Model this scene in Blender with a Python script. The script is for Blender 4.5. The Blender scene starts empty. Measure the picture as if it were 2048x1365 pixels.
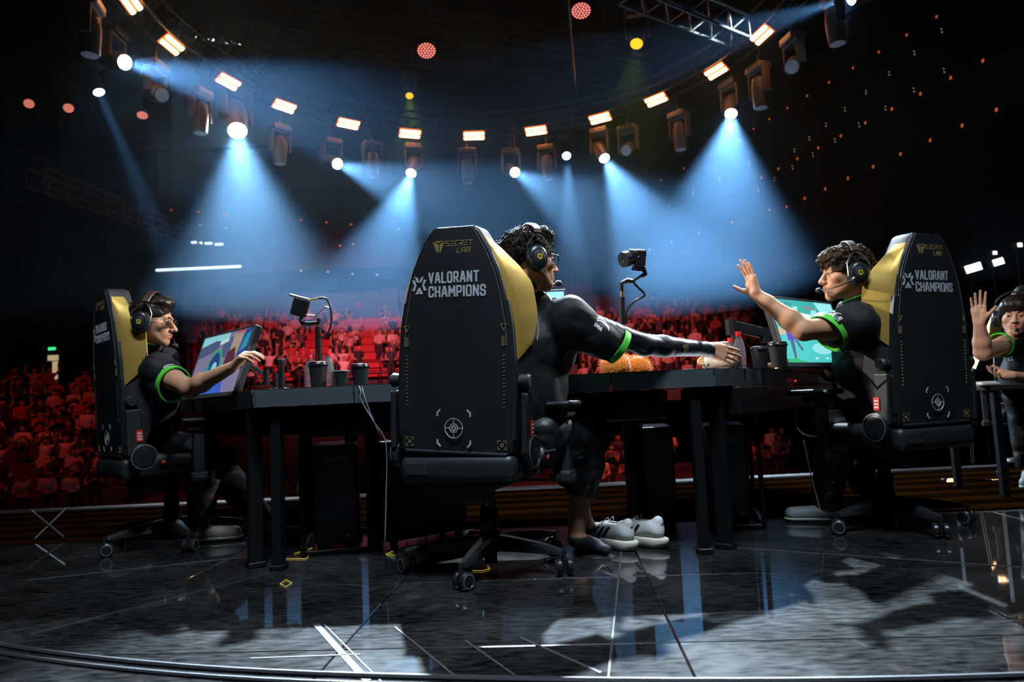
import bpy, bmesh, math, random
import numpy as np
from mathutils import Vector, Matrix, Quaternion, noise
R = math.radians
S = bpy.context.scene
COL = S.collection

# ------------------------------------------------------------------ camera
FPX, CAMZ = 1400.0, 0.655
ROLL, PITCH = R(2.65), math.atan((806 - 682.5) / FPX)
_f = Vector((0, math.cos(PITCH), math.sin(PITCH)))
_u0 = Vector((1, 0, 0)).cross(_f)
CR = Vector((1, 0, 0)) * math.cos(ROLL) - _u0 * math.sin(ROLL)
CU = Vector((1, 0, 0)) * math.sin(ROLL) + _u0 * math.cos(ROLL)
CP = Vector((0, 0, CAMZ))
cam = bpy.data.cameras.new('camera')
cam.sensor_width = 36.0
cam.lens = FPX / 2048 * 36
cam.clip_start, cam.clip_end = 0.05, 200
cam.dof.use_dof = True
cam.dof.focus_distance = 2.85
cam.dof.aperture_fstop = 3.2
camo = bpy.data.objects.new('camera', cam)
camo.matrix_world = Matrix(((CR.x, CU.x, -_f.x, CP.x), (CR.y, CU.y, -_f.y, CP.y), (CR.z, CU.z, -_f.z, CP.z), (0, 0, 0, 1)))
COL.objects.link(camo)
S.camera = camo

# ------------------------------------------------------------------ world, exposure, sampling quality
W = bpy.data.worlds.new('world')
S.world = W
W.use_nodes = True
W.node_tree.nodes['Background'].inputs[0].default_value = (0.35, 0.5, 1, 1)
W.node_tree.nodes['Background'].inputs[1].default_value = 0.0012
S.view_settings.view_transform = 'Standard'
S.view_settings.look = 'None'
S.view_settings.exposure = 0.0
S.view_settings.gamma = 1.0
S.view_settings.use_curve_mapping = False
cy = S.cycles
cy.use_denoising = True
try:
    cy.denoiser = 'OPENIMAGEDENOISE'
    cy.denoising_input_passes = 'RGB_ALBEDO_NORMAL'
except Exception:
    pass
cy.max_bounces = 6
cy.diffuse_bounces = 2
cy.glossy_bounces = 3
cy.transmission_bounces = 6
cy.transparent_max_bounces = 12
cy.volume_bounces = 0
cy.caustics_reflective = False
cy.caustics_refractive = False
cy.sample_clamp_indirect = 3.0
cy.sample_clamp_direct = 0.0
cy.use_light_tree = True
cy.use_adaptive_sampling = True
cy.adaptive_threshold = 0.02


def at(px, py, Y):
    """world point at distance Y (metres ahead of the camera) seen at photo position px, py"""
    d = _f + CR * ((px - 1024) / FPX) - CU * ((py - 682.5) / FPX)
    return CP + d * (Y / d.y)


def atz(px, py, z):
    d = _f + CR * ((px - 1024) / FPX) - CU * ((py - 682.5) / FPX)
    return CP + d * ((z - CAMZ) / d.z)


def lamp(name, kind, loc, energy, color, target=None, parent=None, **kw):
    l = bpy.data.lights.new(name, kind)
    l.energy = energy
    l.color = color
    for k, v in kw.items():
        setattr(l, k, v)
    o = bpy.data.objects.new(name, l)
    COL.objects.link(o)
    o.location = loc
    if target is not None:
        o.rotation_euler = (Vector(target) - Vector(loc)).to_track_quat('-Z', 'Y').to_euler()
    if parent is not None:
        o.parent = parent
    return o


# ------------------------------------------------------------------ large lights of the hall (stage wash and stand wash)
# stage wash hung high over the front of the stage, behind and above the camera
lamp('stage_wash', 'AREA', (0.3, 0.2, 6.8), 85, (0.72, 0.86, 1.0), (-0.1, 2.9, 0.9), shape='RECTANGLE', size=3.0, size_y=0.8, spread=R(60))
# side key lights on the players, hung left and right of the stage
for (src, tgt, e, c, sz) in (((5.4, 5.3, 4.7), (-1.6, 3.45, 1.02), 4200, (1.0, 0.93, 0.84), 13), ((4.6, 5.6, 4.8), (0.25, 2.85, 1.02), 2400, (0.92, 0.96, 1.0), 14),
                             ((-5.6, 4.9, 4.5), (1.55, 3.15, 1.08), 4200, (1.0, 0.92, 0.82), 14), ((-3.0, 1.2, 4.2), (2.85, 4.15, 0.98), 1300, (1.0, 0.90, 0.80), 8)):
    lamp('key_light', 'SPOT', src, e, c, tgt, spot_size=R(sz), spot_blend=0.6, shadow_soft_size=0.12)
# back lights over the middle of the stage: rims on the chairs and the pool of light at the front edge
for (sx, tx, e) in ((-1.8, -0.22, 27000), (1.9, 0.62, 27000)):
    lamp('back_light', 'SPOT', (sx, 9.4, 7.4), e, (0.66, 0.84, 1.0), (tx, 1.75, 0.0), spot_size=R(13), spot_blend=0.6, shadow_soft_size=0.10)
# red wash of the stands, hung behind the haze
lamp('stand_wash', 'SPOT', (-5, 21, 7.2), 7200, (1.0, 0.16, 0.19), (-8, 34, 3.0), spot_size=R(62), spot_blend=1.0, shadow_soft_size=0.4)
lamp('stand_wash', 'SPOT', (4.0, 21, 7.2), 4500, (1.0, 0.13, 0.14), (5, 34, 2.0), spot_size=R(60), spot_blend=1.0, shadow_soft_size=0.4)
lamp('stand_wash', 'SPOT', (-14.5, 18, 9.0), 950, (1.0, 0.06, 0.05), (-15.5, 26, 0.2), spot_size=R(70), spot_blend=1.0, shadow_soft_size=0.4)
lamp('stand_wash', 'SPOT', (2.8, 19.4, 6.5), 2200, (1.0, 0.10, 0.07), (3.6, 23.5, -1.6), spot_size=R(70), spot_blend=1.0, shadow_soft_size=0.4)

# ------------------------------------------------------------------ materials
MATS = {}


def mat(name, col=(0.5, 0.5, 0.5), rough=0.5, metal=0.0, emit=None, es=1.0, bump=0.0, bscale=60.0, var=0.0, vscale=8.0,
        spec=0.5, coat=0.0, trans=0.0, ior=1.45, alpha=1.0, sheen=0.0, objcol=False, attr=None, nosample=False, sss=0.0):
    if name in MATS:
        return MATS[name]
    m = bpy.data.materials.new(name)
    m.use_nodes = True
    nt = m.node_tree
    b = nt.nodes['Principled BSDF']
    I = b.inputs
    I['Base Color'].default_value = (*col, 1)
    I['Roughness'].default_value = rough
    I['Metallic'].default_value = metal
    I['Specular IOR Level'].default_value = spec
    I['Coat Weight'].default_value = coat
    I['Transmission Weight'].default_value = trans
    I['IOR'].default_value = ior
    I['Alpha'].default_value = alpha
    I['Sheen Weight'].default_value = sheen
    if sss:
        I['Subsurface Weight'].default_value = sss
        I['Subsurface Radius'].default_value = (0.012, 0.004, 0.002)
        I['Subsurface Scale'].default_value = 1.0
    if emit is not None:
        I['Emission Color'].default_value = (*emit, 1)
        I['Emission Strength'].default_value = es
    src = None
    if objcol:
        oi = nt.nodes.new('ShaderNodeObjectInfo')
        src = oi.outputs['Color']
    if attr:
        a = nt.nodes.new('ShaderNodeAttribute')
        a.attribute_name = attr
        src = a.outputs['Color']
    if var > 0 or bump > 0:
        tc = nt.nodes.new('ShaderNodeTexCoord')
    if var > 0:
        n = nt.nodes.new('ShaderNodeTexNoise')
        n.inputs['Scale'].default_value = vscale
        n.inputs['Detail'].default_value = 4
        nt.links.new(tc.outputs['Object'], n.inputs['Vector'])
        mr = nt.nodes.new('ShaderNodeMapRange')
        mr.inputs['To Min'].default_value = 1 - var
        mr.inputs['To Max'].default_value = 1 + var
        nt.links.new(n.outputs['Fac'], mr.inputs['Value'])
        mx = nt.nodes.new('ShaderNodeMix')
        mx.data_type = 'RGBA'
        mx.blend_type = 'MULTIPLY'
        mx.inputs['Factor'].default_value = 1
        mx.inputs['A'].default_value = (*col, 1)
        if src is not None:
            nt.links.new(src, mx.inputs['A'])
        nt.links.new(mr.outputs['Result'], mx.inputs['B'])
        src = mx.outputs['Result']
    if src is not None:
        nt.links.new(src, I['Base Color'])
    if bump > 0:
        n2 = nt.nodes.new('ShaderNodeTexNoise')
        n2.inputs['Scale'].default_value = bscale
        n2.inputs['Detail'].default_value = 3
        nt.links.new(tc.outputs['Object'], n2.inputs['Vector'])
        bp = nt.nodes.new('ShaderNodeBump')
        bp.inputs['Strength'].default_value = bump
        bp.inputs['Distance'].default_value = 0.01
        nt.links.new(n2.outputs['Fac'], bp.inputs['Height'])
        nt.links.new(bp.outputs['Normal'], I['Normal'])
    if nosample:
        m.cycles.emission_sampling = 'NONE'
    MATS[name] = m
    return m


mat('black_metal', (0.012, 0.013, 0.015), 0.38, 0.3)
mat('black_plastic', (0.012, 0.012, 0.013), 0.32)
mat('rig_metal', (0.05, 0.045, 0.04), 0.5, 0.6)
mat('fixture', (0.10, 0.085, 0.075), 0.45)
mat('truss', (0.22, 0.20, 0.17), 0.45, 0.7)
mat('hall_dark', (0.03, 0.03, 0.033), 0.85, var=0.3, vscale=0.7)
mat('hall_wall', (0.16, 0.15, 0.16), 0.85, var=0.2, vscale=0.6)
mat('ceiling_dark', (0.02, 0.021, 0.024), 0.8, var=0.3, vscale=0.5)
mat('chrome', (0.75, 0.75, 0.76), 0.18, 1.0)
mat('steel', (0.35, 0.36, 0.38), 0.35, 1.0)
mat('white_line', (0.55, 0.57, 0.6), 0.5)
mat('bar_core', (0.9, 0.5, 0.3), 0.5, emit=(1.0, 0.40, 0.15), es=24.0)
mat('bar_rim', (0.4, 0.1, 0.02), 0.5, emit=(1.0, 0.14, 0.02), es=0.7, nosample=True)
mat('lens_white', (0.8, 0.9, 1), 0.3, emit=(0.72, 0.86, 1.0), es=30.0, nosample=True)
mat('lens_flare', (0.8, 0.9, 1), 0.3, emit=(0.85, 0.93, 1.0), es=220.0, nosample=True)
mat('lens_dim', (0.6, 0.7, 0.8), 0.2, emit=(0.6, 0.75, 1.0), es=0.03, nosample=True)
mat('lens_yellow', (0.8, 0.7, 0.1), 0.3, emit=(1.0, 0.72, 0.01), es=1.0, nosample=True)
mat('led_red', (0.8, 0.1, 0.1), 0.3, emit=(1.0, 0.42, 0.36), es=1.3, nosample=True)
mat('led_red_base', (0.3, 0.03, 0.03), 0.4, emit=(1.0, 0.05, 0.04), es=0.22, nosample=True)


# ------------------------------------------------------------------ mesh helpers
class MB:
    def __init__(s):
        s.v = []; s.f = []; s.m = []; s.cm = 0

    def add(s, vs, fs):
        o = len(s.v)
        s.v += [tuple(p) for p in vs]
        s.f += [tuple(i + o for i in q) for q in fs]
        s.m += [s.cm] * len(fs)
        return s

    def box(s, c, d, rot=None, taper=1.0):
        hx, hy, hz = d[0] / 2, d[1] / 2, d[2] / 2
        vs = []
        for z in (-1, 1):
            t = taper if z > 0 else 1.0
            for x, y in ((-1, -1), (1, -1), (1, 1), (-1, 1)):
                vs.append(Vector((x * hx * t, y * hy * t, z * hz)))
        if rot is not None:
            q = rot if isinstance(rot, (Quaternion, Matrix)) else Matrix.Rotation(rot, 3, 'Z')
            vs = [q @ p for p in vs]
        c = Vector(c)
        return s.add([p + c for p in vs], [(3, 2, 1, 0), (4, 5, 6, 7), (0, 1, 5, 4), (1, 2, 6, 5), (2, 3, 7, 6), (3, 0, 4, 7)])

    def rbox(s, c, d, r=0.01, rot=None, seg=2):
        """box with rounded edges (bmesh bevel)"""
        bm = bmesh.new()
        bmesh.ops.create_cube(bm, size=1)
        bmesh.ops.scale(bm, vec=d, verts=bm.verts)
        bmesh.ops.bevel(bm, geom=bm.edges[:], offset=min(r, min(d) * 0.49), segments=seg, affect='EDGES', profile=0.5)
        q = None
        if rot is not None:
            q = rot if isinstance(rot, (Quaternion, Matrix)) else Matrix.Rotation(rot, 3, 'Z')
        bm.verts.index_update()
        c = Vector(c)
        vs = [(q @ v.co if q is not None else v.co) + c for v in bm.verts]
        s.add(vs, [tuple(v.index for v in f.verts) for f in bm.faces])
        bm.free()
        return s

    def tube(s, pts, r, n=8, cap=True, closed=False):
        pts = [Vector(p) for p in pts]
        rs = r if isinstance(r, (list, tuple)) else [r] * len(pts)
        N = len(pts)
        rings = []
        up = None
        for i, p in enumerate(pts):
            if closed:
                t = (pts[(i + 1) % N] - pts[i - 1])
            else:
                t = pts[min(i + 1, N - 1)] - pts[max(i - 1, 0)]
            t = t.normalized() if t.length > 1e-9 else Vector((0, 0, 1))
            if up is None:
                up = Vector((0, 0, 1)) if abs(t.z) < 0.9 else Vector((1, 0, 0))
            a = t.cross(up)
            if a.length < 1e-6:
                a = t.cross(Vector((1, 0.3, 0.1)))
            a.normalize()
            b = a.cross(t).normalized()
            up = b
            rings.append([p + (a * math.cos(2 * math.pi * k / n) + b * math.sin(2 * math.pi * k / n)) * rs[i] for k in range(n)])
        vs = [q for rg in rings for q in rg]
        fs = []
        for i in range(N if closed else N - 1):
            j = (i + 1) % N
            for k in range(n):
                l = (k + 1) % n
                fs.append((i * n + k, j * n + k, j * n + l, i * n + l))
        if cap and not closed:
            fs.append(tuple(range(n)))
            fs.append(tuple((N - 1) * n + k for k in reversed(range(n))))
        return s.add(vs, fs)

    def cyl(s, a, b, r, r2=None, n=16):
        return s.tube([a, b], [r, r if r2 is None else r2], n)

    def lathe(s, prof, c=(0, 0, 0), n=24, q=None, cap=True):
        """prof: list of (radius, z); revolved about z, rotated by q, moved to c"""
        c = Vector(c)
        vs = []
        for rr, z in prof:
            for k in range(n):
                p = Vector((rr * math.cos(2 * math.pi * k / n), rr * math.sin(2 * math.pi * k / n), z))
                vs.append((q @ p if q is not None else p) + c)
        fs = []
        for i in range(len(prof) - 1):
            for k in range(n):
                l = (k + 1) % n
                fs.append((i * n + k, i * n + l, (i + 1) * n + l, (i + 1) * n + k))
        if cap:
            fs.append(tuple(reversed(range(n))))
            fs.append(tuple((len(prof) - 1) * n + k for k in range(n)))
        return s.add(vs, fs)

    def prism(s, poly, d, M=None):
        """polygon in the xy plane extruded from 0 to d along z, moved by the 4x4 matrix M"""
        n = len(poly)
        vs = [Vector((x, y, 0)) for x, y in poly] + [Vector((x, y, d)) for x, y in poly]
        if M is not None:
            vs = [M @ p for p in vs]
        fs = [tuple(reversed(range(n))), tuple(range(n, 2 * n))]
        for i in range(n):
            j = (i + 1) % n
            fs.append((i, j, j + n, i + n))
        return s.add(vs, fs)

    def sphere(s, c, r, nu=12, nv=8, q=None):
        rx, ry, rz = r if isinstance(r, (list, tuple)) else (r, r, r)
        c = Vector(c)
        vs = [Vector((0, 0, rz))]
        for i in range(1, nv):
            t = math.pi * i / nv
            for k in range(nu):
                p = 2 * math.pi * k / nu
                vs.append(Vector((rx * math.sin(t) * math.cos(p), ry * math.sin(t) * math.sin(p), rz * math.cos(t))))
        vs.append(Vector((0, 0, -rz)))
        if q is not None:
            vs = [q @ p for p in vs]
        fs = []
        for k in range(nu):
            l = (k + 1) % nu
            fs.append((0, 1 + k, 1 + l))
            for i in range(nv - 2):
                a = 1 + i * nu
                fs.append((a + k, a + nu + k, a + nu + l, a + l))
            a = 1 + (nv - 2) * nu
            fs.append((a + k, len(vs) - 1, a + l))
        return s.add([p + c for p in vs], fs)

    def grid(s, rows, closed=False):
        """rows: list of equal-length point lists"""
        n = len(rows[0])
        fs = []
        for i in range(len(rows) - 1):
            for k in range(n if closed else n - 1):
                l = (k + 1) % n
                fs.append((i * n + k, i * n + l, (i + 1) * n + l, (i + 1) * n + k))
        return s.add([p for r_ in rows for p in r_], fs)

    def mesh(s, name, mats):
        me = bpy.data.meshes.new(name)
        me.from_pydata(s.v, [], s.f)
        for m in (mats if isinstance(mats, (list, tuple)) else [mats]):
            me.materials.append(MATS[m] if isinstance(m, str) else m)
        if any(s.m):
            me.polygons.foreach_set('material_index', s.m)
        me.validate()
        me.update()
        return me

    def build(s, name, mats, parent=None, smooth=None, loc=None, rot=None):
        me = s.mesh(name, mats)
        if smooth:
            shade(me, smooth)
        return obj(name, me, parent, loc, rot)


def shade(me, ang=40):
    me.polygons.foreach_set('use_smooth', [True] * len(me.polygons))
    try:
        me.set_sharp_from_angle(angle=R(ang))
    except Exception:
        pass


def obj(name, data, parent=None, loc=None, rot=None):
    o = bpy.data.objects.new(name, data)
    COL.objects.link(o)
    if loc is not None:
        o.location = loc
    if rot is not None:
        if isinstance(rot, Quaternion):
            o.rotation_mode = 'QUATERNION'
            o.rotation_quaternion = rot
        elif isinstance(rot, (int, float)):
            o.rotation_euler = (0, 0, rot)
        else:
            o.rotation_euler = rot
    if parent is not None:
        o.parent = parent
    return o


def tag(o, label, cat, group=None, kind=None):
    o['label'] = label
    o['category'] = cat
    if group:
        o['group'] = group
    if kind:
        o['kind'] = kind
    return o


def thing(name, label, cat, loc=(0, 0, 0), rot=None, group=None):
    return tag(obj(name, None, None, loc, rot), label, cat, group)


def struct(o, label=None):
    o['kind'] = 'structure'
    if label:
        o['label'] = label
    return o


def copy_tree(o, parent=None):
    c = o.copy()
    COL.objects.link(c)
    c.parent = parent
    for ch in list(o.children):
        copy_tree(ch, c)
    return c


def bez(pts, n=8):
    """smooth Catmull-Rom polyline through pts"""
    pts = [Vector(p) for p in pts]
    out = []
    for i in range(len(pts) - 1):
        p0, p1, p2, p3 = pts[max(i - 1, 0)], pts[i], pts[i + 1], pts[min(i + 2, len(pts) - 1)]
        for k in range(n):
            t = k / n
            out.append(0.5 * ((2 * p1) + (p2 - p0) * t + (2 * p0 - 5 * p1 + 4 * p2 - p3) * t * t + (3 * p1 - p0 - 3 * p2 + p3) * t ** 3))
    out.append(pts[-1])
    return out

# ------------------------------------------------------------------ the hall: floor, stands, walls
def floor_material():
    m = bpy.data.materials.new('stage_gloss')
    m.use_nodes = True
    nt = m.node_tree
    b = nt.nodes['Principled BSDF']
    tc = nt.nodes.new('ShaderNodeTexCoord')
    mp = nt.nodes.new('ShaderNodeMapping')
    mp.inputs['Scale'].default_value = (3.0, 10, 1)
    mp.inputs['Rotation'].default_value = (0, 0, 0.35)
    nt.links.new(tc.outputs['Object'], mp.inputs['Vector'])
    n = nt.nodes.new('ShaderNodeTexNoise')
    n.inputs['Scale'].default_value = 5.5
    n.inputs['Detail'].default_value = 6
    nt.links.new(mp.outputs['Vector'], n.inputs['Vector'])
    n2 = nt.nodes.new('ShaderNodeTexNoise')
    n2.inputs['Scale'].default_value = 2.2
    n2.inputs['Detail'].default_value = 5
    nt.links.new(tc.outputs['Object'], n2.inputs['Vector'])
    ad = nt.nodes.new('ShaderNodeMath')
    ad.operation = 'MULTIPLY'
    nt.links.new(n.outputs['Fac'], ad.inputs[0])
    nt.links.new(n2.outputs['Fac'], ad.inputs[1])
    # worn, finely scratched plastic under a clear top layer
    mr = nt.nodes.new('ShaderNodeMapRange')
    mr.inputs['From Min'].default_value = 0.12
    mr.inputs['From Max'].default_value = 0.42
    mr.inputs['To Min'].default_value = 0.24
    mr.inputs['To Max'].default_value = 0.46
    nt.links.new(ad.outputs[0], mr.inputs['Value'])
    nt.links.new(mr.outputs['Result'], b.inputs['Roughness'])
    cr = nt.nodes.new('ShaderNodeMapRange')
    cr.inputs['From Min'].default_value = 0.14
    cr.inputs['From Max'].default_value = 0.42
    cr.inputs['To Min'].default_value = 0.002
    cr.inputs['To Max'].default_value = 0.042
    nt.links.new(ad.outputs[0], cr.inputs['Value'])
    cc_ = nt.nodes.new('ShaderNodeCombineColor')
    for k_ in range(3):
        nt.links.new(cr.outputs['Result'], cc_.inputs[k_])
    nt.links.new(cc_.outputs[0], b.inputs['Base Color'])
    b.inputs['Specular IOR Level'].default_value = 0.08
    b.inputs['Coat Weight'].default_value = 1.0
    b.inputs['Coat Roughness'].default_value = 0.035
    b.inputs['Coat IOR'].default_value = 1.55
    bp = nt.nodes.new('ShaderNodeBump')
    bp.inputs['Strength'].default_value = 0.035
    bp.inputs['Distance'].default_value = 0.004
    nt.links.new(n.outputs['Fac'], bp.inputs['Height'])
    nt.links.new(bp.outputs['Normal'], b.inputs['Normal'])
    MATS['stage_gloss'] = m


floor_material()
mat('stage_base', (0.10, 0.10, 0.11), 0.6)
mat('deck_warm', (0.006, 0.0025, 0.0009), 0.6, spec=0.0, var=0.6, vscale=3, bump=0.1, bscale=40)
mat('deck_reflection', (0.020, 0.0065, 0.0014), 0.6, spec=0.0, var=0.4, vscale=3)  # orange planks carry the red stands' reflection as base colour
mat('stage_lip', (0.05, 0.038, 0.038), 0.5, var=0.3, vscale=6)
mat('concrete', (0.10, 0.09, 0.09), 0.8, var=0.25, vscale=1.0)
mat('seat_red', (0.45, 0.03, 0.04), 0.6)
mat('rail', (0.03, 0.03, 0.035), 0.5, 0.5)
mat('exit_green', (0.05, 0.6, 0.2), 0.5, emit=(0.05, 1.0, 0.32), es=1.2)
mat('door_glow', (0.6, 0.5, 0.35), 0.5, emit=(1.0, 0.78, 0.45), es=0.42)
mat('strip_white', (0.8, 0.9, 1), 0.5, emit=(0.62, 0.8, 1.0), es=1.6)
mat('glint_orange', (0.8, 0.3, 0.1), 0.5, emit=(1.0, 0.22, 0.06), es=0.40, nosample=True)  # glints on the seat fittings, given a glow of their own
mat('glint_white', (0.8, 0.7, 0.6), 0.5, emit=(0.9, 0.75, 0.55), es=0.22, nosample=True)

# stage floor: glossy plates laid over a base with open joints; the radial joints run to a point ahead of the camera
ARENA_Z = -2.4
stage = struct(MB().box((0, 3.35, -0.045), (14, 4.1, 0.05)).build('floor', 'stage_base'), 'black glossy stage floor of large plates with pale joints')
rows_y = [1.35, 1.83, 2.62, 3.66]
ROT = R(-4)


def plate(x0, x1, y0, y1, a):
    g = 0.0035
    d = (x1 - x0 - g, y1 - y0 - g, 0.02)
    c = Vector(((x0 + x1) / 2, (y0 + y1) / 2, -0.0101))
    return MB().rbox((0, 0, 0), d, 0.0025, seg=1).build('floor_tile', 'stage_gloss', stage, loc=(Matrix.Rotation(a, 3, 'Z') @ c), rot=a)


for i in range(-6, 7):
    xo = 0.27
    for (ya, yb, off) in ((1.3, 1.95, 0.0), (1.95, 2.66, 0.0), (2.66, 3.74, 0.0)):
        plate(xo + i * 0.92, xo + (i + 1) * 0.92, ya, yb, ROT)
# curved metal edge of the stage riser close to the camera
mat('edge_metal', (0.10, 0.10, 0.11), 0.45, 0.6)
rim = MB()
edge_pts = [(-3.2, 3.2), (-1.95, 2.36), (-1.01, 1.94), (-0.04, 1.72), (1.0, 1.61), (2.1, 1.66), (3.4, 2.0)]
rim.tube(bez([(x, y, 0.005) for x, y in edge_pts], 8), 0.007, 6)
struct(rim.build('trim_1', 'edge_metal'), 'curved metal edge strip of the stage')
rim = MB()
rim.tube(bez([(x, y - 0.05, 0.004) for x, y in edge_pts], 8), 0.006, 6)
struct(rim.build('trim_3', 'edge_metal'), 'second curved metal strip along the stage edge')
# lower deck beyond the desks, warm reflections coloured into its planks
deck = struct(MB().box((0.3, 4.55, -0.08), (16, 1.7, 0.06)).build('floor_deck', 'stage_base'), 'brown deck beyond the desks with orange reflections coloured into its planks')
for k in range(12):
    y0 = 3.72 + k * 0.137
    MB().rbox((0.3, y0 + 0.0685, -0.03), (16, 0.132, 0.05), 0.004, seg=1).build('plank', 'deck_warm' if k % 2 else 'deck_reflection', deck)
struct(MB().rbox((0.3, 5.46, -0.03), (16, 0.14, 0.07), 0.01).build('trim_2', 'stage_lip'), 'pale edge lip of the stage deck')
struct(MB().box((0, 19, ARENA_Z - 0.1), (70, 46, 0.2)).build('floor_arena', 'concrete'), 'dark arena floor below the stage')

# walls and upper tiers
struct(MB().box((-2, 41, 5), (50, 0.4, 14)).build('wall_back', 'hall_wall'), 'dim purple grey rear wall of the arena')
fas = MB()
fas.box((-5.0, 35.0, 10.6), (24, 3.0, 6.2))
up_tier = struct(fas.build('wall_upper_back', 'hall_dark'), 'dark upper tier hanging over the rear stand')
dirw = Vector((-0.26, 0.966, 0))
nrm = Vector((-0.966, -0.26, 0))
wa = Vector((11.3, 16.3, 0)) - dirw * 12
wb = wa + dirw * 38
tier = MB()
out = Vector((0.966, 0.26, 0))
p = [wa, wb]
vs = []
for q in p:
    for (o, z) in ((0.0, 6.75), (0.35, 8.4), (1.1, 10.6), (2.4, 13.2), (8, 17.5), (8, 6.75)):
        vs.append(q + out * o + Vector((0, 0, z)))
tier.add(vs, [(0, 1, 7, 6), (1, 2, 8, 7), (2, 3, 9, 8), (3, 4, 10, 9), (0, 6, 11, 5), (0, 5, 4, 3, 2, 1), (6, 7, 8, 9, 10, 11)])
right_tier = struct(tier.build('wall_upper_side', 'hall_dark'), 'dark raked upper tier with small glowing seat glints')
lw = MB()
lw.add([wa + out * 9.0 + Vector((0, 0, -2.4)), wb + out * 9.0 + Vector((0, 0, -2.4)), wb + out * 9.0 + Vector((0, 0, 6.75)), wa + out * 9.0 + Vector((0, 0, 6.75))], [(0, 1, 2, 3)])
lw.add([wa + out * 9.3 + Vector((0, 0, -2.4)), wb + out * 9.3 + Vector((0, 0, -2.4)), wb + out * 9.3 + Vector((0, 0, 6.75)), wa + out * 9.3 + Vector((0, 0, 6.75))], [(3, 2, 1, 0)])
struct(lw.build('wall_side', 'hall_dark'), 'dim lower wall along the side of the arena')
struct(MB().box((-24, 20, 6), (0.5, 44, 16)).build('wall_left', 'hall_dark'), 'black side wall of the arena')
struct(MB().box((0, 18, 17.8), (60, 50, 0.3)).build('ceiling', 'ceiling_dark'), 'black arena ceiling')
# pillars of the rear wall
for px, w in ((340, 1.3), (1120, 1.6), (780, 1.0)):
    c = at(px, 620, 40)
    struct(MB().rbox((c.x, 40.4, 3.2), (w, 0.8, 9.6), 0.05, seg=1).build('pillar', 'hall_wall'))
# dark panels high on the rear wall
for (x0, x1, y0, y1) in ((560, 680, 540, 585), (400, 525, 500, 570), (820, 1000, 540, 610)):
    a, b = at(x0, y1, 40.5), at(x1, y0, 40.5)
    struct(MB().rbox(((a.x + b.x) / 2, 40.6, (a.z + b.z) / 2), (b.x - a.x, 0.25, b.z - a.z), 0.04, seg=1).build('wall_panel', 'hall_dark'))
c = at(1290, 637, 40.2)
tag(MB().rbox((c.x, 40.735, c.z - 0.4), (0.9, 0.12, 2.2), 0.02, seg=1).build('banner', 'seat_red'), 'red rectangular banner hanging on the rear wall', 'banner')
c = at(712, 609, 40.2)
tag(MB().rbox((c.x, 40.735, c.z), (0.3, 0.12, 0.36), 0.02, seg=1).build('fire_alarm_box', 'seat_red'), 'small red box high on the rear wall', 'wall box')

# seat glints of the raked tier, built as glowing blocks in rows
row_spec = [((1508, 258), (1874, 34), 9, 'glint_orange', 0.042), ((1524, 356), (1967, 122), 10, 'glint_orange', 0.046), ((1574, 414), (1994, 220), 9, 'glint_orange', 0.046),
            ((1518, 382), (1890, 145), 9, 'glint_white', 0.022), ((1590, 304), (1885, 65), 8, 'glint_white', 0.022), ((1670, 403), (2010, 255), 8, 'glint_white', 0.024),
            ((1250, 398), (1480, 280), 6, 'glint_orange', 0.045), ((1265, 450), (1500, 330), 6, 'glint_white', 0.028), ((1300, 500), (1540, 420), 5, 'glint_orange', 0.04)]


def on_tier(px, py):
    """where the sight line meets the raked tier (profile of the tier swept along the wall)"""
    prof = [(0.0, 6.75), (0.35, 8.4), (1.1, 10.6), (2.4, 13.2), (8, 17.5)]
    d = at(px, py, 1.0) - CP
    best = None
    for (o0, z0), (o1, z1) in zip(prof[:-1], prof[1:]):
        p0 = wa + out * o0 + Vector((0, 0, z0))
        e = out * (o1 - o0) + Vector((0, 0, z1 - z0))
        n_ = dirw.cross(e)
        t = (p0 - CP).dot(n_) / d.dot(n_)
        q = CP + d * t
        if t > 0 and z0 - 0.01 <= q.z <= z1 + 0.01:
            best = (q, n_.normalized())
            break
    return best


me_cache = {}
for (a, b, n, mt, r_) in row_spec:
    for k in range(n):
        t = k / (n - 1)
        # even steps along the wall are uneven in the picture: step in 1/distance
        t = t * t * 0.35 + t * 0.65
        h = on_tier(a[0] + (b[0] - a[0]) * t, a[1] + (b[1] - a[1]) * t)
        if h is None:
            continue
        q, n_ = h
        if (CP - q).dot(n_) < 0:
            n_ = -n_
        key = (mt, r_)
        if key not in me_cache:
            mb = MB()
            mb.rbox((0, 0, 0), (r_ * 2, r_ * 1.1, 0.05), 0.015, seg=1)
            if mt == 'glint_white':
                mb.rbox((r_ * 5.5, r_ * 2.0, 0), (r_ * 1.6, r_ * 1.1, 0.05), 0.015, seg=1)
            me_cache[key] = mb.mesh('seat_glint', mt)
        obj('seat_glint', me_cache[key], right_tier, q + n_ * 0.02, n_.to_track_quat('Z', 'X'))
for (px, py, mt) in ((343, 420, 'glint_orange'), (396, 424, 'glint_orange'), (448, 428, 'glint_orange'), (602, 440, 'glint_orange'), (653, 445, 'glint_orange'), (702, 449, 'glint_orange'), (797, 458, 'glint_orange'),
                     (680, 492, 'glint_orange'), (706, 488, 'glint_orange'), (602, 542, 'glint_white'), (656, 544, 'glint_white'), (705, 548, 'glint_white'), (754, 550, 'glint_white'), (400, 451, 'glint_white'), (452, 456, 'glint_white')):
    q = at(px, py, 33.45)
    MB().rbox((0, 0, 0), (0.11, 0.08, 0.07), 0.02, seg=1).build('seat_glint', mt, up_tier, loc=q)  # glints on the rear tier, glowing blocks as well
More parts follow.
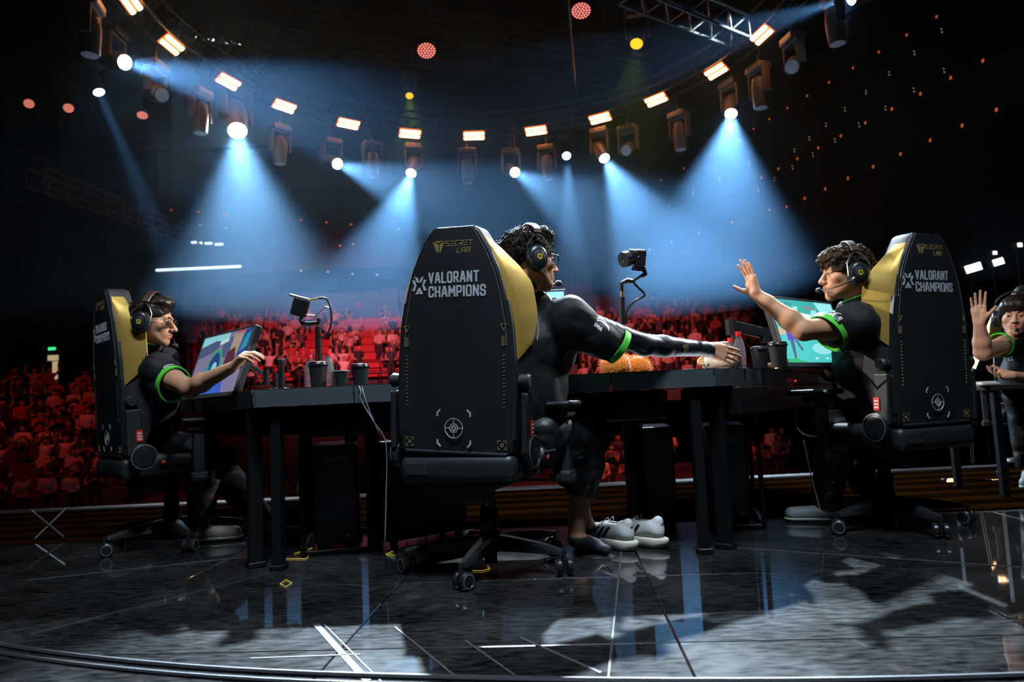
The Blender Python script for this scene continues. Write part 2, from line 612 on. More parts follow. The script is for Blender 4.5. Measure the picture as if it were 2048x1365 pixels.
# bright strip under the upper tier and its small lamps
a, b = at(312, 533, 33.4), at(482, 541, 33.4)
tag(MB().rbox((0, 0, 0), ((b - a).length, 0.1, 0.12), 0.02, seg=1).build('strip_light', 'strip_white', None, loc=(a + b) / 2), 'long cold white strip light under the dark upper tier', 'strip light')
for i, (px, py, w) in enumerate(((388, 485, 0.26), (402, 486, 0.12), (417, 487, 0.36), (438, 489, 0.4))):
    tag(MB().rbox((0, 0, 0), (w, 0.1, 0.1), 0.02, seg=1).build('strip_lamp', 'strip_white', None, loc=at(px, py, 33.4)),
        ['short white lamp at the left end of the lamp row on the upper tier', 'tiny white lamp second in the lamp row on the upper tier', 'long white lamp third in the lamp row on the upper tier', 'longest white lamp at the right end of the lamp row on the upper tier'][i], 'lamp', 'lamps on the upper tier')
for i, (px, py, w) in enumerate(((394, 75, 0.10), (406, 78, 0.22), (421, 80, 0.26), (448, 83, 0.2), (458, 85, 0.2), (474, 88, 0.26))):
    tag(MB().rbox((0, 0, 0), (w, 0.06, 0.07), 0.015, seg=1).build('roof_lamp', 'strip_white', None, loc=at(px, py, 24)), 'short white lamp in the dashed row under the dark roof', 'lamp', 'dashed lamps under the roof')

struct(MB().box((-20.5, 33.75, 3.2), (9.0, 0.3, 11.2)).build('wall_corner', 'hall_dark'), 'black wall behind the left stand')
# exit sign and lit doorway behind the side stand
c = at(105, 698, 33.56)
t = thing('exit_sign', 'small green lit exit sign above the far doorway', 'sign', c)
MB().rbox((0, 0, 0), (0.42, 0.08, 0.2), 0.02, seg=1).build('housing', 'black_plastic', t)
sg = MB().box((0, -0.045, 0), (0.36, 0.01, 0.14)).build('sign_face', 'exit_green', t)
c = at(105, 737, 33.5)
t = struct(MB().box((c.x, 33.57, c.z), (0.62, 0.1, 1.35)).build('door_1', 'hall_dark'), 'lit doorway behind the side stand')
MB().box((c.x + 0.02, 33.5, c.z + 0.5), (0.5, 0.04, 0.26)).build('pane', 'door_glow', t)
MB().box((c.x + 0.08, 33.5, c.z - 0.12), (0.15, 0.04, 0.9)).build('pane', 'door_glow', t)
MB().box((c.x + 0.22, 33.5, c.z - 0.12), (0.06, 0.04, 0.9)).build('pane', 'door_glow', t)

# ------------------------------------------------------------------ lighting rig
RC = Vector((-0.36, 10.87, 0))
RR = 5.23


def box_truss(name, label, a, b, s, mtl='truss', r=0.022, panels=8, group=None):
    a, b = Vector(a), Vector(b)
    d = (b - a)
    L = d.length
    q = d.to_track_quat('X', 'Z')
    t = thing(name, label, 'truss', a, None, group)
    t.rotation_mode = 'QUATERNION'
    t.rotation_quaternion = q
    h = s / 2
    ch = MB().cyl((0, 0, 0), (L, 0, 0), r, n=6).mesh('chord', mtl)
    for (y, z) in ((-h, -h), (h, -h), (h, h), (-h, h)):
        obj('chord', ch, t, (0, y, z))
    st = L / panels
    br = MB().cyl((0, 0, -h), (st, 0, h), r * 0.6, n=5).mesh('brace', mtl)
    br2 = MB().cyl((0, -h, 0), (st, h, 0), r * 0.6, n=5).mesh('brace', mtl)
    ps = MB().cyl((0, 0, -h), (0, 0, h), r * 0.6, n=5).mesh('post', mtl)
    for k in range(panels):
        for y in (-h, h):
            obj('brace', br, t, (k * st, y, 0))
            obj('post', ps, t, (k * st, y, 0))
        for z in (-h, h):
            obj('brace', br2, t, (k * st, 0, z))
    for y in (-h, h):
        obj('post', ps, t, (L, y, 0))
    for x_ in (0, L):
        for z in (-h, h):
            o = obj('post', ps, t, (x_, 0, z), (R(90), 0, 0))
    for u in (0.12, 0.88):
        w0 = a + d * u
        MB().tube([q.inverted() @ (w0 - a), q.inverted() @ (Vector((w0.x, w0.y, 17.64)) - a)], 0.008, 5).build('drop_cable', 'rig_metal', t)
    return t


# curved truss carrying the bars
ring = thing('curved_truss', 'long curved black lighting truss carrying the orange bars', 'truss', (RC.x, RC.y, 7.3))
A0, A1 = R(-112), R(112)
for (dr, dz) in ((-0.2, -0.2), (0.2, -0.2), (0.2, 0.2), (-0.2, 0.2)):
    arc = [((RR + 0.1 + dr) * math.sin(a), (RR + 0.1 + dr) * math.cos(a), dz) for a in np.linspace(A0, A1, 72)]
    MB().tube(arc, 0.026, 6).build('chord', 'rig_metal', ring, 60)
br = MB().cyl((-0.2, 0, -0.2), (0.2, 0.28, 0.2), 0.014, n=5).mesh('brace', 'rig_metal')
br2 = MB().cyl((-0.2, 0, 0.2), (-0.2, 0.28, -0.2), 0.014, n=5).mesh('brace', 'rig_metal')
for k, a in enumerate(np.linspace(A0, A1, 70)):
    pos = ((RR + 0.1) * math.sin(a), (RR + 0.1) * math.cos(a), 0)
    obj('brace', br, ring, pos, -a)
    obj('brace', br2, ring, pos, -a)

# orange bars: two glowing tubes in a housing
BAR_PX = [(262, 5), (344, 90), (457, 164), (569, 213), (697, 248), (820, 268), (948, 272), (1072, 262), (1200, 237), (1312, 200), (1432, 143), (1523, 70)]
mb = MB(); mb.rbox((0, 0, 0.05), (0.62, 0.32, 0.07), 0.02, seg=1)
bar_h = mb.mesh('housing', 'black_plastic')
bar_t = MB().rbox((0, 0, 0), (0.54, 0.085, 0.04), 0.015, seg=1).mesh('tube', 'bar_core')
bar_r = MB().rbox((0, 0, 0.014), (0.60, 0.28, 0.02), 0.008, seg=1).mesh('reflector', 'bar_rim')
ordn = ['first', 'second', 'third', 'fourth', 'fifth', 'sixth', 'seventh', 'eighth', 'ninth', 'tenth', 'eleventh', 'twelfth']
for i, (px, py) in enumerate(BAR_PX):
    p = atz(px, py, 7.0)
    a = math.atan2(p.x - RC.x, p.y - RC.y)
    t = thing('light_bar', 'glowing orange double tube bar, %s from the left along the curved truss' % ordn[i], 'light', p, None, 'orange bars on the curved truss')
    # tilted a little towards the stage centre
    t.rotation_euler = (R(-34), 0, -a)
    t.scale = (0.86,) * 3
    obj('housing', bar_h, t)
    obj('reflector', bar_r, t)
    for s_ in (-1, 1):
        obj('tube', bar_t, t, (0, 0.07 * s_, -0.012))

# moving heads
hb = MB(); hb.rbox((0, 0, 0.46), (0.42, 0.30, 0.14), 0.03); hb.cyl((0, 0, 0.53), (0, 0, 0.60), 0.03, n=8)
m_base = hb.mesh('base', 'fixture')
ya = MB(); ya.rbox((0, 0, 0.17), (0.05, 0.16, 0.46), 0.02)
m_yoke = ya.mesh('yoke_arm', 'fixture')
yc = MB(); yc.rbox((0, 0, 0.375), (0.46, 0.17, 0.05), 0.02)
m_cross = yc.mesh('yoke_bridge', 'fixture')
hd = MB(); hd.lathe([(0.07, 0.30), (0.125, 0.26), (0.15, 0.12), (0.15, -0.02), (0.135, -0.20), (0.128, -0.30), (0.118, -0.305)], n=20)
m_head = hd.mesh('head', 'fixture'); shade(m_head)
ln = MB(); ln.lathe([(0.114, -0.306), (0.08, -0.318), (0.03, -0.323)], n=24, cap=True)
LENS = {}
for k_ in ('lens_white', 'lens_flare', 'lens_dim', 'lens_yellow'):
    LENS[k_] = ln.mesh('lens', k_)
    shade(LENS[k_])


def moving_head(px, py, z, label, lens, target, beam=None, yaw=None, scale=1.0):
    """px, py: where the lens (lit ones) or the middle of the head (dark ones) is seen"""
    p = atz(px, py, z)
    tgt = Vector(target) if target is not None else p - Vector((0, 0, 3))
    d = (tgt - p).normalized()
    if beam is not None or lens != 'lens_dim':
        p = p - d * (0.31 * scale)
    a = math.atan2(p.x - RC.x, p.y - RC.y) if yaw is None else yaw
    t = thing('moving_head_light', label, 'stage light', p, -a, 'moving heads under the curved truss')
    t.scale = (scale,) * 3
    obj('base', m_base, t)
    for s_ in (-1, 1):
        obj('yoke_arm', m_yoke, t, (0.205 * s_, 0, 0))
    obj('yoke_bridge', m_cross, t)
    # clamp rod up to the curved truss, or a drop pipe from the roof for the ones hung elsewhere
    v = Vector((p.x - RC.x, p.y - RC.y, 0))
    rp = RC + v.normalized() * (RR + 0.1 - 0.2 * (1 if v.length < RR + 0.1 else -1)) + Vector((0, 0, 7.1))
    top = rp if abs(v.length - RR - 0.1) < 1.4 and p.z < 6.9 else Vector((p.x, p.y, 17.64))
    lt = (Matrix.Rotation(a, 3, 'Z') @ (top - p)) / scale
    MB().tube([(0, 0, 0.52), (0, 0, 0.62), lt] if top is rp else [(0, 0, 0.52), lt], 0.022, 6).build('hanging_pipe', 'rig_metal', t)
    q = Matrix.Rotation(a, 3, 'Z') @ d
    h = obj('head', m_head, t, (0, 0, 0), q.to_track_quat('-Z', 'Y'))
    obj('lens', LENS[lens], h)
    if beam is not None:
        e, size, blend, colr = beam
        lamp('beam', 'SPOT', p + d * 0.36 * scale, e, colr, p + d * 5, spot_size=R(size), spot_blend=blend, shadow_soft_size=0.09 * scale)
    return t


BW = (0.55, 0.78, 1.0)
BE = 6500.0
HEADS = [
    # px, py, z, label, lens, target, (energy, cone degrees, blend, colour)
    (250, 125, 6.4, 'moving head with a wide pale blue beam crossing beside the second orange bar', 'lens_white', at(760, 250, 8.5), (BE * 1.3, 17, 0.35, BW)),
    (198, 185, 8.2, 'small distant moving head with a thin beam slanting down in the dark', 'lens_white', at(300, 420, 15), (BE * 0.5, 8, 0.4, BW)),
    (475, 262, 6.2, 'blinding white moving head pointing straight at the stage beside the third orange bar', 'lens_flare', (-2.4, 7.6, -2.2), (BE * 1.9, 38, 0.8, (0.7, 0.86, 1.0)), None, 1.5),
    (675, 328, 6.1, 'moving head with a beam aimed sideways below the fifth orange bar', 'lens_white', at(1000, 452, 10.5), (BE * 1.3, 19, 0.4, BW)),
    (822, 347, 6.1, 'bright moving head with a broad beam falling to the left below the sixth orange bar', 'lens_white', (-3.3, 9.3, -2.0), (BE * 1.7, 33, 0.55, BW)),
    (1030, 345, 6.1, 'moving head with a beam slanting to the right between seventh and eighth orange bars', 'lens_white', at(1330, 520, 10.0), (BE * 1.0, 20, 0.45, BW)),
    (1133, 312, 7.6, 'small high moving head with a narrow beam falling straight down', 'lens_white', at(1152, 640, 14.0), (BE * 1.6, 9, 0.35, BW)),
    (1209, 317, 6.1, 'bright moving head with a broad beam falling to the right below the ninth orange bar', 'lens_white', (4.2, 9.2, -2.0), (BE * 1.6, 36, 0.55, BW)),
    (1462, 228, 6.2, 'bright moving head with a tall blue cone of light below the eleventh orange bar', 'lens_white', (1.7, 7.6, -2.0), (BE * 1.8, 36, 0.55, BW)),
    (1702, -6, 6.6, 'moving head at the top edge throwing a pale beam towards the ceiling middle', 'lens_white', at(1330, 110, 10.0), (BE * 1.2, 18, 0.4, BW)),
]
for h in HEADS:
    moving_head(*h)
DARK = [((180, 70), 'unlit hanging moving head at the far left below the first orange bar'), ((400, 235), 'unlit hanging moving head between second and third orange bars'),
        ((560, 300), 'unlit hanging moving head glowing faintly below the fourth orange bar'), ((745, 330), 'unlit hanging moving head between fifth and sixth orange bars'),
        ((935, 342), 'unlit hanging moving head below the seventh orange bar'), ((1095, 335), 'unlit hanging moving head below the eighth orange bar'),
        ((1360, 272), 'unlit hanging moving head below the tenth orange bar'), ((1520, 185), 'unlit hanging moving head lit orange below the twelfth orange bar'),
        ((1672, 50), 'unlit hanging moving head at the upper right end of the curved truss')]
for (px, py), lb in DARK:
    moving_head(px, py, 6.2, lb, 'lens_dim', None)
moving_head(310, 185, 6.2, 'moving head tipped sideways beside the wide left beam', 'lens_dim', at(350, 200, 11.0))
moving_head(1258, 298, 6.2, 'moving head tipped left with a dim lens below the ninth orange bar', 'lens_dim', at(1180, 335, 12.5))
moving_head(1590, 130, 6.2, 'moving head tipped left with a faint lens under the top right beam', 'lens_dim', at(1500, 180, 9.0))
# cans with yellow beams
for (px, py, z, lb, tg, e, sc) in ((819, 192, 8.6, 'small yellow moving head high behind the curved truss', at(825, 420, 15.2), 500, 0.85), (1273, 88, 6.8, 'moving head with a dull yellow lens hanging from the roof truss', at(1250, 330, 10.4), 160, 0.95)):
    moving_head(px, py, z, lb, 'lens_yellow', tg, (e, 30, 0.5, (1.0, 0.75, 0.05)), 0.2, sc)

# red LED cans with dotted faces
cb = MB(); cb.lathe([(0.10, 0.28), (0.17, 0.22), (0.19, 0.0), (0.20, -0.02), (0.185, -0.02)], n=24)
m_can = cb.mesh('can', 'black_plastic'); shade(m_can)
m_face = MB().lathe([(0.18, 0.0), (0.02, -0.002)], n=24).mesh('face', 'led_red_base')
dt = MB()
for rr, n in ((0.0, 1), (0.055, 6), (0.105, 12), (0.155, 18)):
    for k in range(n):
        dt.lathe([(0.017, -0.004), (0.006, -0.014)], (rr * math.cos(2 * math.pi * k / n), rr * math.sin(2 * math.pi * k / n), 0), n=8)
m_dots = dt.mesh('led_dots', 'led_red')
m_brk = MB().tube([(-0.21, 0, 0.08), (-0.21, 0, 0.4), (0.21, 0, 0.4), (0.21, 0, 0.08)], 0.012, 6).mesh('bracket', 'black_metal')
for (px, py, Y, lb, tl, sc) in ((853, 100, 13, 'red dotted LED can high over the orange bars in the middle', 38, 1.0), (1162, 20, 10.5, 'red dotted LED can at the top edge of the view', 34, 0.85), (58, 207, 22, 'leftmost red LED can on the dark wall', 60, 0.85),
                            (137, 216, 22, 'second red LED can from the left on the dark wall', 60, 0.85), (285, 230, 22, 'flat red LED can beside the second orange bar', 35, 0.9), (1977, 313, 20, 'red LED can under the dark right tier', 60, 0.75), (1946, 305, 20.6, 'narrow red LED can left of the one under the right tier', 25, 0.5)):
    p = at(px, py, Y)
    t = thing('led_can', lb, 'stage light', p, None, 'red LED cans')
    d = Vector((0, 0, -1)).lerp((CP - p).normalized(), tl / 90).normalized()
    t.rotation_mode = 'QUATERNION'
    t.rotation_quaternion = d.to_track_quat('-Z', 'Y')
    t.scale = (sc,) * 3
    obj('can', m_can, t); obj('face', m_face, t, (0, 0, -0.021))
    ld = obj('led_dots', m_dots, t, (0, 0, -0.022)); ld['kind'] = 'stuff'
    obj('bracket', m_brk, t)
    qi = t.rotation_quaternion.inverted()
    b0 = p + t.rotation_quaternion @ Vector((0, 0, 0.4 * sc))
    e0 = (qi @ (b0 - p)) / sc; e1 = (qi @ (Vector((b0.x, b0.y, 17.64)) - p)) / sc
    MB().tube([e0, e1], 0.02, 6).build('hanging_pipe', 'rig_metal', t)

# straight trusses
box_truss('lighting_truss', 'box truss reaching in from the dark left side, dimly orange', at(70, 355, 15.5), at(371, 468, 22), 0.42, panels=9, group='straight trusses')
box_truss('lighting_truss', 'box truss under the roof at the top right', at(1255, -30, 8.6), at(1478, 62, 10.4), 0.34, panels=5, group='straight trusses')
for i, (a, b) in enumerate((((500, 72), (1240, 150)), ((560, -10), (1300, 118)), ((300, 20), (520, 130)))):
    box_truss('roof_girder', ['long dark roof girder crossing above the orange bars', 'long dark roof girder at the very top of the view', 'short dark roof girder above the white lens flare'][i], at(*a, 19), at(*b, 19), 0.5, 'rig_metal', 0.04, 10, 'roof girders')
# thin cables
for (a, b, lb) in (((1137, 0, 9.5), (1153, 190, 15.6), 'thin cable hanging from the roof beside the red can'), ((1031, 336, 15.9), (1040, 470, 15.9), 'thin dark cable hanging under the middle beam')):
    ta = at(*a)
    tag(MB().tube([(ta.x, ta.y, 17.64), ta, at(*b)], 0.012, 5).build('cable', 'rig_metal'), lb, 'cable', 'hanging cables')

# ------------------------------------------------------------------ haze filling the space under the rig
hz = MB().box((-1.0, 13.7, 5.35), (20, 10.4, 6.3)).build('haze', [])
mh = bpy.data.materials.new('haze')
mh.use_nodes = True
nt = mh.node_tree
nt.nodes.clear()
o_ = nt.nodes.new('ShaderNodeOutputMaterial')
sc_ = nt.nodes.new('ShaderNodeVolumeScatter')
sc_.inputs['Color'].default_value = (0.28, 0.58, 1.0, 1)
sc_.inputs['Density'].default_value = 0.024
sc_.inputs['Anisotropy'].default_value = 0.25
nt.links.new(sc_.outputs[0], o_.inputs['Volume'])
hz.data.materials.append(mh)
tag(hz, 'thin blue stage haze under the lighting rig', 'haze', kind='stuff')

# ------------------------------------------------------------------ lettering: stroke letters built as small raised bars
GLY = {
    'V': [[(0, 1), (.35, 0), (.7, 1)]], 'A': [[(0, 0), (.3, 1), (.42, 1), (.72, 0)], [(.14, .3), (.58, .3)]], 'L': [[(0, 1), (0, 0), (.55, 0)]],
    'O': [[(0, .12), (0, .88), (.12, 1), (.53, 1), (.65, .88), (.65, .12), (.53, 0), (.12, 0), (0, .12)]],
    'R': [[(0, 0), (0, 1), (.5, 1), (.62, .88), (.62, .55), (.5, .43), (0, .43)], [(.33, .43), (.64, 0)]],
    'N': [[(0, 0), (0, 1), (.64, 0), (.64, 1)]], 'T': [[(0, 1), (.66, 1)], [(.33, 1), (.33, 0)]],
    'C': [[(.62, .72), (.62, .88), (.5, 1), (.12, 1), (0, .88), (0, .12), (.12, 0), (.5, 0), (.62, .12), (.62, .28)]],
    'H': [[(0, 0), (0, 1)], [(.64, 0), (.64, 1)], [(0, .5), (.64, .5)]], 'M': [[(0, 0), (0, 1), (.4, .35), (.8, 1), (.8, 0)]],
    'P': [[(0, 0), (0, 1), (.5, 1), (.62, .88), (.62, .52), (.5, .4), (0, .4)]], 'I': [[(0, 0), (0, 1)]],
    'S': [[(.6, .74), (.6, .88), (.48, 1), (.12, 1), (0, .88), (0, .64), (.12, .53), (.48, .47), (.6, .36), (.6, .12), (.48, 0), (.12, 0), (0, .12), (0, .26)]],
    'E': [[(.55, 1), (0, 1), (0, 0), (.55, 0)], [(0, .5), (.5, .5)]], 'B': [[(0, 0), (0, 1), (.5, 1), (.6, .88), (.6, .62), (.5, .52), (0, .52)], [(.5, .52), (.64, .4), (.64, .12), (.52, 0), (0, 0)]],
    'K': [[(0, 0), (0, 1)], [(.6, 1), (0, .45)], [(.2, .6), (.62, 0)]], 'U': [[(0, 1), (0, .12), (.12, 0), (.5, 0), (.62, .12), (.62, 1)]],
    'D': [[(0, 0), (0, 1), (.45, 1), (.62, .82), (.62, .18), (.45, 0), (0, 0)]], 'G': [[(.62, .72), (.62, .88), (.5, 1), (.12, 1), (0, .88), (0, .12), (.12, 0), (.5, 0), (.62, .12), (.62, .5), (.35, .5)]],
    'X': [[(0, 0), (.64, 1)], [(0, 1), (.64, 0)]], 'Y': [[(0, 1), (.32, .5), (.64, 1)], [(.32, .5), (.32, 0)]],
    # open square forms of the small technical lettering
    's': [[(.85, 1), (.1, 1), (0, .6), (.75, .5), (.8, 0), (0, 0)]], 'e': [[(.8, 1), (.12, 1)], [(.75, .5), (.06, .5)], [(.7, 0), (0, 0)]],
    'c': [[(.85, 1), (.12, 1), (0, 0), (.75, 0)]], 'r': [[(.05, 0), (.1, .45), (.75, .45), (.85, 1), (.1, 1)], [(.4, .45), (.75, 0)]], 't': [[(0, 1), (.85, 1)], [(.45, 1), (.4, 0)]],
    'l': [[(.1, 1), (0, 0), (.7, 0)]], 'a': [[(0, 0), (.1, .6), (.4, 1), (.85, 1), (.8, 0)], [(.06, .35), (.8, .35)]], 'b': [[(0, 0), (.1, 1), (.85, 1), (.8, .55), (.06, .5)], [(.8, .5), (.75, 0), (0, 0)]],
    'o': [[(0, 0), (0, 1), (.75, 1), (.75, 0), (0, 0)]], 'm': [[(0, 0), (0, 1)], [(0, .5), (.8, .5)], [(.8, 0), (.8, 1)]], 'n': [[(0, 0), (0, 1), (.7, 1), (.7, 0)]],
}


def strokes(mb, lines, w, d, M):
    for pl in lines:
        d += 0.00006
        for (a, b) in zip(pl[:-1], pl[1:]):
            a, b = Vector((*a, 0)), Vector((*b, 0))
            t = (b - a)
            if t.length < 1e-7:
                continue
            t = t.normalized() * (w * 0.5)
            n = Vector((-t.y, t.x, 0))
            d += 0.00005
            p = [a - t * 0.7 - n, b + t * 0.7 - n, b + t * 0.7 + n, a - t * 0.7 + n]
            mb.prism([(q.x, q.y) for q in p], d, M)


def text(mb, word, h, w, d, M, gap=0.28, xs=1.0, slant=0.0):
    """letters of height h from the origin along +x of M; w stroke width; returns the width"""
    x = 0
    for ch in word:
        if ch == ' ':
            x += 0.5 * h
            continue
        g = GLY[ch]
        wd = max(p[0] for l in g for p in l)
        strokes(mb, [[(x + p[0] * h * xs + slant * p[1] * h, p[1] * h) for p in l] for l in g], w, d, M)
        x += wd * h * xs + gap * h
    return x - gap * h


def text_width(word, h, gap=0.28, xs=1.0):
    x = 0
    for ch in word:
        x += 0.5 * h if ch == ' ' else max(p[0] for l in GLY[ch] for p in l) * h * xs + gap * h
    return x - gap * h


def star_mark(mb, r, w, d, M):
    """six-pointed mark: four chevrons and two upper ticks"""
    dd = [d]

    def ch(pts):
        dd[0] += 0.00006
        mb.prism(pts, dd[0], M)
    for s in (-1, 1):
        ch([(s * r * 0.95, r * 0.55), (s * r * 0.95 - s * w, r * 0.62), (s * r * 0.38, 0), (s * r * 0.62, 0)][::s])
        ch([(s * r * 0.95, -r * 0.55), (s * r * 0.95 - s * w, -r * 0.62), (s * r * 0.38, 0), (s * r * 0.62, 0)][::-s])
        ch([(s * r * 0.62, r * 1.0), (s * r * 0.62 - s * w * 1.2, r * 0.85), (s * r * 0.02, r * 0.3), (s * r * 0.3, r * 0.35)][::s])
        ch([(s * r * 0.52, -r * 1.0), (s * r * 0.52 - s * w * 1.4, -r * 0.95), (0, -r * 0.55), (0, -r * 0.25), (s * r * 0.12, -r * 0.3)][::-s])


# ------------------------------------------------------------------ gaming chair
mat('leather', (0.016, 0.018, 0.020), 0.42, bump=0.10, bscale=420, var=0.25, vscale=6)
mat('leather_side', (0.020, 0.020, 0.022), 0.48, bump=0.15, bscale=300)
mat('gold', (0.58, 0.38, 0.085), 0.36, 0.5, bump=0.06, bscale=300, var=0.08, vscale=9)
mat('gold_print', (0.62, 0.46, 0.18), 0.38, 0.6)
mat('silver_print', (0.52, 0.55, 0.58), 0.5, 0.1)
mat('stitch', (0.42, 0.42, 0.42), 0.7)
mat('chair_plastic', (0.014, 0.015, 0.017), 0.30)
mat('chair_plastic_matt', (0.018, 0.019, 0.021), 0.5, bump=0.1, bscale=500)
mat('caster_ring', (0.10, 0.11, 0.12), 0.35)
mat('tag_red', (0.6, 0.04, 0.03), 0.5)
mat('tag_white', (0.6, 0.6, 0.6), 0.5)

# half width of the rear panel by height above the panel foot
WZ = [(0.0, 0.222), (0.012, 0.232), (0.05, 0.240), (0.2, 0.246), (0.35, 0.243), (0.48, 0.232), (0.60, 0.210), (0.68, 0.188), (0.76, 0.150), (0.805, 0.122), (0.83, 0.105), (0.842, 0.090), (0.846, 0.075)]


def wz(z):
    return 0.965 * wz0(z)


def wz0(z):
    for (a, wa_), (b, wb_) in zip(WZ[:-1], WZ[1:]):
        if z <= b:
            return wa_ + (wb_ - wa_) * max(0, (z - a) / (b - a))
    return WZ[-1][1]


def pw(z, tab):
    if z <= tab[0][0]:
        return tab[0][1]
    for (a, wa_), (b, wb_) in zip(tab[:-1], tab[1:]):
        if z <= b:
            return wa_ + (wb_ - wa_) * (z - a) / (b - a)
    return tab[-1][1]


def make_chair():
    root = thing('gaming_chair', 'x', 'chair')
    # ---- five star base: legs with casters
    lg = MB()
    rows = []
    for t_ in np.linspace(0, 1, 7):
        x = 0.03 + t_ * 0.31
        w = 0.036 - 0.016 * t_
        zt = 0.135 - 0.028 * t_ - 0.012 * t_ ** 4
        zb = 0.075 + 0.004 * t_
        rows.append([(x, -w, zb), (x, w, zb), (x, w * 0.9, zt - 0.012), (x, w * 0.45, zt), (x, -w * 0.45, zt), (x, -w * 0.9, zt - 0.012)])
    lg.grid(rows, True)
    lg.add(rows[-1], [tuple(range(6))]); lg.add(rows[0], [tuple(reversed(range(6)))])
    leg_me = lg.mesh('leg', 'chair_plastic'); shade(leg_me, 35)
    wh = MB()
    for s in (-1, 1):
        qr = Quaternion((1, 0, 0), R(90) if s < 0 else R(-90))
        wh.lathe([(0.012, -0.011), (0.028, -0.011), (0.0325, -0.006), (0.0325, 0.006), (0.028, 0.011), (0.0265, 0.0115)], (0, s * 0.0195, 0.0325), 24, qr, cap=False)
        wh.cm = 1
        wh.lathe([(0.0265, 0.0115), (0.0255, 0.0125), (0.0215, 0.0125)], (0, s * 0.0195, 0.0325), 24, qr, cap=False)
        wh.cm = 0
        wh.lathe([(0.0215, 0.0125), (0.0205, 0.011), (0.002, 0.0115)], (0, s * 0.0195, 0.0325), 24, qr, cap=False)
    wheel_me = wh.mesh('wheel', ['chair_plastic', 'caster_ring']); shade(wheel_me, 35)
    hd_ = MB(); hd_.rbox((0.0, 0, 0.045), (0.045, 0.014, 0.05), 0.008); hd_.cyl((0.012, 0, 0.055), (0.012, 0, 0.095), 0.008, n=10)
    hood_me = hd_.mesh('caster_fork', 'chair_plastic')
    random.seed(4)
    root['star'] = 1
    for k in range(5):
        a = R(-96 + 72 * k)
        l = obj('leg', leg_me, root, (0, 0, 0), a)
        c = obj('caster', hood_me, l, (0.335, 0, 0), R(random.uniform(-60, 60)))
        # wheels are part of the caster mesh family: one sub-part each
        w_ = obj('caster_wheel', wheel_me, l, c.location, c.rotation_euler.z)
    hub = MB().lathe([(0.030, 0.062), (0.045, 0.066), (0.047, 0.13), (0.040, 0.150), (0.034, 0.152)], n=24)
    hub.build('hub', 'chair_plastic', root, 35)
    col = MB().lathe([(0.028, 0.150), (0.037, 0.155), (0.037, 0.235), (0.034, 0.24), (0.030, 0.245), (0.030, 0.325)], n=24)
    col.lathe([(0.024, 0.02), (0.026, 0.026), (0.026, 0.158)], n=16)
    col.build('gas_lift', 'chair_plastic', root, 35)
    mech = MB()
    mech.rbox((0, -0.02, 0.345), (0.16, 0.26, 0.055), 0.015)
    mech.rbox((0.0, -0.10, 0.32), (0.11, 0.12, 0.09), 0.02)
    mech.rbox((0, 0.0, 0.372), (0.30, 0.30, 0.012), 0.004)
    mech.build('tilt_mechanism', 'chair_plastic_matt', root)
    lv = MB().tube(bez([(-0.07, -0.02, 0.345), (-0.19, -0.04, 0.352), (-0.225, -0.055, 0.335), (-0.262, -0.075, 0.302)], 5), [0.007] * 11 + [0.011] * 5, 8)
    lv.build('lever', 'chair_plastic', root, 50)
    lv = MB().tube(bez([(0.07, -0.02, 0.345), (0.19, -0.02, 0.350), (0.27, -0.03, 0.350)], 5), 0.006, 8)
    lv.build('lever', 'chair_plastic', root, 50)
    # ---- seat
    st = MB(); st.rbox((0, 0.02, 0.425), (0.50, 0.50, 0.10), 0.04, seg=3)
    st.build('seat', 'leather', root, 60)
    for s in (-1, 1):
        sw = MB(); sw.rbox((s * 0.245, 0.03, 0.455), (0.09, 0.44, 0.075), 0.035, seg=3)
        sw.build('seat_bolster', 'leather_side', root, 60)
    gp = MB(); gp.rbox((0.246, 0.06, 0.494), (0.035, 0.30, 0.006), 0.003, seg=1)
    gp.build('gold_seat_strip', 'gold', root)
    rr_ = MB(); rr_.rbox((0, -0.262, 0.420), (0.47, 0.085, 0.105), 0.034, seg=4)
    rear = rr_.build('seat_rear_cushion', 'leather', root, 60)
    MB().rbox((-0.155, -0.3055, 0.425), (0.085, 0.004, 0.045), 0.0015, seg=1).build('seat_patch', 'leather_side', rear)
    # ---- recline hinges
    for s in (-1, 1):
        h = MB()
        h.lathe([(0.050, -0.018), (0.060, -0.014), (0.066, 0.0), (0.064, 0.012), (0.052, 0.018), (0.03, 0.020)], (s * 0.268, -0.215, 0.475), 28, Quaternion((0, 1, 0), R(90) * s))
        h.rbox((s * 0.262, -0.19, 0.425), (0.045, 0.10, 0.09), 0.02)
        hg = h.build('hinge_cover', 'chair_plastic', root, 40)
        MB().lathe([(0.057, 0.0115), (0.060, 0.0135), (0.060, 0.0155), (0.055, 0.0165)], (s * 0.272, -0.215, 0.475), 28, Quaternion((0, 1, 0), R(90) * s), cap=False).build('hinge_ring', 'caster_ring', hg, 40)
        if s > 0:
            tb = MB().tube([(0.275, -0.12, 0.462), (0.33, -0.10, 0.470)], [0.006, 0.005], 8)
            tb.build('recline_lever', 'chair_plastic', root, 40)
            MB().rbox((0.308, -0.135, 0.447), (0.004, 0.02, 0.012), 0.001, seg=1).build('red_mark', 'tag_red', hg)
    # ---- backrest, reclined about its foot
    RECL = R(3.2)
    B = Matrix.Translation((0, -0.285, 0.475)) @ Matrix.Rotation(RECL, 4, 'X')
    # core cushion: outline extruded forward with rounded borders
    zs = [z for z, w in WZ]
    zz = list(np.interp(np.linspace(0, len(zs) - 1, 45), range(len(zs)), zs))
    secs = [(-0.006, -0.016), (0.0, -0.003), (0.012, 0.0), (0.085, 0.0), (0.10, -0.008), (0.108, -0.03)]
    rows = []
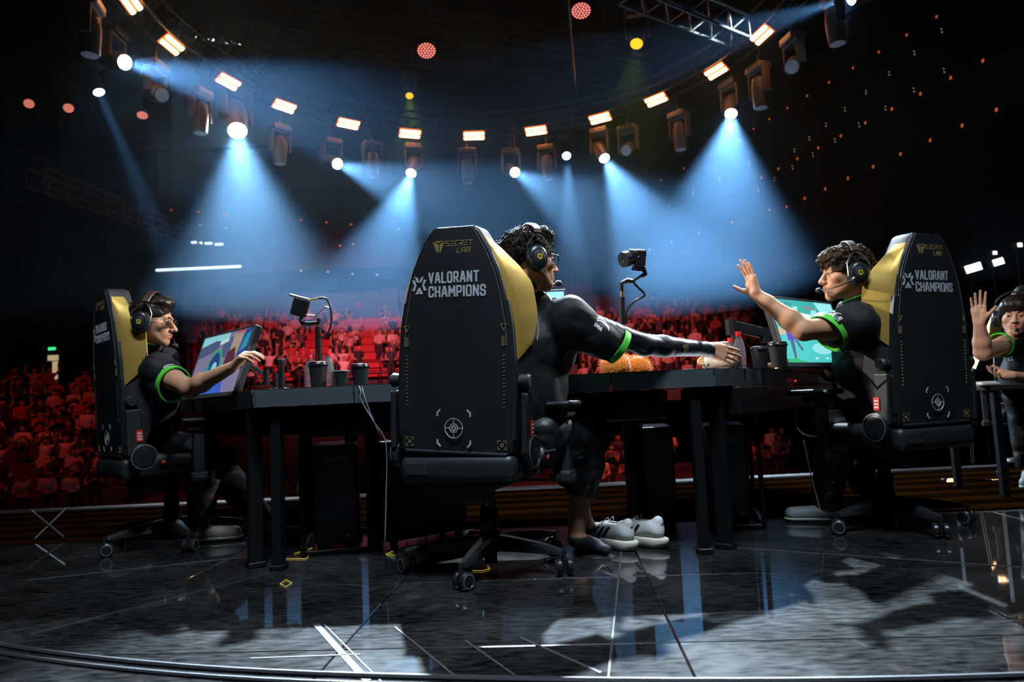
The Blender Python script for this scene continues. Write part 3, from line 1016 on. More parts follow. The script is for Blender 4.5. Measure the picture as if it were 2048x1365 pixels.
    for (y, inset) in secs:
        ring_ = []
        for z in zz:
            ring_.append((wz(z) + inset, y, min(max(z, -inset * 0.9), 0.846 + inset)))
        for z in reversed(zz):
            ring_.append((-wz(z) - inset, y, min(max(z, -inset * 0.9), 0.846 + inset)))
        rows.append([B @ Vector(p) for p in ring_])
    core = MB(); core.grid(rows, True)
    core.add(rows[-1], [tuple(range(len(rows[-1])))])
    core.add(rows[0], [tuple(reversed(range(len(rows[0]))))])
    core.build('backrest', 'leather_side', root, 50)
    # rear panel: gently domed skin over the back
    rows = []
    for z in np.linspace(0.012, 0.834, 40):
        w = wz(z) - 0.018
        row = []
        for u in np.linspace(-1, 1, 17):
            dome = 0.010 * (1 - u * u) * min(1, z * 8) * min(1, (0.86 - z) * 8)
            row.append(B @ Vector((u * w, -0.0075 - dome, z)))
        rows.append(row)
    pn = MB(); pn.grid(rows)
    panel = pn.build('rear_panel', 'leather', root, 60)
    # stitched piping around the rear panel
    lp = []
    for z in np.linspace(0.01, 0.838, 40):
        lp.append(B @ Vector((wz(z) - 0.012, -0.0065, z)))
    lp2 = [B @ Vector((-(wz(z) - 0.012), -0.0065, z)) for z in np.linspace(0.838, 0.01, 40)]
    MB().tube(lp + lp2, 0.0024, 5, closed=True).build('piping', 'leather', panel)
    nst = 90
    sm = MB()
    for k in range(0, nst):
        z0 = 0.40 + 0.438 * k / nst
        for s in (-1, 1):
            a = B @ Vector((s * (wz(z0) - 0.0205), -0.0088, z0)); b = B @ Vector((s * (wz(z0 + 0.0027) - 0.0205), -0.0088, z0 + 0.0027))
            sm.tube([a, b], 0.0008, 4)
    s_ = sm.build('stitching', 'stitch', panel); s_['kind'] = 'stuff'
    # lower edge roll of the panel
    MB().tube([B @ Vector((x, -0.004, 0.006)) for x in np.linspace(-0.205, 0.205, 12)], 0.009, 8).build('panel_edge_roll', 'leather', panel, 60)
    # ---- wings: gold upper part and black lower bolster on both sides
    D = [(0.30, 0.06), (0.34, 0.08), (0.45, 0.112), (0.55, 0.118), (0.60, 0.120), (0.62, 0.116), (0.70, 0.090), (0.76, 0.075), (0.83, 0.06)]
    O = [(0.30, 0.030), (0.36, 0.048), (0.45, 0.062), (0.58, 0.064), (0.62, 0.060), (0.70, 0.034), (0.78, 0.006), (0.83, 0.0)]
    D2 = [(0.02, 0.08), (0.12, 0.11), (0.22, 0.130), (0.32, 0.118), (0.42, 0.105), (0.46, 0.105)]
    O2 = [(0.02, 0.018), (0.2, 0.045), (0.32, 0.04), (0.46, 0.038)]

    def wing(name, mt, s, z0, z1, D_, O_, shear, n=24):
        mb = MB()
        rows = []
        for z in np.linspace(z0, z1, n):
            w = wz(z)
            d = pw(z, D_); o = pw(z, O_)
            prof = [(w - 0.012, -0.001), (w + 0.0015, 0.008), (w + o * 0.35, d * 0.30), (w + o * 0.75, d * 0.68), (w + o, d * 0.95), (w + o - 0.008, d), (w + o - 0.028, d * 0.97), (w + o * 0.3 - 0.035, d * 0.62 + 0.03), (w - 0.04, min(d * 0.4 + 0.04, 0.09))]
            t = (z - z0) / (z1 - z0)
            row = []
            for (x, y) in prof:
                zz_ = z + shear * (y / max(d, 0.01)) * (1 - t)
                row.append(B @ Vector((s * x, y, zz_)))
            rows.append(row if s > 0 else row[::-1])
        mb.grid(rows, True)
        mb.add(rows[0], [tuple(range(len(rows[0])))]); mb.add(rows[-1], [tuple(reversed(range(len(rows[-1]))))])
        return mb.build(name, mt, root, 40)

    for s in (-1, 1):
        wg = wing('gold_wing', 'gold', s, 0.335, 0.80, D, O, 0.075)
        bl = wing('side_bolster', 'leather_side', s, 0.02, 0.40, D2, O2, 0.0)
        # black strip beside the panel below the gold shoulder
        rows = []
        for z in np.linspace(0.06, 0.565, 20):
            w = wz(z)
            rows.append([B @ Vector((s * (w - 0.016), -0.0055, z)), B @ Vector((s * (w + 0.004), -0.001, z)), B @ Vector((s * (w + 0.0075), 0.016, z)), B @ Vector((s * (w + 0.006), 0.03, z))][::s])
        mb = MB(); mb.grid(rows)
        mb.build('edge_strip', 'leather', root, 50)
        # stitched front border of the wing
        pts = [B @ Vector((s * (wz(z) + pw(z, D2 and O) + 0.0005), pw(z, D) * 0.97, z)) for z in np.linspace(0.42, 0.79, 30)]
        MB().tube(pts, 0.0014, 5).build('wing_stitching', 'stitch', wg)
        # headrest side seam
        # lumbar knob
        kb = MB().lathe([(0.012, -0.03), (0.026, -0.02), (0.028, 0.012), (0.022, 0.020)], B @ Vector((s * (wz(0.27) + 0.030), 0.03, 0.27)), 20, Quaternion((0, 1, 0), R(90) * s))
        kb.build('lumbar_knob', 'chair_plastic_matt', root, 40)
        # steel arm joining hinge and back
        fr = MB().rbox(B @ Vector((s * 0.268, 0.035, 0.12)), (0.022, 0.07, 0.22), 0.006, Matrix.Rotation(RECL, 3, 'X'))
        fr.build('back_bracket', 'chair_plastic_matt', root)
        if s > 0:
            tg_ = MB().rbox(B @ Vector((0.282, 0.055, 0.10)), (0.003, 0.03, 0.055), 0.001, Matrix.Rotation(RECL, 3, 'X'), seg=1).build('warning_tag', 'tag_red', root)
            tw = MB()
            for k in range(3):
                tw.box(B @ Vector((0.2839, 0.055, 0.085 + 0.014 * k)), (0.0008, 0.02, 0.006))
            tw.build('tag_print', 'tag_white', tg_)
        else:
            tg_ = MB().rbox(B @ Vector((-0.282, 0.055, 0.10)), (0.003, 0.03, 0.055), 0.001, Matrix.Rotation(RECL, 3, 'X'), seg=1).build('warning_tag', 'tag_red', root)
            tw = MB()
            for k in range(3):
                tw.box(B @ Vector((-0.2839, 0.055, 0.085 + 0.014 * k)), (0.0008, 0.02, 0.006))
            tw.build('tag_print', 'tag_white', tg_)
    # ---- armrests
    for s in (-1, 1):
        ar = MB(); ar.rbox((s * 0.335, 0.02, 0.465), (0.034, 0.055, 0.25), 0.008); ar.rbox((s * 0.315, 0.02, 0.355), (0.10, 0.06, 0.03), 0.01); ar.rbox((s * 0.335, 0.02, 0.36), (0.05, 0.085, 0.05), 0.012)
        a_ = ar.build('armrest_post', 'chair_plastic_matt', root)
        pd = MB(); pd.rbox((s * 0.335, 0.055, 0.640), (0.10, 0.27, 0.026), 0.012, seg=3)
        pd.build('armrest_pad', 'chair_plastic', root, 60)
        MB().rbox((s * 0.335, 0.03, 0.607), (0.06, 0.15, 0.036), 0.01).build('armrest_head', 'chair_plastic_matt', root)

    # ---- prints on the rear panel
    def PM(x, z, k=1.0):
        # frame lying on the domed back, x to the viewer's right, y up, z towards the viewer
        M = B @ Matrix.Translation((0, 0, 0)) @ Matrix(((1, 0, 0, x), (0, 0, -1, -0.0158 + 0.0 * k), (0, 1, 0, z), (0, 0, 0, 1)))
        return M
    # the dome stands 10 mm proud in the middle: prints sit on it
    def PD(x, z):
        w = wz(z) - 0.018
        u = min(1, abs(x) / w)
        dome = 0.010 * (1 - u * u) * min(1, z * 8) * min(1, (0.86 - z) * 8)
        sl = -2 * 0.010 * (x / w) / w
        M = B @ Matrix(((1, 0, 0, x), (0, 0, -1, -0.0078 - dome), (0, 1, 0, z), (0, 0, 0, 1)))
        return M @ Matrix.Rotation(-math.atan(sl), 4, 'Y')

    # word mark, letter by letter so that it hugs the dome
    def word(name, mt, wrd, x, z, h, w, gap, xs, slant=0.0):
        mb = MB()
        for ch in wrd:
            if ch != ' ':
                cw = max(p[0] for l in GLY[ch] for p in l) * h * xs
                M = PD(x + cw / 2, z + h / 2) @ Matrix.Translation((-cw / 2, -h / 2, -0.0012))
                text(mb, ch, h, w, 0.0022, M, xs=xs, slant=slant)
                x += cw + gap * h
            else:
                x += 0.5 * h
        return mb.build(name, mt, panel)
    def fit(wrd, h, gap, target):
        nat = sum(max(p[0] for l in GLY[ch] for p in l) for ch in wrd) * h
        return (target - gap * h * (len(wrd) - 1)) / nat
    word('lettering', 'silver_print', 'VALORANT', -0.098, 0.637, 0.036, 0.0068, 0.30, fit('VALORANT', 0.036, 0.30, 0.200))
    word('lettering', 'silver_print', 'CHAMPIONS', -0.098, 0.585, 0.036, 0.0068, 0.30, fit('CHAMPIONS', 0.036, 0.30, 0.226))
    mb = MB()
    star_mark(mb, 0.034, 0.011, 0.002, PD(-0.142, 0.630) @ Matrix.Translation((0, 0, -0.0012)))
    mb.build('star_emblem', 'silver_print', panel)
    word('lettering', 'gold_print', 'secret', -0.030, 0.772, 0.0165, 0.0030, 0.30, 1.0, 0.12)
    word('lettering', 'gold_print', 'lab', 0.018, 0.745, 0.0165, 0.0030, 0.34, 1.0, 0.12)
    mb = MB()
    M = PD(-0.058, 0.765) @ Matrix.Translation((0, 0, -0.0012))
    mb.prism([(-0.026, 0.024), (0.0, 0.016), (-0.002, -0.030)][::-1], 0.002, M)
    mb.prism([(0.026, 0.024), (0.004, 0.014), (0.003, -0.028)], 0.002, M)
    mb.prism([(-0.022, 0.027), (0.022, 0.027), (0.001, 0.019)][::-1], 0.002, M)
    mb.build('shield_emblem', 'gold_print', panel)
    for s in (-1, 1):
        x = s * 0.198
        mb = MB()
        M = PD(x, 0.468)
        strokes(mb, [[(-0.011, 0.010), (0.011, 0.010), (0.0, -0.014), (-0.011, 0.010)]], 0.0022, 0.0018, M)
        mb.build('triangle_mark', 'gold_print', panel)
        mb = MB()
        for k in range(4):
            M = PD(x, 0.400 + 0.0088 * k)
            strokes(mb, [[(-0.007, 0.006), (-0.001, 0.006), (-0.001, 0.0), (-0.007, 0.0), (-0.007, 0.006)], [(0.002, 0.0), (0.002, 0.006), (0.008, 0.006), (0.008, 0.002)]], 0.0015, 0.0018, M)
        mb.build('serial_print', 'gold_print', panel)
        mb = MB()
        for k in range(14):
            M = PD(x, 0.180 + 0.0142 * k)
            mb.prism([(-0.0030, -0.004), (0.0030, 0.0005), (0.0030, 0.0045), (-0.0030, 0.0)], 0.0018, M)
        d_ = mb.build('dash_row', 'gold_print', panel)
        mb = MB()
        M = PD(s * 0.188, 0.042)
        q = 0.015
        for (a, b) in ((1, 1), (-1, 1), (-1, -1), (1, -1)):
            strokes(mb, [[(a * q, b * q * 0.4), (a * q, b * q), (a * q * 0.4, b * q)]], 0.0026, 0.0018, M)
        strokes(mb, [[(0.005 * math.cos(t), 0.006 * math.sin(t)) for t in np.linspace(0, 2 * math.pi, 9)]], 0.003, 0.0018, M)
        mb.build('bracket_mark', 'gold_print', panel)
    mb = MB()
    M = PD(0.0, 0.098)
    for rr2 in (0.036, 0.0165):
        strokes(mb, [[(rr2 * math.cos(t), rr2 * math.sin(t)) for t in np.linspace(0, 2 * math.pi, 33)]], 0.0022, 0.0018, M)
    strokes(mb, [[(0, 0.011), (0, 0.040)], [(0, -0.011), (0, -0.040)], [(0.011, 0), (0.038, 0)], [(-0.011, 0), (-0.038, 0)]], 0.0020, 0.0018, M)
    star_mark(mb, 0.011, 0.004, 0.0018, M)
    mb.build('target_mark', 'silver_print', panel)
    for (a, b) in ((1, 1), (-1, 1), (-1, -1), (1, -1)):
        mb = MB()
        strokes(mb, [[(a * 0.067, b * 0.045), (a * 0.067, b * 0.056), (a * 0.056, b * 0.067)]], 0.006, 0.0018, M)
        mb.build('corner_bracket', 'silver_print', panel)
    return root


chair_proto = make_chair()
del chair_proto['star']
CHAIRS = [((-0.125, 2.88), -21, 12, 'black and gold gaming chair in the middle with its back square to the view'),
          ((1.73, 3.36), 22, -8, 'black and gold gaming chair behind the player raising an arm at the right desk'),
          ((-1.84, 3.76), -46, 20, 'black and gold gaming chair seen edge-on behind the player in glasses at left')]
chairs = []
for i, ((x, y), a, star, lb) in enumerate(CHAIRS):
    chairs.append(chair_proto if i == 0 else copy_tree(chair_proto))
for c, ((x, y), a, star, lb) in zip(chairs, CHAIRS):
    c.location = (x, y, 0.0)
    c.rotation_euler = (0, 0, R(a))
    c['label'] = lb
    c['group'] = 'gaming chairs'
    for ch in c.children:
        if ch.name.startswith('leg'):
            ch.rotation_euler.z += R(star)
# the backrest of the middle chair gives way to its leaning sitter
TL = Matrix.Translation((0, 0, 0.47)) @ Matrix.Rotation(R(3.6), 4, 'Y') @ Matrix.Translation((0, 0, -0.47))
for ch in chairs[0].children:
    if ch.name.split('.')[0] in ('backrest', 'rear_panel', 'gold_wing', 'side_bolster', 'edge_strip', 'lumbar_knob', 'back_bracket', 'warning_tag'):
        ch.matrix_local = TL

# ------------------------------------------------------------------ desks
mat('desk_face', (0.10, 0.12, 0.135), 0.42, 0.1, var=0.1, vscale=5)
mat('desk_top', (0.015, 0.016, 0.018), 0.45, bump=0.05, bscale=300)
mat('desk_leg', (0.0045, 0.005, 0.006), 0.42, spec=0.35)
mat('cable_black', (0.01, 0.01, 0.01), 0.45)
mat('cable_grey', (0.25, 0.26, 0.28), 0.45)
mat('led_blue', (0.1, 0.1, 0.8), 0.4, emit=(0.12, 0.15, 1.0), es=2.5, nosample=True)
mat('led_redsmall', (0.8, 0.05, 0.05), 0.4, emit=(1.0, 0.04, 0.03), es=1.5, nosample=True)
mat('led_green', (0.05, 0.8, 0.2), 0.4, emit=(0.03, 0.9, 0.25), es=0.8, nosample=True)
DZ = 0.76
TH = 0.075


def poly_slab(mb, poly, z0, z1):
    mb.prism(poly, z1 - z0, Matrix.Translation((0, 0, z0)))


def desk(label, corners, legs, tray, joints):
    """corners: front-a, front-b, back-b, back-a (counter-clockwise from above)"""
    c0 = Vector((sum(p[0] for p in corners) / 4, sum(p[1] for p in corners) / 4, 0))
    t = thing('gaming_desk', label, 'desk', c0, None, 'gaming desks')
    L = [(p[0] - c0.x, p[1] - c0.y) for p in corners]
    mb = MB(); poly_slab(mb, L, DZ - 0.028, DZ)
    mb.build('desktop', 'desk_top', t)
    a, b = Vector((*L[0], 0)), Vector((*L[1], 0))
    d = (b - a).normalized(); n = Vector((d.y, -d.x, 0))
    # front apron in panels with a narrow joint
    for (u0, u1) in joints:
        p0 = a + d * ((b - a).length * u0 + 0.003); p1 = a + d * ((b - a).length * u1 - 0.003)
        mb = MB()
        q = [p0 + n * 0.004, p1 + n * 0.004, p1 - n * 0.014, p0 - n * 0.014]
        vs = [Vector((p.x, p.y, DZ - TH)) - n * 0.012 for p in q] + [Vector((p.x, p.y, DZ - 0.004)) for p in q]
        mb.add(vs, [(3, 2, 1, 0), (4, 5, 6, 7), (0, 1, 5, 4), (1, 2, 6, 5), (2, 3, 7, 6), (3, 0, 4, 7)])
        mb.build('front_panel', 'desk_face', t)
    for (x, y) in legs:
        mb = MB(); mb.rbox((x - c0.x, y - c0.y, 0.362), (0.042, 0.06, 0.68), 0.004, math.atan2(d.y, d.x), seg=1)
        mb.rbox((x - c0.x, y - c0.y, 0.012), (0.06, 0.075, 0.024), 0.004, math.atan2(d.y, d.x), seg=1)
        mb.build('leg', 'desk_leg', t)
    mb = MB()
    (x0, y0), (x1, y1), dep, h = tray
    v0, v1 = Vector((x0 - c0.x, y0 - c0.y, 0)), Vector((x1 - c0.x, y1 - c0.y, 0))
    m_ = (v0 + v1) / 2
    mb.rbox((m_.x, m_.y, DZ - TH - h / 2 - 0.001), ((v1 - v0).length, dep, h), 0.01, math.atan2((v1 - v0).y, (v1 - v0).x), seg=1)
    mb.build('cable_tray', 'desk_leg', t)
    return t


A_, B_ = Vector((-1.10, 2.95, 0)), Vector((0.83, 2.90, 0))
dl, dr = Vector((-0.575, 0.818, 0)), Vector((0.666, 0.746, 0))
nl, nr = Vector((0.818, 0.575, 0)), Vector((-0.746, 0.666, 0))
A2, B2 = A_ + Vector((0.36, 0.70, 0)), B_ + Vector((-0.315, 0.70, 0))
g = 0.004
desk_c = desk('wide black gaming desk in front of the middle chair', [(A_.x + g, A_.y), (B_.x - g, B_.y), (B2.x - g, B2.y), (A2.x + g, A2.y)],
              [(A_.x + 0.075, 3.02), (B_.x - 0.075, 2.965), (0.555, 3.53), (-0.72, 3.58)], ((-0.95, 3.20), (0.66, 3.17), 0.30, 0.13), ((0, 0.22), (0.22, 0.78), (0.78, 1)))
LB = A_ + dl * 1.75
desk_l = desk('black gaming desk of the player in glasses at left', [(LB.x, LB.y), (A_.x - g, A_.y + g), (A2.x - g, A2.y + g), ((LB + nl * 0.72).x, (LB + nl * 0.72).y)],
              [(-1.15, 3.09), (-1.85, 4.22), (-0.86, 3.68), (-1.35, 4.55)], ((-1.05, 3.25), (-1.75, 4.24), 0.28, 0.13), ((0, 0.5), (0.5, 1)))
RB = B_ + dr * 1.55
desk_r = desk('black gaming desk of the player raising an arm at right', [(B_.x + g, B_.y + g), (RB.x, RB.y), ((RB + nr * 0.72).x, (RB + nr * 0.72).y), (B2.x + g, B2.y + g)],
              [(B_.x + 0.035, 3.03), (1.76, 4.0), (0.62, 3.66), (1.25, 4.45)], ((0.86, 3.12), (1.70, 4.07), 0.28, 0.13), ((0, 0.5), (0.5, 1)))

# sockets and small lamps under the desks
for i, (px, py, Y, m, lb) in enumerate(((776, 797, 3.02, 'led_blue', 'tiny blue lamp under the middle desk beside the chair'), (769, 801, 3.02, 'led_blue', 'fainter tiny blue lamp under the middle desk'), (1555, 799, 3.55, 'led_blue', 'tiny blue lamp under the right desk'),
                                        (1591, 762, 3.55, 'led_redsmall', 'small red lamp on the right desk edge'), (1573, 801, 3.55, 'led_redsmall', 'small red lamp under the right desk'), (497, 851, 3.4, 'led_redsmall', 'small red lamp under the left desk'))):
    tag(MB().rbox((0, 0, 0), (0.008, 0.01, 0.008), 0.002, seg=1).build('indicator_lamp', m, None, loc=at(px, py, Y)), lb, 'lamp', 'indicator lamps under the desks')

# ------------------------------------------------------------------ PC towers
mat('pc_body', (0.014, 0.016, 0.019), 0.38)
mat('pc_panel', (0.022, 0.026, 0.030), 0.30)
mat('pc_print', (0.42, 0.46, 0.5), 0.4)
mat('mesh_glint', (0.30, 0.10, 0.06), 0.5)  # reddish light through the vent holes, put into their colour
mat('badge_red', (0.7, 0.08, 0.03), 0.5)


def pc_tower(label, x, y, yaw, stand=True, letters='front', perf=False):
    t = thing('pc_tower', label, 'computer', (x, y, 0), R(yaw), 'computers under the desks')
    w, d, h = 0.20, 0.44, 0.46
    z0 = 0.035
    mb = MB(); mb.rbox((0, 0, z0 + h / 2), (w, d, h), 0.008); body = mb.build('case', 'pc_body', t)
    MB().rbox((0, -d / 2 - 0.004, z0 + h / 2), (w - 0.012, 0.012, h - 0.012), 0.004, seg=1).build('front_panel', 'pc_panel', t)
    for s in (-1, 1):
        MB().rbox((s * (w / 2 + 0.002), 0.01, z0 + h / 2), (0.006, d - 0.05, h - 0.03), 0.002, seg=1).build('side_panel', 'pc_panel', t)
    mb = MB()
    M = Matrix.Translation((-0.045, -d / 2 - 0.0095, z0 + h - 0.075)) @ Matrix.Rotation(R(90), 4, 'X')
    if letters == 'front':
        text(mb, 'omen', 0.020, 0.0028, 0.0012, M, gap=0.5)
        mb.build('lettering', 'pc_print', t)
        bd = MB().rbox((0.055, -d / 2 - 0.011, z0 + 0.035), (0.022, 0.003, 0.026), 0.002, seg=1).build('badge', 'badge_red', t)
        MB().box((0.055, -d / 2 - 0.0128, z0 + 0.038), (0.014, 0.0008, 0.010)).build('badge_print', 'tag_white', bd)
    else:
        s = 1 if letters == 'right' else -1
        M = Matrix.Translation((s * (w / 2 + 0.0045), -0.06 * s, z0 + h - 0.13)) @ Matrix.Rotation(R(90) * s, 4, 'Z') @ Matrix.Rotation(R(90), 4, 'X')
        text(mb, 'omen', 0.026, 0.0036, 0.0012, M, gap=0.5)
        mb.build('lettering', 'pc_print', t)
    if perf:
        dm = MB()
        for i in range(11):
            for j in range(30):
                if 9 < j < 12 or (i in (0, 10) and j % 3):
                    continue
                dm.lathe([(0.0042, 0), (0.002, 0.0008)], (-0.08 + 0.016 * i + (0.008 if j % 2 else 0), -d / 2 - 0.0105, z0 + 0.03 + 0.0138 * j), 6, Quaternion((1, 0, 0), R(90)))
        o = dm.build('vent_holes', 'mesh_glint', t); o['kind'] = 'stuff'
    for sx in (-1, 1):
        for sy in (-1, 1):
            MB().rbox((sx * 0.075, sy * 0.18, 0.0176), (0.03, 0.03, 0.034), 0.004, seg=1).build('foot', 'pc_body', t)
    return t


def pc_stand(label, x, y, yaw):
    t = thing('pc_stand', label, 'stand', (x, y, 0), R(yaw), 'computer stands')
    w, d, h, r = 0.30, 0.53, 0.56, 0.022
    for sx in (-1, 1):
        for sy in (-1, 1):
            MB().rbox((sx * w / 2, sy * d / 2, h / 2), (r, r, h), 0.003, seg=1).build('post', 'desk_leg', t)
    for z in (0.012, h - 0.012):
        for s in (-1, 1):
            MB().rbox((s * w / 2, 0, z), (r * 0.9, d - r, r), 0.003, seg=1).build('rail', 'desk_leg', t)
            MB().rbox((0, s * d / 2, z), (w - r, r * 0.9, r), 0.003, seg=1).build('rail', 'desk_leg', t)
    return t


pc_tower('black computer tower in a frame under the left end of the middle desk', -0.905, 3.55, 12)
pc_stand('black square bar frame around the tower under the left end of the middle desk', -0.905, 3.55, 12)
pc_tower('black computer tower turned sideways next to the middle chair base', -0.50, 3.52, -52, letters='left', perf=True)
pc_tower('computer tower with a perforated front behind the white shoes', 0.74, 3.90, -8, letters='left', perf=True)
pc_tower('black computer tower in a frame under the right desk', 1.08, 3.70, -14)
pc_stand('black square bar frame around the tower under the right desk', 1.08, 3.70, -14)

# ------------------------------------------------------------------ monitors
mat('monitor_body', (0.02, 0.022, 0.025), 0.35)
mat('bezel', (0.10, 0.11, 0.12), 0.35, 0.5)


def em(name, c, e=1.0):
    return mat(name, tuple(x * 0.3 for x in c), 0.4, emit=c, es=e)


SCR = {'sky': (0.35, 0.85, 0.88), 'wall': (0.06, 0.45, 0.42), 'ground': (0.09, 0.62, 0.58), 'grass': (0.05, 0.48, 0.20), 'white': (0.8, 0.95, 0.95), 'blue': (0.06, 0.16, 0.75), 'purple': (0.14, 0.09, 0.55), 'sand': (0.62, 0.50, 0.33),
       'slate': (0.10, 0.14, 0.28), 'lilac': (0.30, 0.26, 0.42), 'navy': (0.03, 0.07, 0.30), 'teal': (0.02, 0.40, 0.46), 'maroon': (0.12, 0.03, 0.05), 'redui': (0.75, 0.08, 0.10), 'green': (0.05, 0.45, 0.2), 'tan': (0.5, 0.40, 0.28)}
for k_, c_ in SCR.items():
    em('scr_' + k_, c_, 0.9)
    em('scrl_' + k_, c_, 0.55)


def monitor(label, tl, tr, tilt, shapes, w=0.61, h=0.35, pre='scr_', arm=None):
    """tl, tr: top corners of the panel as seen from the front"""
    tl, tr = Vector(tl), Vector(tr)
    xd = (tr - tl); xd.z = 0
    xd.normalize()
    nf = Vector((xd.y, -xd.x, 0))      # towards the viewer of the screen
    up = (Vector((0, 0, 1)) * math.cos(tilt) - nf * math.sin(tilt)).normalized()
    nz = xd.cross(up) * 1.0
    cc = (tl + tr) / 2 - up * (h / 2)
    M = Matrix(((xd.x, up.x, nz.x, cc.x), (xd.y, up.y, nz.y, cc.y), (xd.z, up.z, nz.z, cc.z), (0, 0, 0, 1)))
    t = thing('monitor', label, 'monitor', (0, 0, 0), None, 'monitors on the desks')
    t.matrix_world = M
    MB().rbox((0, 0, -0.018), (w, h, 0.032), 0.006).build('housing', 'monitor_body', t)
    mb = MB()
    for s in (-1, 1):
        mb.rbox((s * (w / 2 - 0.004), 0, 0.0), (0.010, h, 0.010), 0.002, seg=1)
    mb.rbox((0, h / 2 - 0.004, 0), (w, 0.009, 0.010), 0.002, seg=1)
    mb.rbox((0, -h / 2 + 0.010, 0), (w, 0.022, 0.010), 0.002, seg=1)
    mb.build('bezel', 'bezel', t)
    sw, sh = w - 0.016, h - 0.03
    sc = MB().box((0, 0.006, -0.0012), (sw, sh, 0.002)).build('screen', pre + shapes[0], t)
    z = 0.0002
    for (mn, poly) in shapes[1]:
        mb = MB()
        mb.prism([((u - 0.5) * sw, (v - 0.5) * sh + 0.006) for u, v in poly], 0.0003, Matrix.Translation((0, 0, z)))
        z += 0.00035
        mb.build('picture_patch', pre + mn, sc)
    MB().rbox((0, 0, -0.05), (0.16, 0.14, 0.04), 0.01).build('rear_mount', 'monitor_body', t)
    return t, M


def circ(cx, cy, rx, ry, n=20, a0=0, a1=2 * math.pi):
    return [(cx + rx * math.cos(a), cy + ry * math.sin(a)) for a in np.linspace(a0, a1, n, endpoint=(a1 - a0) < 6.2)]


RIGHT_PIC = ('ground', [('sky', [(0, .62), (1, .62), (1, 1), (0, 1)]), ('wall', [(0.0, .55), (.12, .60), (.35, .9), (.42, .9), (.30, .58), (.5, .56), (.62, .86), (.70, .86), (.64, .55), (1, .52), (1, .62), (.8, .70), (.7, 1.0), (.0, 1.0), (0.25, .8)]),
                        ('white', [(.40, .70), (.58, .68), (.58, .78), (.40, .80)]), ('teal', [(.66, .5), (.82, .5), (.80, .84), (.70, .86)]), ('sand', [(0, .42), (.16, .44), (.16, .52), (0, .54)]), ('sand', [(.22, .42), (.36, .44), (.34, .52), (.22, .50)]),
                        ('purple', [(.10, .34), (.24, .36), (.26, .52), (.20, .66), (.13, .64)]), ('slate', [(.12, .06), (.15, .06), (.19, .35), (.13, .35)]), ('slate', [(.20, .35), (.24, .35), (.29, .20), (.26, .18)]),
                        ('sky', circ(.60, .22, .16, .09)), ('grass', [(.0, .0), (.3, .0), (.12, .06), (0, .05)]), ('grass', [(.62, 0), (1, 0), (1, .12), (.8, .05)]),
                        ('white', [(.44, .05), (.47, .05), (.47, .08), (.44, .08)]), ('white', [(.60, .06), (.62, .05), (.64, .06), (.62, .09)]), ('white', [(.68, .06), (.70, .05), (.72, .06), (.70, .09)]), ('redui', [(.50, .88), (.64, .86), (.64, .88), (.50, .90)]),
                        ('slate', circ(.17, .93, .013, .02, 8)), ('slate', circ(.23, .925, .013, .02, 8)), ('slate', circ(.29, .92, .013, .02, 8))])
LEFT_PIC = ('lilac', [('sky', [(0, .80), (.55, .82), (.55, 1), (0, 1)]), ('slate', [(.0, .62), (.30, .70), (.5, .86), (.30, .90), (0, .82)]), ('tan', [(.62, .55), (.80, .60), (.82, .95), (.66, .95)]), ('slate', [(.50, .60), (.66, .55), (.64, .92), (.46, .88)]),
                      ('navy', [(.78, .3), (1, .35), (1, 1), (.86, .98)]), ('teal', [(.84, .62), (.96, .70), (.97, .95), (.90, .9)]), ('blue', [(0, 0), (.75, 0), (.70, .18), (.45, .22), (.2, .2), (0, .16)]), ('tan', [(.02, .16), (.2, .2), (.18, .3), (.02, .28)]),
                      ('green', circ(.42, .34, .15, .40, 20, 0, math.pi)), ('navy', circ(.42, .34, .12, .34, 20, 0, math.pi)), ('teal', [(.22, .2), (.32, .22), (.34, .48), (.26, .42)]), ('sky', circ(.44, .42, .05, .1, 14)),
                      ('maroon', [(.60, .25), (.76, .2), (.82, .5), (.76, .72), (.64, .66)]), ('lilac', [(.5, .04), (.58, .2), (.64, .42), (.56, .34)]), ('white', [(.42, .80), (.58, .84), (.58, .90), (.42, .86)]), ('redui', [(.72, .955), (.86, .96), (.86, .985), (.72, .98)])])
CENT_PIC = ('teal', [('sky', [(0, .6), (1, .6), (1, 1), (0, 1)]), ('wall', [(.7, .55), (1, .55), (1, .8), (.75, .85)])])
monitor('tilted monitor with a dim blue game picture in front of the player in glasses', at(405, 677, 3.74), at(521, 647, 3.24), R(19), LEFT_PIC, 0.62, 0.35, 'scrl_')
monitor('bright monitor with a turquoise game picture behind the raised arm', at(1522, 594, 3.22), at(1668, 604, 3.66), R(14), RIGHT_PIC, 0.62, 0.35)
monitor('monitor hidden behind the middle player, only its corner showing', (-0.34, 3.42, 1.20), (0.275, 3.42, 1.20), R(8), CENT_PIC, 0.615, 0.35)


# monitor arms: clamp, post, two links
def monitor_arm(label, pts, r, post_top, w=0.03, mt='black_plastic', mt2=None):
    base = Vector(pts[0])
    t = thing('monitor_mount', label, 'monitor mount', (base.x, base.y, DZ), None, 'monitor arms')
    O = Vector((base.x, base.y, DZ))
    MB().rbox((0, 0, 0.012), (0.09, 0.09, 0.022), 0.006).build('clamp', mt, t)
    MB().cyl((0, 0, 0.02), (0, 0, post_top - DZ), r, n=16).build('post', mt, t, 40)
    for a, b in zip(pts[1:-1], pts[2:]):
        a, b = Vector(a) - O, Vector(b) - O
        d = b - a
        MB().rbox((a + b) / 2, (d.length + 0.04, w * 0.8, w * 1.6), 0.01, d.to_track_quat('X', 'Z')).build('link', mt2 or mt, t)
    for a in pts[1:]:
        a = Vector(a) - O
        MB().cyl(a - Vector((0, 0, 0.045)), a + Vector((0, 0, 0.03)), r * 1.15, n=16).build('joint', mt, t, 40)
    return t


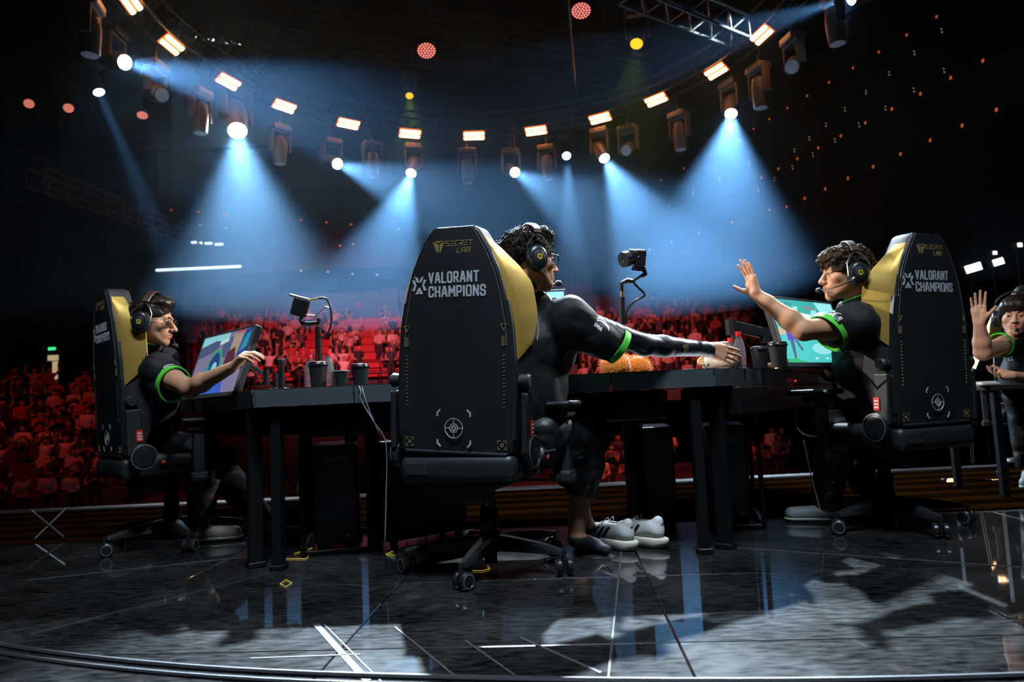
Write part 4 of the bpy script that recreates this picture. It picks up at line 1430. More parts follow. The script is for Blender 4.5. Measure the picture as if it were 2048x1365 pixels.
mr_ = Vector((1.60, 3.80, 0.93))
monitor_arm('black jointed arm holding the bright right monitor', [at(1475, 735, 3.75), at(1475, 655, 3.75), at(1462, 652, 3.42), at(1530, 668, 3.50)], 0.024, 0.99, 0.036)
monitor_arm('slim arm with pale links holding the tilted left monitor', [at(566, 775, 3.30) + Vector((-0.12, 0.25, 0)), at(533, 752, 3.52), at(488, 722, 3.56)], 0.014, 0.86, 0.014, 'black_plastic', 'chrome')
# upright black bar standing on the left desk
c = at(563, 770, 3.35)
t = thing('speaker_bar', 'slim upright black bar standing on the left desk', 'speaker', (c.x, c.y, DZ))
MB().rbox((0, 0, 0.008), (0.06, 0.06, 0.016), 0.004).build('foot', 'black_plastic', t)
MB().rbox((0, 0, 0.082), (0.026, 0.03, 0.135), 0.004).build('body', 'black_plastic', t)
MB().rbox((0, 0, 0.152), (0.027, 0.031, 0.006), 0.002, seg=1).build('cap', 'caster_ring', t)

# ------------------------------------------------------------------ cups and bottles
mat('cup_paper', (0.018, 0.019, 0.021), 0.55)
mat('cup_rim', (0.42, 0.40, 0.38), 0.6)
mat('lid', (0.010, 0.010, 0.011), 0.25)
mat('pet', (0.92, 0.95, 1.0), 0.10, trans=0.88, ior=1.12)
mat('water', (0.9, 0.95, 1.0), 0.0, trans=1.0, ior=1.33)
mat('cap_red', (0.75, 0.015, 0.02), 0.35)


def cup(label, px, Y, lid=True, h=0.092, r0=0.030, r1=0.041):
    c = at(px, 770, Y)
    t = thing('paper_cup', label, 'cup', (c.x, c.y, DZ + 0.0005), None, 'black paper cups')
    mb = MB().lathe([(r0 * 0.5, 0.006), (r0, 0.0), (r0 + 0.001, 0.004), (r1 - 0.001, h - 0.003), (r1, h)] + ([] if lid else [(r1 - 0.002, h), (r0 - 0.001, 0.012)]), n=28)
    mb.build('body', 'cup_paper', t, 50)
    MB().lathe([(r1 - 0.0015, h - 0.002), (r1 + 0.0018, h - 0.002), (r1 + 0.0018, h + 0.002), (r1 - 0.0015, h + 0.002), (r1 - 0.0015, h - 0.002)], n=28, cap=False).build('rim', 'cup_rim' if not lid else 'lid', t, 50)
    if lid:
        MB().lathe([(r1 + 0.003, h), (r1 + 0.0035, h + 0.005), (r1 + 0.001, h + 0.009), (r1 - 0.002, h + 0.017), (r1 - 0.005, h + 0.018), (r1 - 0.007, h + 0.012), (0.004, h + 0.012)], n=28).build('lid', 'lid', t, 50)
    return t


def bottle(label, px, Y, h=0.165, lvl=0.35):
    c = at(px, 770, Y)
    t = thing('water_bottle', label, 'bottle', (c.x, c.y, DZ + 0.0005), None, 'clear bottles with red caps')
    s = h / 0.19
    pr = [(0.010, 0.002), (0.024, 0.0), (0.029, 0.006), (0.030, 0.03), (0.0285, 0.045), (0.030, 0.058), (0.030, 0.09), (0.0275, 0.115), (0.020, 0.142), (0.0135, 0.158), (0.0125, 0.172)]
    MB().lathe([(a * s, b * s) for a, b in pr], n=26).build('body', 'pet', t, 60)
    rb = MB()
    for k in range(3):
        rb.lathe([(0.0302 * s, (0.062 + 0.012 * k) * s), (0.0308 * s, (0.065 + 0.012 * k) * s), (0.0302 * s, (0.068 + 0.012 * k) * s)], n=26, cap=False)
    rb.build('ribs', 'pet', t, 60)['kind'] = 'stuff'
    MB().lathe([(0.0125 * s, 0.158 * s), (0.0165 * s, 0.159 * s), (0.0165 * s, 0.161 * s), (0.0125 * s, 0.162 * s)], n=24).build('neck_ring', 'pet', t, 40)
    MB().lathe([(0.0152 * s, 0.166 * s), (0.0157 * s, 0.168 * s), (0.0157 * s, 0.186 * s), (0.0148 * s, 0.190 * s), (0.003, 0.1905 * s)], n=24).build('cap', 'cap_red', t, 40)
    return t


bottle('clear bottle with red cap left of the camera post on the middle desk', 620, 3.25, 0.160)
bottle('clear bottle with red cap right of the camera post on the middle desk', 657, 3.22, 0.170)
bottle('clear bottle with red cap standing under the tilted monitor', 445, 3.72, 0.13)
bottle('clear bottle with red cap in front beside the pale plush toy', 1484, 3.12, 0.165)
bottle('clear bottle with red cap half hidden behind the pale plush toy', 1467, 3.28, 0.15)
cup('black lidded cup in front of the two bottles on the middle desk', 637, 3.12, True, 0.098, 0.031, 0.041)
cup('black cup without lid beside the bottles on the middle desk', 683, 3.20, False, 0.075, 0.028, 0.036)
cup('dark grey lidded cup near the middle chair on the middle desk', 721, 3.16, True, 0.083, 0.030, 0.040)
cup('tall black lidded cup below the bright monitor', 1561, 3.20, True, 0.098, 0.032, 0.042)
cup('shorter black lidded cup beside the tall one below the bright monitor', 1524, 3.27, True, 0.085, 0.030, 0.040)

# ------------------------------------------------------------------ small cameras on posts
mat('brass', (0.65, 0.45, 0.18), 0.3, 1.0)
mat('cam_body', (0.012, 0.012, 0.013), 0.28)
mat('cam_glass', (0.01, 0.012, 0.02), 0.05, coat=1.0)
mat('cam_edge', (0.8, 0.72, 0.62), 0.35, 0.3)


def P(px, py, Y, O):
    return at(px, py, Y) - O


Y = 3.30
c = at(640, 770, Y)
O = Vector((c.x, c.y, DZ))
t = thing('desk_camera', 'small camera on a slim post above the two bottles, screen tilted up', 'camera', O, None, 'cameras on posts')
MB().cyl((0, 0, 0), P(636, 655, Y, O), 0.016, 0.0145, 16).build('post', 'cam_body', t, 40)
MB().cyl((0, 0, 0), (0, 0, 0.016), 0.045, n=20).build('foot', 'cam_body', t, 40)
MB().cyl(P(636, 656, Y, O), P(637, 646, Y, O), 0.0065, n=12).build('brass_stud', 'brass', t, 40)
MB().tube([P(637, 646, Y, O), P(638, 638, Y, O)], [0.009, 0.009], 12).build('swivel', 'cam_body', t, 40)
MB().tube([P(639, 646, Y, O), P(622, 648, Y, O), P(606, 647, Y, O)], [0.009, 0.010, 0.009], 10).build('magic_arm', 'cam_body', t, 40)
MB().tube(bez([P(606, 650, Y, O), P(601, 640, Y, O), P(606, 632, Y, O)]), 0.007, 8).build('bent_mount', 'cam_body', t, 40)
M = Matrix.Rotation(R(16), 3, 'Y') @ Matrix.Rotation(R(22), 3, 'Z')
bd = MB().rbox(P(600, 615, Y, O), (0.075, 0.075, 0.085), 0.010, M).build('camera_body', 'cam_body', t)
MB().rbox(P(598, 595, Y, O), (0.090, 0.075, 0.007), 0.002, M).build('top_plate', 'cam_edge', t)
MB().tube([P(616, 602, Y, O), P(637, 597, Y, O)], 0.005, 8).build('cable_plug', 'brass', t, 40)
MB().tube(bez([P(637, 597, Y, O), P(652, 598, Y, O), P(661, 615, Y, O), P(663, 640, Y, O), P(657, 664, Y, O), P(643, 676, Y, O)]), 0.0052, 8).build('cable', 'cable_black', t, 60)
MB().tube([P(612, 631, Y, O), P(630, 632, Y, O), P(652, 614, Y, O), P(658, 616, Y, O)], 0.0035, 8).build('thin_rod', 'steel', t, 40)

Y = 3.22
c = at(1247, 745, Y)
O = Vector((c.x, c.y, DZ))
t = thing('desk_camera', 'large lens camera on a black post between the orange plush toys', 'camera', O, None, 'cameras on posts')
MB().cyl((0, 0, 0), P(1244, 595, Y, O), 0.0165, 0.0125, 16).build('post', 'cam_body', t, 40)
MB().cyl((0, 0, 0), (0, 0, 0.05), 0.026, n=16).build('foot', 'cam_body', t, 40)
MB().cyl(P(1244, 595, Y, O), P(1243.5, 583, Y, O), 0.0065, n=12).build('brass_stud', 'brass', t, 40)
MB().cyl(P(1243.5, 583, Y, O), P(1243, 567, Y, O), 0.009, n=12).build('swivel', 'cam_body', t, 40)
MB().tube([P(1241, 568, Y, O), P(1255, 562, Y, O), P(1270, 564, Y, O)], [0.011, 0.012, 0.010], 10).build('magic_arm', 'cam_body', t, 40)
MB().tube([P(1266, 562, Y, O), P(1279, 554, Y, O), P(1290, 550, Y, O)], [0.007, 0.007, 0.011], 10).build('upper_link', 'cam_body', t, 40)
MB().cyl(P(1291, 552, Y, O), P(1289, 541, Y, O), 0.010, n=12).build('mount_foot', 'cam_body', t, 40)
MB().tube([P(1269, 568, Y, O), P(1288, 586, Y, O), P(1290, 591, Y, O), P(1280, 597, Y, O)], 0.006, 8).build('lower_link', 'cam_body', t, 40)
MB().tube(bez([P(1280, 597, Y, O), P(1265, 606, Y, O), P(1255, 620, Y, O), P(1252, 640, Y, O)]), 0.005, 8).build('cable', 'cable_black', t, 60)
MB().tube([P(1251, 632, Y, O), P(1249, 648, Y, O)], 0.010, 10).build('clip', 'cam_body', t, 40)
M3 = Matrix.Rotation(R(8), 3, 'Y')
MB().rbox(P(1279, 519, Y, O), (0.050, 0.075, 0.082), 0.010, M3).build('camera_body', 'cam_body', t)
MB().rbox(P(1277, 538, Y, O), (0.062, 0.05, 0.012), 0.004, M3).build('base_plate', 'cam_body', t)
a, b = P(1272, 514, Y, O), P(1246, 520, Y - 0.04, O)
dq = (b - a)
MB().lathe([(0.030, 0.0), (0.032, 0.01), (0.030, dq.length * 0.55), (0.036, dq.length * 0.62), (0.036, dq.length), (0.030, dq.length)], a, 26, dq.to_track_quat('Z', 'X')).build('lens_barrel', 'cam_body', t, 40)
MB().lathe([(0.030, dq.length - 0.004), (0.010, dq.length + 0.0005)], a, 26, dq.to_track_quat('Z', 'X')).build('lens_glass', 'cam_glass', t, 40)
MB().rbox(P(1268, 504, Y, O), (0.06, 0.045, 0.014), 0.006, M3).build('top_hood', 'fixture', t)
MB().rbox(P(1277, 513.5, Y - 0.045, O), (0.004, 0.004, 0.004), 0.001, seg=1).build('status_lamp', 'led_blue', t)

# sheet of paper
c = at(1400, 735, 3.08)
t = MB().rbox((0, 0, 0), (0.21, 0.148, 0.0012), 0.0004, seg=1)
mat('paper', (0.78, 0.77, 0.75), 0.7)
tag(t.build('paper_sheet', 'paper', None, loc=(c.x - 0.02, 3.03, DZ + 0.0012), rot=R(14)), 'white sheet of paper lying on the edge of the middle desk', 'paper')

# cables hanging off the middle desk and lying on the floor
for (pts, r_, m, lb) in (
        ([at(718, 772, 2.93), at(722, 785, 2.92), at(722, 800, 2.92), at(748, 845, 2.92), at(772, 890, 2.92), at(772, 1000, 2.93), at(770, 1095, 2.94), atz(772, 1112, 0.004), atz(790, 1118, 0.004)], 0.0026, 'cable_grey', 'thin grey cable hanging off the middle desk to the floor'),
        ([at(724, 772, 2.94), at(728, 790, 2.92), at(742, 830, 2.92), at(762, 872, 2.93), at(778, 882, 3.0)], 0.0022, 'cable_grey', 'second thin grey cable looping under the middle desk'),
        ([at(1588, 800, 3.4), at(1592, 850, 3.4), at(1610, 870, 3.35), at(1640, 873, 3.35), at(1660, 868, 3.35)], 0.003, 'cable_grey', 'thin cable looping under the right desk'),
        ([at(1607, 880, 3.3), at(1622, 950, 3.3), at(1640, 1020, 3.3)], 0.0028, 'cable_grey', 'thin cable hanging straight beside the right player'),
        ([at(495, 735, 3.56), at(515, 752, 3.5), at(522, 775, 3.5), at(512, 790, 3.5)], 0.004, 'cable_black', 'black cable arching behind the left monitor'),
        ([at(470, 742, 3.5), at(450, 775, 3.5), at(430, 788, 3.5), at(415, 770, 3.5)], 0.004, 'cable_black', 'black cable hanging in a loop under the left monitor'),
        ([at(843, 1000, 3.2), at(850, 1040, 3.2), atz(853, 1090, 0.004)], 0.003, 'cable_black', 'black cable behind the middle chair base')):
    tag(MB().tube(bez(pts, 6), r_, 6).build('cable', m, None, 60), lb, 'cable', 'cables')

# ------------------------------------------------------------------ smooth bodies: blended shapes turned into one surface
def vnoise(P, f, seed=0):
    """cheap smooth value noise, vectorised; returns about -1..1"""
    q = P * f + seed * 17.13
    i = np.floor(q).astype(np.int64)
    u = q - i
    u = u * u * (3 - 2 * u)
    def h(a, b, c):
        n = (a * 374761393 + b * 668265263 + c * 2147483647 + seed * 1442695041) & 0x7fffffff
        n = ((n ^ (n >> 13)) * 1274126177) & 0x7fffffff
        return (n & 0xffff) / 32767.5 - 1.0
    r = 0
    for dx in (0, 1):
        for dy in (0, 1):
            for dz in (0, 1):
                w = (u[..., 0] if dx else 1 - u[..., 0]) * (u[..., 1] if dy else 1 - u[..., 1]) * (u[..., 2] if dz else 1 - u[..., 2])
                r = r + w * h(i[..., 0] + dx, i[..., 1] + dy, i[..., 2] + dz)
    return r


class Blob:
    """union / cut of tapered capsules and ellipsoids with soft joins, meshed by surface nets"""

    def __init__(s):
        s.p = []
        s.disp = None

    def cap(s, a, b, ra, rb=None, k=0.012, op=1):
        a, b = np.array(a, np.float32), np.array(b, np.float32)
        rb = ra if rb is None else rb
        s.p.append(('c', a, b, ra, rb, k, op, (a + b) / 2, np.linalg.norm(b - a) / 2 + max(ra, rb)))
        return s

    def chain(s, pts, rs, k=0.012):
        for i in range(len(pts) - 1):
            s.cap(pts[i], pts[i + 1], rs[i], rs[i + 1], k)
        return s

    def ell(s, c, r, rot=None, k=0.012, op=1):
        c = np.array(c, np.float32); r = np.array(r, np.float32)
        Rm = np.eye(3, dtype=np.float32) if rot is None else np.array([[*row] for row in rot], np.float32)
        s.p.append(('e', c, r, Rm, None, k, op, c, r.max()))
        return s

    def plane(s, c, n, k=0.01):
        """cut away everything on the side n points to"""
        c = np.array(c, np.float32); n = np.array(n, np.float32)
        s.p.append(('p', c, n / np.linalg.norm(n), None, None, k, -1, c, 99.0))
        return s

    @staticmethod
    def d(pr, X):
        if pr[0] == 'c':
            _, a, b, ra, rb = pr[:5]
            ba = b - a
            t = np.clip(((X - a) @ ba) / max(ba @ ba, 1e-12), 0, 1)
            v = X - a - t[..., None] * ba
            return np.sqrt(np.einsum('...i,...i', v, v)) - (ra + (rb - ra) * t)
        if pr[0] == 'e':
            q = (X - pr[1]) @ pr[3]
            q = q / pr[2]
            k0 = np.sqrt(np.einsum('...i,...i', q, q))
            q = q / pr[2]
            k1 = np.sqrt(np.einsum('...i,...i', q, q))
            return k0 * (k0 - 1) / np.maximum(k1, 1e-9)
        return -((X - pr[1]) @ pr[2])

    @staticmethod
    def mix(D, d, k, op):
        if op > 0:
            h = np.clip(0.5 + 0.5 * (D - d) / k, 0, 1)
            return D * (1 - h) + d * h - k * h * (1 - h)
        d = -d if op == -1 else d
        # cut: max(D, -shape)
        h = np.clip(0.5 - 0.5 * (D - d) / k, 0, 1)
        return D * (1 - h) + d * h + k * h * (1 - h)

    def mesh(s, name, vox, mats, pad=0.02):
        solid = [q for q in s.p if q[6] > 0]
        lo = np.min([q[7] - q[8] for q in solid], 0) - pad
        hi = np.max([q[7] + q[8] for q in solid], 0) + pad
        B = 8
        n = (np.ceil((hi - lo) / (vox * B)).astype(int))
        bs = vox * B
        ix = np.stack(np.meshgrid(*[np.arange(k) for k in n], indexing='ij'), -1).reshape(-1, 3)
        cen = lo + (ix + 0.5) * bs - vox / 2
        D = np.full(len(cen), 0.3)
        for q in s.p:
            if q[0] == 'p':
                D = s.mix(D, (cen - q[1]) @ q[2], q[5], -2)
            else:
                D = s.mix(D, s.d(q, cen), q[5], q[6])
        half = bs * 0.87
        act = np.abs(D) < half * 1.2 + (0.006 if s.disp is None else 0.016)
        G = np.empty(tuple(n * B), np.float32)
        G4 = G.reshape(n[0], B, n[1], B, n[2], B)
        sg = np.where(D < 0, -1.0, 1.0).astype(np.float32).reshape(n)
        G4[:] = sg[:, None, :, None, :, None]
        ai = ix[act]
        off = np.stack(np.meshgrid(*[np.arange(B)] * 3, indexing='ij'), -1).reshape(-1, 3)
        X = (lo + (ai[:, None, :] * B + off[None]) * vox).astype(np.float32)
        V = np.full(X.shape[:2], 0.3, np.float32)
        ac = cen[act]
        for q in s.p:
            if q[0] == 'p':
                V = s.mix(V, (X - q[1]) @ q[2], q[5], -2)
                continue
            m = np.sqrt(((ac - q[7]) ** 2).sum(1)) < q[8] + half + q[5] * 1.5 + 0.02
            if m.any():
                V[m] = s.mix(V[m], s.d(q, X[m]), q[5], q[6])
        if s.disp is not None:
            V = V + s.disp(X)
        G4[ai[:, 0], :, ai[:, 1], :, ai[:, 2], :] = V.reshape(-1, B, B, B)
        # surface nets, looking only at the active blocks
        N = np.array(G.shape)
        C = (ai[:, None, :] * B + off[None]).reshape(-1, 3)
        C = C[(C < N - 1).all(1)]
        st = np.array([N[1] * N[2], N[2], 1], np.int64)
        Gf = G.ravel()
        ci = C @ st
        cs = [(i, j, k) for i in (0, 1) for j in (0, 1) for k in (0, 1)]
        cnt_in = np.zeros(len(ci), np.int8)
        for c0 in cs:
            cnt_in += Gf[ci + int(np.dot(c0, st))] < 0
        mixd = (cnt_in > 0) & (cnt_in < 8)
        e0 = C[mixd]; ei = ci[mixd]
        cell = e0
        vid = np.full(G.size, -1, np.int32)
        vid[ei] = np.arange(len(ei))
        acc = np.zeros((len(cell), 3)); cnt = np.zeros(len(cell))
        for c0 in cs:
            g0 = Gf[ei + int(np.dot(c0, st))]
            for ax in range(3):
                if c0[ax]:
                    continue
                g1 = Gf[ei + int(np.dot(c0, st)) + st[ax]]
                m = (g0 < 0) != (g1 < 0)
                t = np.where(m, g0 / np.where(m, g0 - g1, 1), 0)
                p = np.tile(np.array(c0, float), (len(cell), 1)); p[:, ax] += t
                acc += p * m[:, None]; cnt += m
        co = lo + (cell + acc / cnt[:, None]) * vox
        quads = []
        for ax in range(3):
            o1, o2 = [q for q in range(3) if q != ax]
            g0 = Gf[ei] < 0
            e_ok = (g0 != (Gf[ei + st[ax]] < 0)) & (cell[:, o1] > 0) & (cell[:, o2] > 0)
            e = ei[e_ok]
            flip = g0[e_ok]
            q = np.stack([vid[e - st[o1] - st[o2]], vid[e - st[o2]], vid[e], vid[e - st[o1]]], 1)
            if ax == 1:
                flip = ~flip
            q[~flip] = q[~flip][:, ::-1]
            quads.append(q)
        F_ = np.concatenate(quads)
        F_ = F_[(F_ >= 0).all(1)]
        # two rounds of smoothing
        src = np.concatenate([F_[:, i] for i in range(4)] * 2)
        dst = np.concatenate([F_[:, (i + 1) % 4] for i in range(4)] + [F_[:, (i + 3) % 4] for i in range(4)])
        deg = np.maximum(np.bincount(src, minlength=len(co)), 1)
        for _ in range(2):
            sm = np.stack([np.bincount(src, co[dst, k], len(co)) for k in range(3)], 1)
            co = co * 0.5 + 0.5 * sm / deg[:, None]
        me = bpy.data.meshes.new(name)
        me.vertices.add(len(co)); me.vertices.foreach_set('co', co.astype(np.float32).ravel())
        me.loops.add(len(F_) * 4); me.loops.foreach_set('vertex_index', F_.astype(np.int32).ravel())
        me.polygons.add(len(F_))
        me.polygons.foreach_set('loop_start', (np.arange(len(F_)) * 4).astype(np.int32))
        me.polygons.foreach_set('loop_total', np.full(len(F_), 4, np.int32))
        for m in (mats if isinstance(mats, (list, tuple)) else [mats]):
            me.materials.append(MATS[m])
        me.update(calc_edges=True)
        me.validate()
        me.polygons.foreach_set('use_smooth', [True] * len(me.polygons))
        return me


def V3(*a):
    return Vector(a)


def head_frame(o, fwd, pitch=0.0, roll=0.0):
    """columns: right, forward, up"""
    f = Vector(fwd).normalized()
    f.z = 0
    f.normalize()
    r_ = f.cross(Vector((0, 0, 1))).normalized()
    M = Matrix(((r_.x, f.x, 0), (r_.y, f.y, 0), (0, 0, 1)))
    M = M @ Matrix.Rotation(roll, 3, 'Y') @ Matrix.Rotation(pitch, 3, 'X')
    T = M.to_4x4()
    T.translation = o
    return T


def add_head(b, H, s=1.0, jaw=1.0, nose=1.0):
    R3 = H.to_3x3()
    def p(x, y, z):
        return H @ Vector((x * s, y * s, z * s))
    def e(c, r_, k=0.015, op=1):
        b.ell(p(*c), [q * s for q in r_], R3, k, op)
    def c(a, d, ra, rb=None, k=0.012, op=1):
        b.cap(p(*a), p(*d), ra * s, (ra if rb is None else rb) * s, k, op)
    e((0, -0.018, 0.030), (0.074, 0.094, 0.087))
    e((0, 0.026, -0.030), (0.061, 0.060, 0.078), 0.02)
    for q in (-1, 1):
        c((q * 0.050, -0.002, -0.052), (q * 0.016, 0.064, -0.096), 0.020 * jaw, 0.019, 0.02)
        e((q * 0.044, 0.050, -0.022), (0.020, 0.026, 0.020), 0.018)
        e((q * 0.0785, -0.012, -0.008), (0.007, 0.020, 0.031), 0.005)
    c((-0.034, 0.070, 0.020), (0.034, 0.070, 0.020), 0.013, None, 0.014)
    c((-0.010, 0.078, 0.018), (0.010, 0.078, 0.018), 0.011, None, 0.012)
    e((0, 0.072, -0.100), (0.022, 0.020, 0.019), 0.016)
    e((0, 0.070, -0.062), (0.034, 0.024, 0.030), 0.016)
    for q in (-1, 1):
        e((q * 0.031, 0.090, 0.000), (0.019, 0.014, 0.0115), 0.010, -1)
    c((0, 0.083, 0.010), (0, 0.108 * nose, -0.030), 0.0085, 0.0115, 0.009)
    e((0, 0.108 * nose, -0.033), (0.0125, 0.0125, 0.0105), 0.006)
    for q in (-1, 1):
        e((q * 0.0125, 0.097, -0.037), (0.0085, 0.0105, 0.0080), 0.005)
    c((-0.019, 0.084, -0.0605), (0, 0.0945, -0.0585), 0.0050, 0.0072, 0.005)
    c((0.019, 0.084, -0.0605), (0, 0.0945, -0.0585), 0.0050, 0.0072, 0.005)
    c((-0.017, 0.083, -0.0705), (0, 0.0925, -0.0725), 0.0050, 0.0078, 0.005)
    c((0.017, 0.083, -0.0705), (0, 0.0925, -0.0725), 0.0050, 0.0078, 0.005)
    c((-0.021, 0.092, -0.0653), (0.021, 0.092, -0.0653), 0.0016, None, 0.003, -1)
    # lids
    for q in (-1, 1):
        c((q * 0.019, 0.0825, 0.0052), (q * 0.031, 0.0835, 0.0066), 0.0042, 0.0046, 0.004)
        c((q * 0.031, 0.0835, 0.0066), (q * 0.043, 0.0745, 0.0040), 0.0046, 0.0040, 0.004)
        c((q * 0.020, 0.0805, -0.0075), (q * 0.042, 0.0735, -0.0070), 0.0036, None, 0.004)


def add_hand(b, wrist, d, n, t, curl=(0.2, 0.2, 0.2, 0.2), spread=0.10, thumb=(0.9, 0.35, 0.2), s=1.0):
    """wrist point; d along the hand, n out of the palm, t towards the thumb"""
    d = Vector(d).normalized()
    n = (Vector(n) - d * Vector(n).dot(d)).normalized()
    t_ = d.cross(n)
    if t_.dot(Vector(t)) < 0:
        t_ = -t_
    w = Vector(wrist)
    offs = (0.030, 0.010, -0.010, -0.028)
    pl = (0.093, 0.096, 0.090, 0.082)
    fl = ((0.042, 0.026, 0.020), (0.046, 0.029, 0.021), (0.042, 0.027, 0.020), (0.033, 0.021, 0.018))
    fr = (0.0088, 0.0090, 0.0085, 0.0075)
    tips = []
    for i in range(4):
        root = w + t_ * (offs[i] * 0.55 * s) + d * (0.012 * s)
        kn = w + t_ * (offs[i] * s) + d * (pl[i] * s) + n * (-0.003 * s)
        b.cap(root, kn, 0.0150 * s, 0.0115 * s, 0.012)
        ang = spread * (1.5 - i)
        fd = (d * math.cos(ang) + t_ * math.sin(ang)).normalized()
        c = curl[i]
        p = kn
        rr = fr[i] * s
        for j, L in enumerate(fl[i]):
            c_ = c * (0.8 if j == 0 else 1.0 if j == 1 else 0.75)
            ax = fd.cross(n).normalized()
            # bend towards the palm
            fd = (fd * math.cos(c_) + n * math.sin(c_)).normalized()
            n2 = n
            q = p + fd * (L * s)
            b.cap(p, q, rr, rr * 0.90, 0.0035 if j else 0.006)
            rr *= 0.90
            p = q
        tips.append((p, fd, rr))
    # palm pads
    b.cap(w + d * 0.02 * s + t_ * 0.012 * s + n * 0.006 * s, w + d * 0.065 * s + t_ * 0.022 * s + n * 0.008 * s, 0.016 * s, 0.012 * s, 0.015)
    b.cap(w + d * 0.02 * s - t_ * 0.012 * s + n * 0.005 * s, w + d * 0.07 * s - t_ * 0.016 * s + n * 0.006 * s, 0.015 * s, 0.011 * s, 0.015)
    # thumb leaves the side of the palm near its base
    a1, nb, c_ = thumb
    td = (d * math.cos(a1) + t_ * math.sin(a1) + n * nb).normalized()
    p0 = w + d * 0.022 * s + t_ * 0.018 * s + n * 0.004 * s
    p1 = p0 + td * 0.042 * s
    b.cap(p0, p1, 0.0150 * s, 0.0115 * s, 0.012)
    td2 = (td * math.cos(c_) + (d * 0.8 + n * 0.2).normalized() * math.sin(c_)).normalized()
    p2 = p1 + td2 * 0.031 * s
    b.cap(p1, p2, 0.0108 * s, 0.0098 * s, 0.005)
    td3 = (td2 * math.cos(c_) + (d * 0.8 + n * 0.2).normalized() * math.sin(c_)).normalized()
    p3 = p2 + td3 * 0.024 * s
    b.cap(p2, p3, 0.0098 * s, 0.0078 * s, 0.004)
    tips.append((p3, td3, 0.008 * s))
    return tips


mat('skin', (0.5, 0.3, 0.2), 0.55, spec=0.35, attr='tint', bump=0.04, bscale=500)
mat('hair_dark', (0.016, 0.010, 0.007), 0.55, spec=0.14, var=0.5, vscale=60, bump=0.5, bscale=220)
mat('hair_smooth', (0.016, 0.010, 0.007), 0.42, spec=0.35, var=0.5, vscale=40, bump=0.15, bscale=120)
mat('hair_brown', (0.042, 0.022, 0.012), 0.55, spec=0.18, var=0.5, vscale=60, bump=0.5, bscale=220)
mat('shirt_black', (0.0075, 0.008, 0.0095), 0.66, spec=0.28, bump=0.7, bscale=11)
mat('trouser_black', (0.007, 0.008, 0.010), 0.45, bump=0.7, bscale=13)
mat('sleeve_black', (0.012, 0.014, 0.018), 0.38, bump=0.05, bscale=60)
mat('neon_green', (0.10, 0.62, 0.05), 0.6)
mat('print_white', (0.62, 0.63, 0.65), 0.6)
mat('eye_white', (0.46, 0.42, 0.40), 0.25)
mat('iris', (0.03, 0.018, 0.01), 0.1)
mat('brow', (0.018, 0.012, 0.009), 0.7)
mat('headset', (0.014, 0.015, 0.018), 0.30)
mat('headset_soft', (0.012, 0.012, 0.013), 0.6)
mat('headset_band', (0.030, 0.010, 0.008), 0.5)
mat('logo_yellow', (0.75, 0.58, 0.03), 0.5)
mat('frame_black', (0.008, 0.008, 0.009), 0.25)
mat('frame_metal', (0.45, 0.40, 0.35), 0.25, 1.0)
mat('lens_clear', (1, 1, 1), 0.02, trans=1.0, ior=1.02)
mat('nail', (0.62, 0.40, 0.34), 0.3)


def finish_body(me, H, skin, lips=(1.0, 0.62, 0.62), stubble=0.0, s=1.0):
    """per-vertex skin tint: lips, shaved jaw, cheeks"""
    n = len(me.vertices)
    co = np.empty(n * 3, np.float32); me.vertices.foreach_get('co', co)
    co = co.reshape(-1, 3)
    Hi = np.array(H.inverted())
    q = (co @ Hi[:3, :3].T + Hi[:3, 3]) / s
    col = np.ones((n, 4), np.float32)
    base = np.array(skin, np.float32)
    col[:, :3] = base * (1 + 0.06 * vnoise(co.astype(np.float64), 18.0, 5))[:, None]
    lip = (np.abs(q[:, 0]) < 0.021) & (q[:, 1] > 0.078) & (q[:, 2] < -0.0535) & (q[:, 2] > -0.079)
    col[lip, :3] *= np.array(lips, np.float32)
    if stubble:
        m = np.clip((-0.035 - q[:, 2]) / 0.02, 0, 1) * (np.abs(q[:, 0]) < 0.075) * (q[:, 1] > -0.005) * (q[:, 2] > -0.125)
        m = m * ~lip
        col[:, :3] *= (1 - stubble * m)[:, None]
    ck = np.exp(-(((np.abs(q[:, 0]) - 0.042) / 0.02) ** 2 + ((q[:, 2] + 0.03) / 0.02) ** 2)) * (q[:, 1] > 0.03)
    col[:, 1] *= 1 - 0.10 * ck; col[:, 2] *= 1 - 0.12 * ck
    at_ = me.color_attributes.new('tint', 'FLOAT_COLOR', 'POINT')
    at_.data.foreach_set('color', col.ravel())


def face_parts(root, H, hair='brow', look=(0, 1, 0), lid=0.0, s=1.0, brow_raise=0.0):
    for q in (-1, 1):
        c = H @ (Vector((q * 0.031, 0.0715, -0.0005)) * s)
        ey = MB().sphere(c, 0.0118 * s, 16, 10).build('eye', 'eye_white', root, 60)
        l = (H.to_3x3() @ Vector(look)).normalized()
        MB().lathe([(0.0066 * s, -0.0006 * s), (0.0046 * s, 0.0012 * s), (0.0008, 0.0019 * s)], c + l * 0.0105 * s, 14, l.to_track_quat('Z', 'X')).build('iris', 'iris', ey, 60)
        pts = [H @ (Vector((q * x, y, z + brow_raise)) * s) for x, y, z in ((0.012, 0.0905, 0.0185), (0.022, 0.0890, 0.0235), (0.034, 0.0830, 0.0255), (0.046, 0.0715, 0.0200))]
        MB().tube(bez(pts, 4), [0.0022 * s] * 3 + [0.0034 * s] * 6 + [0.0022 * s] * 4, 6).build('eyebrow', hair, root, 60)


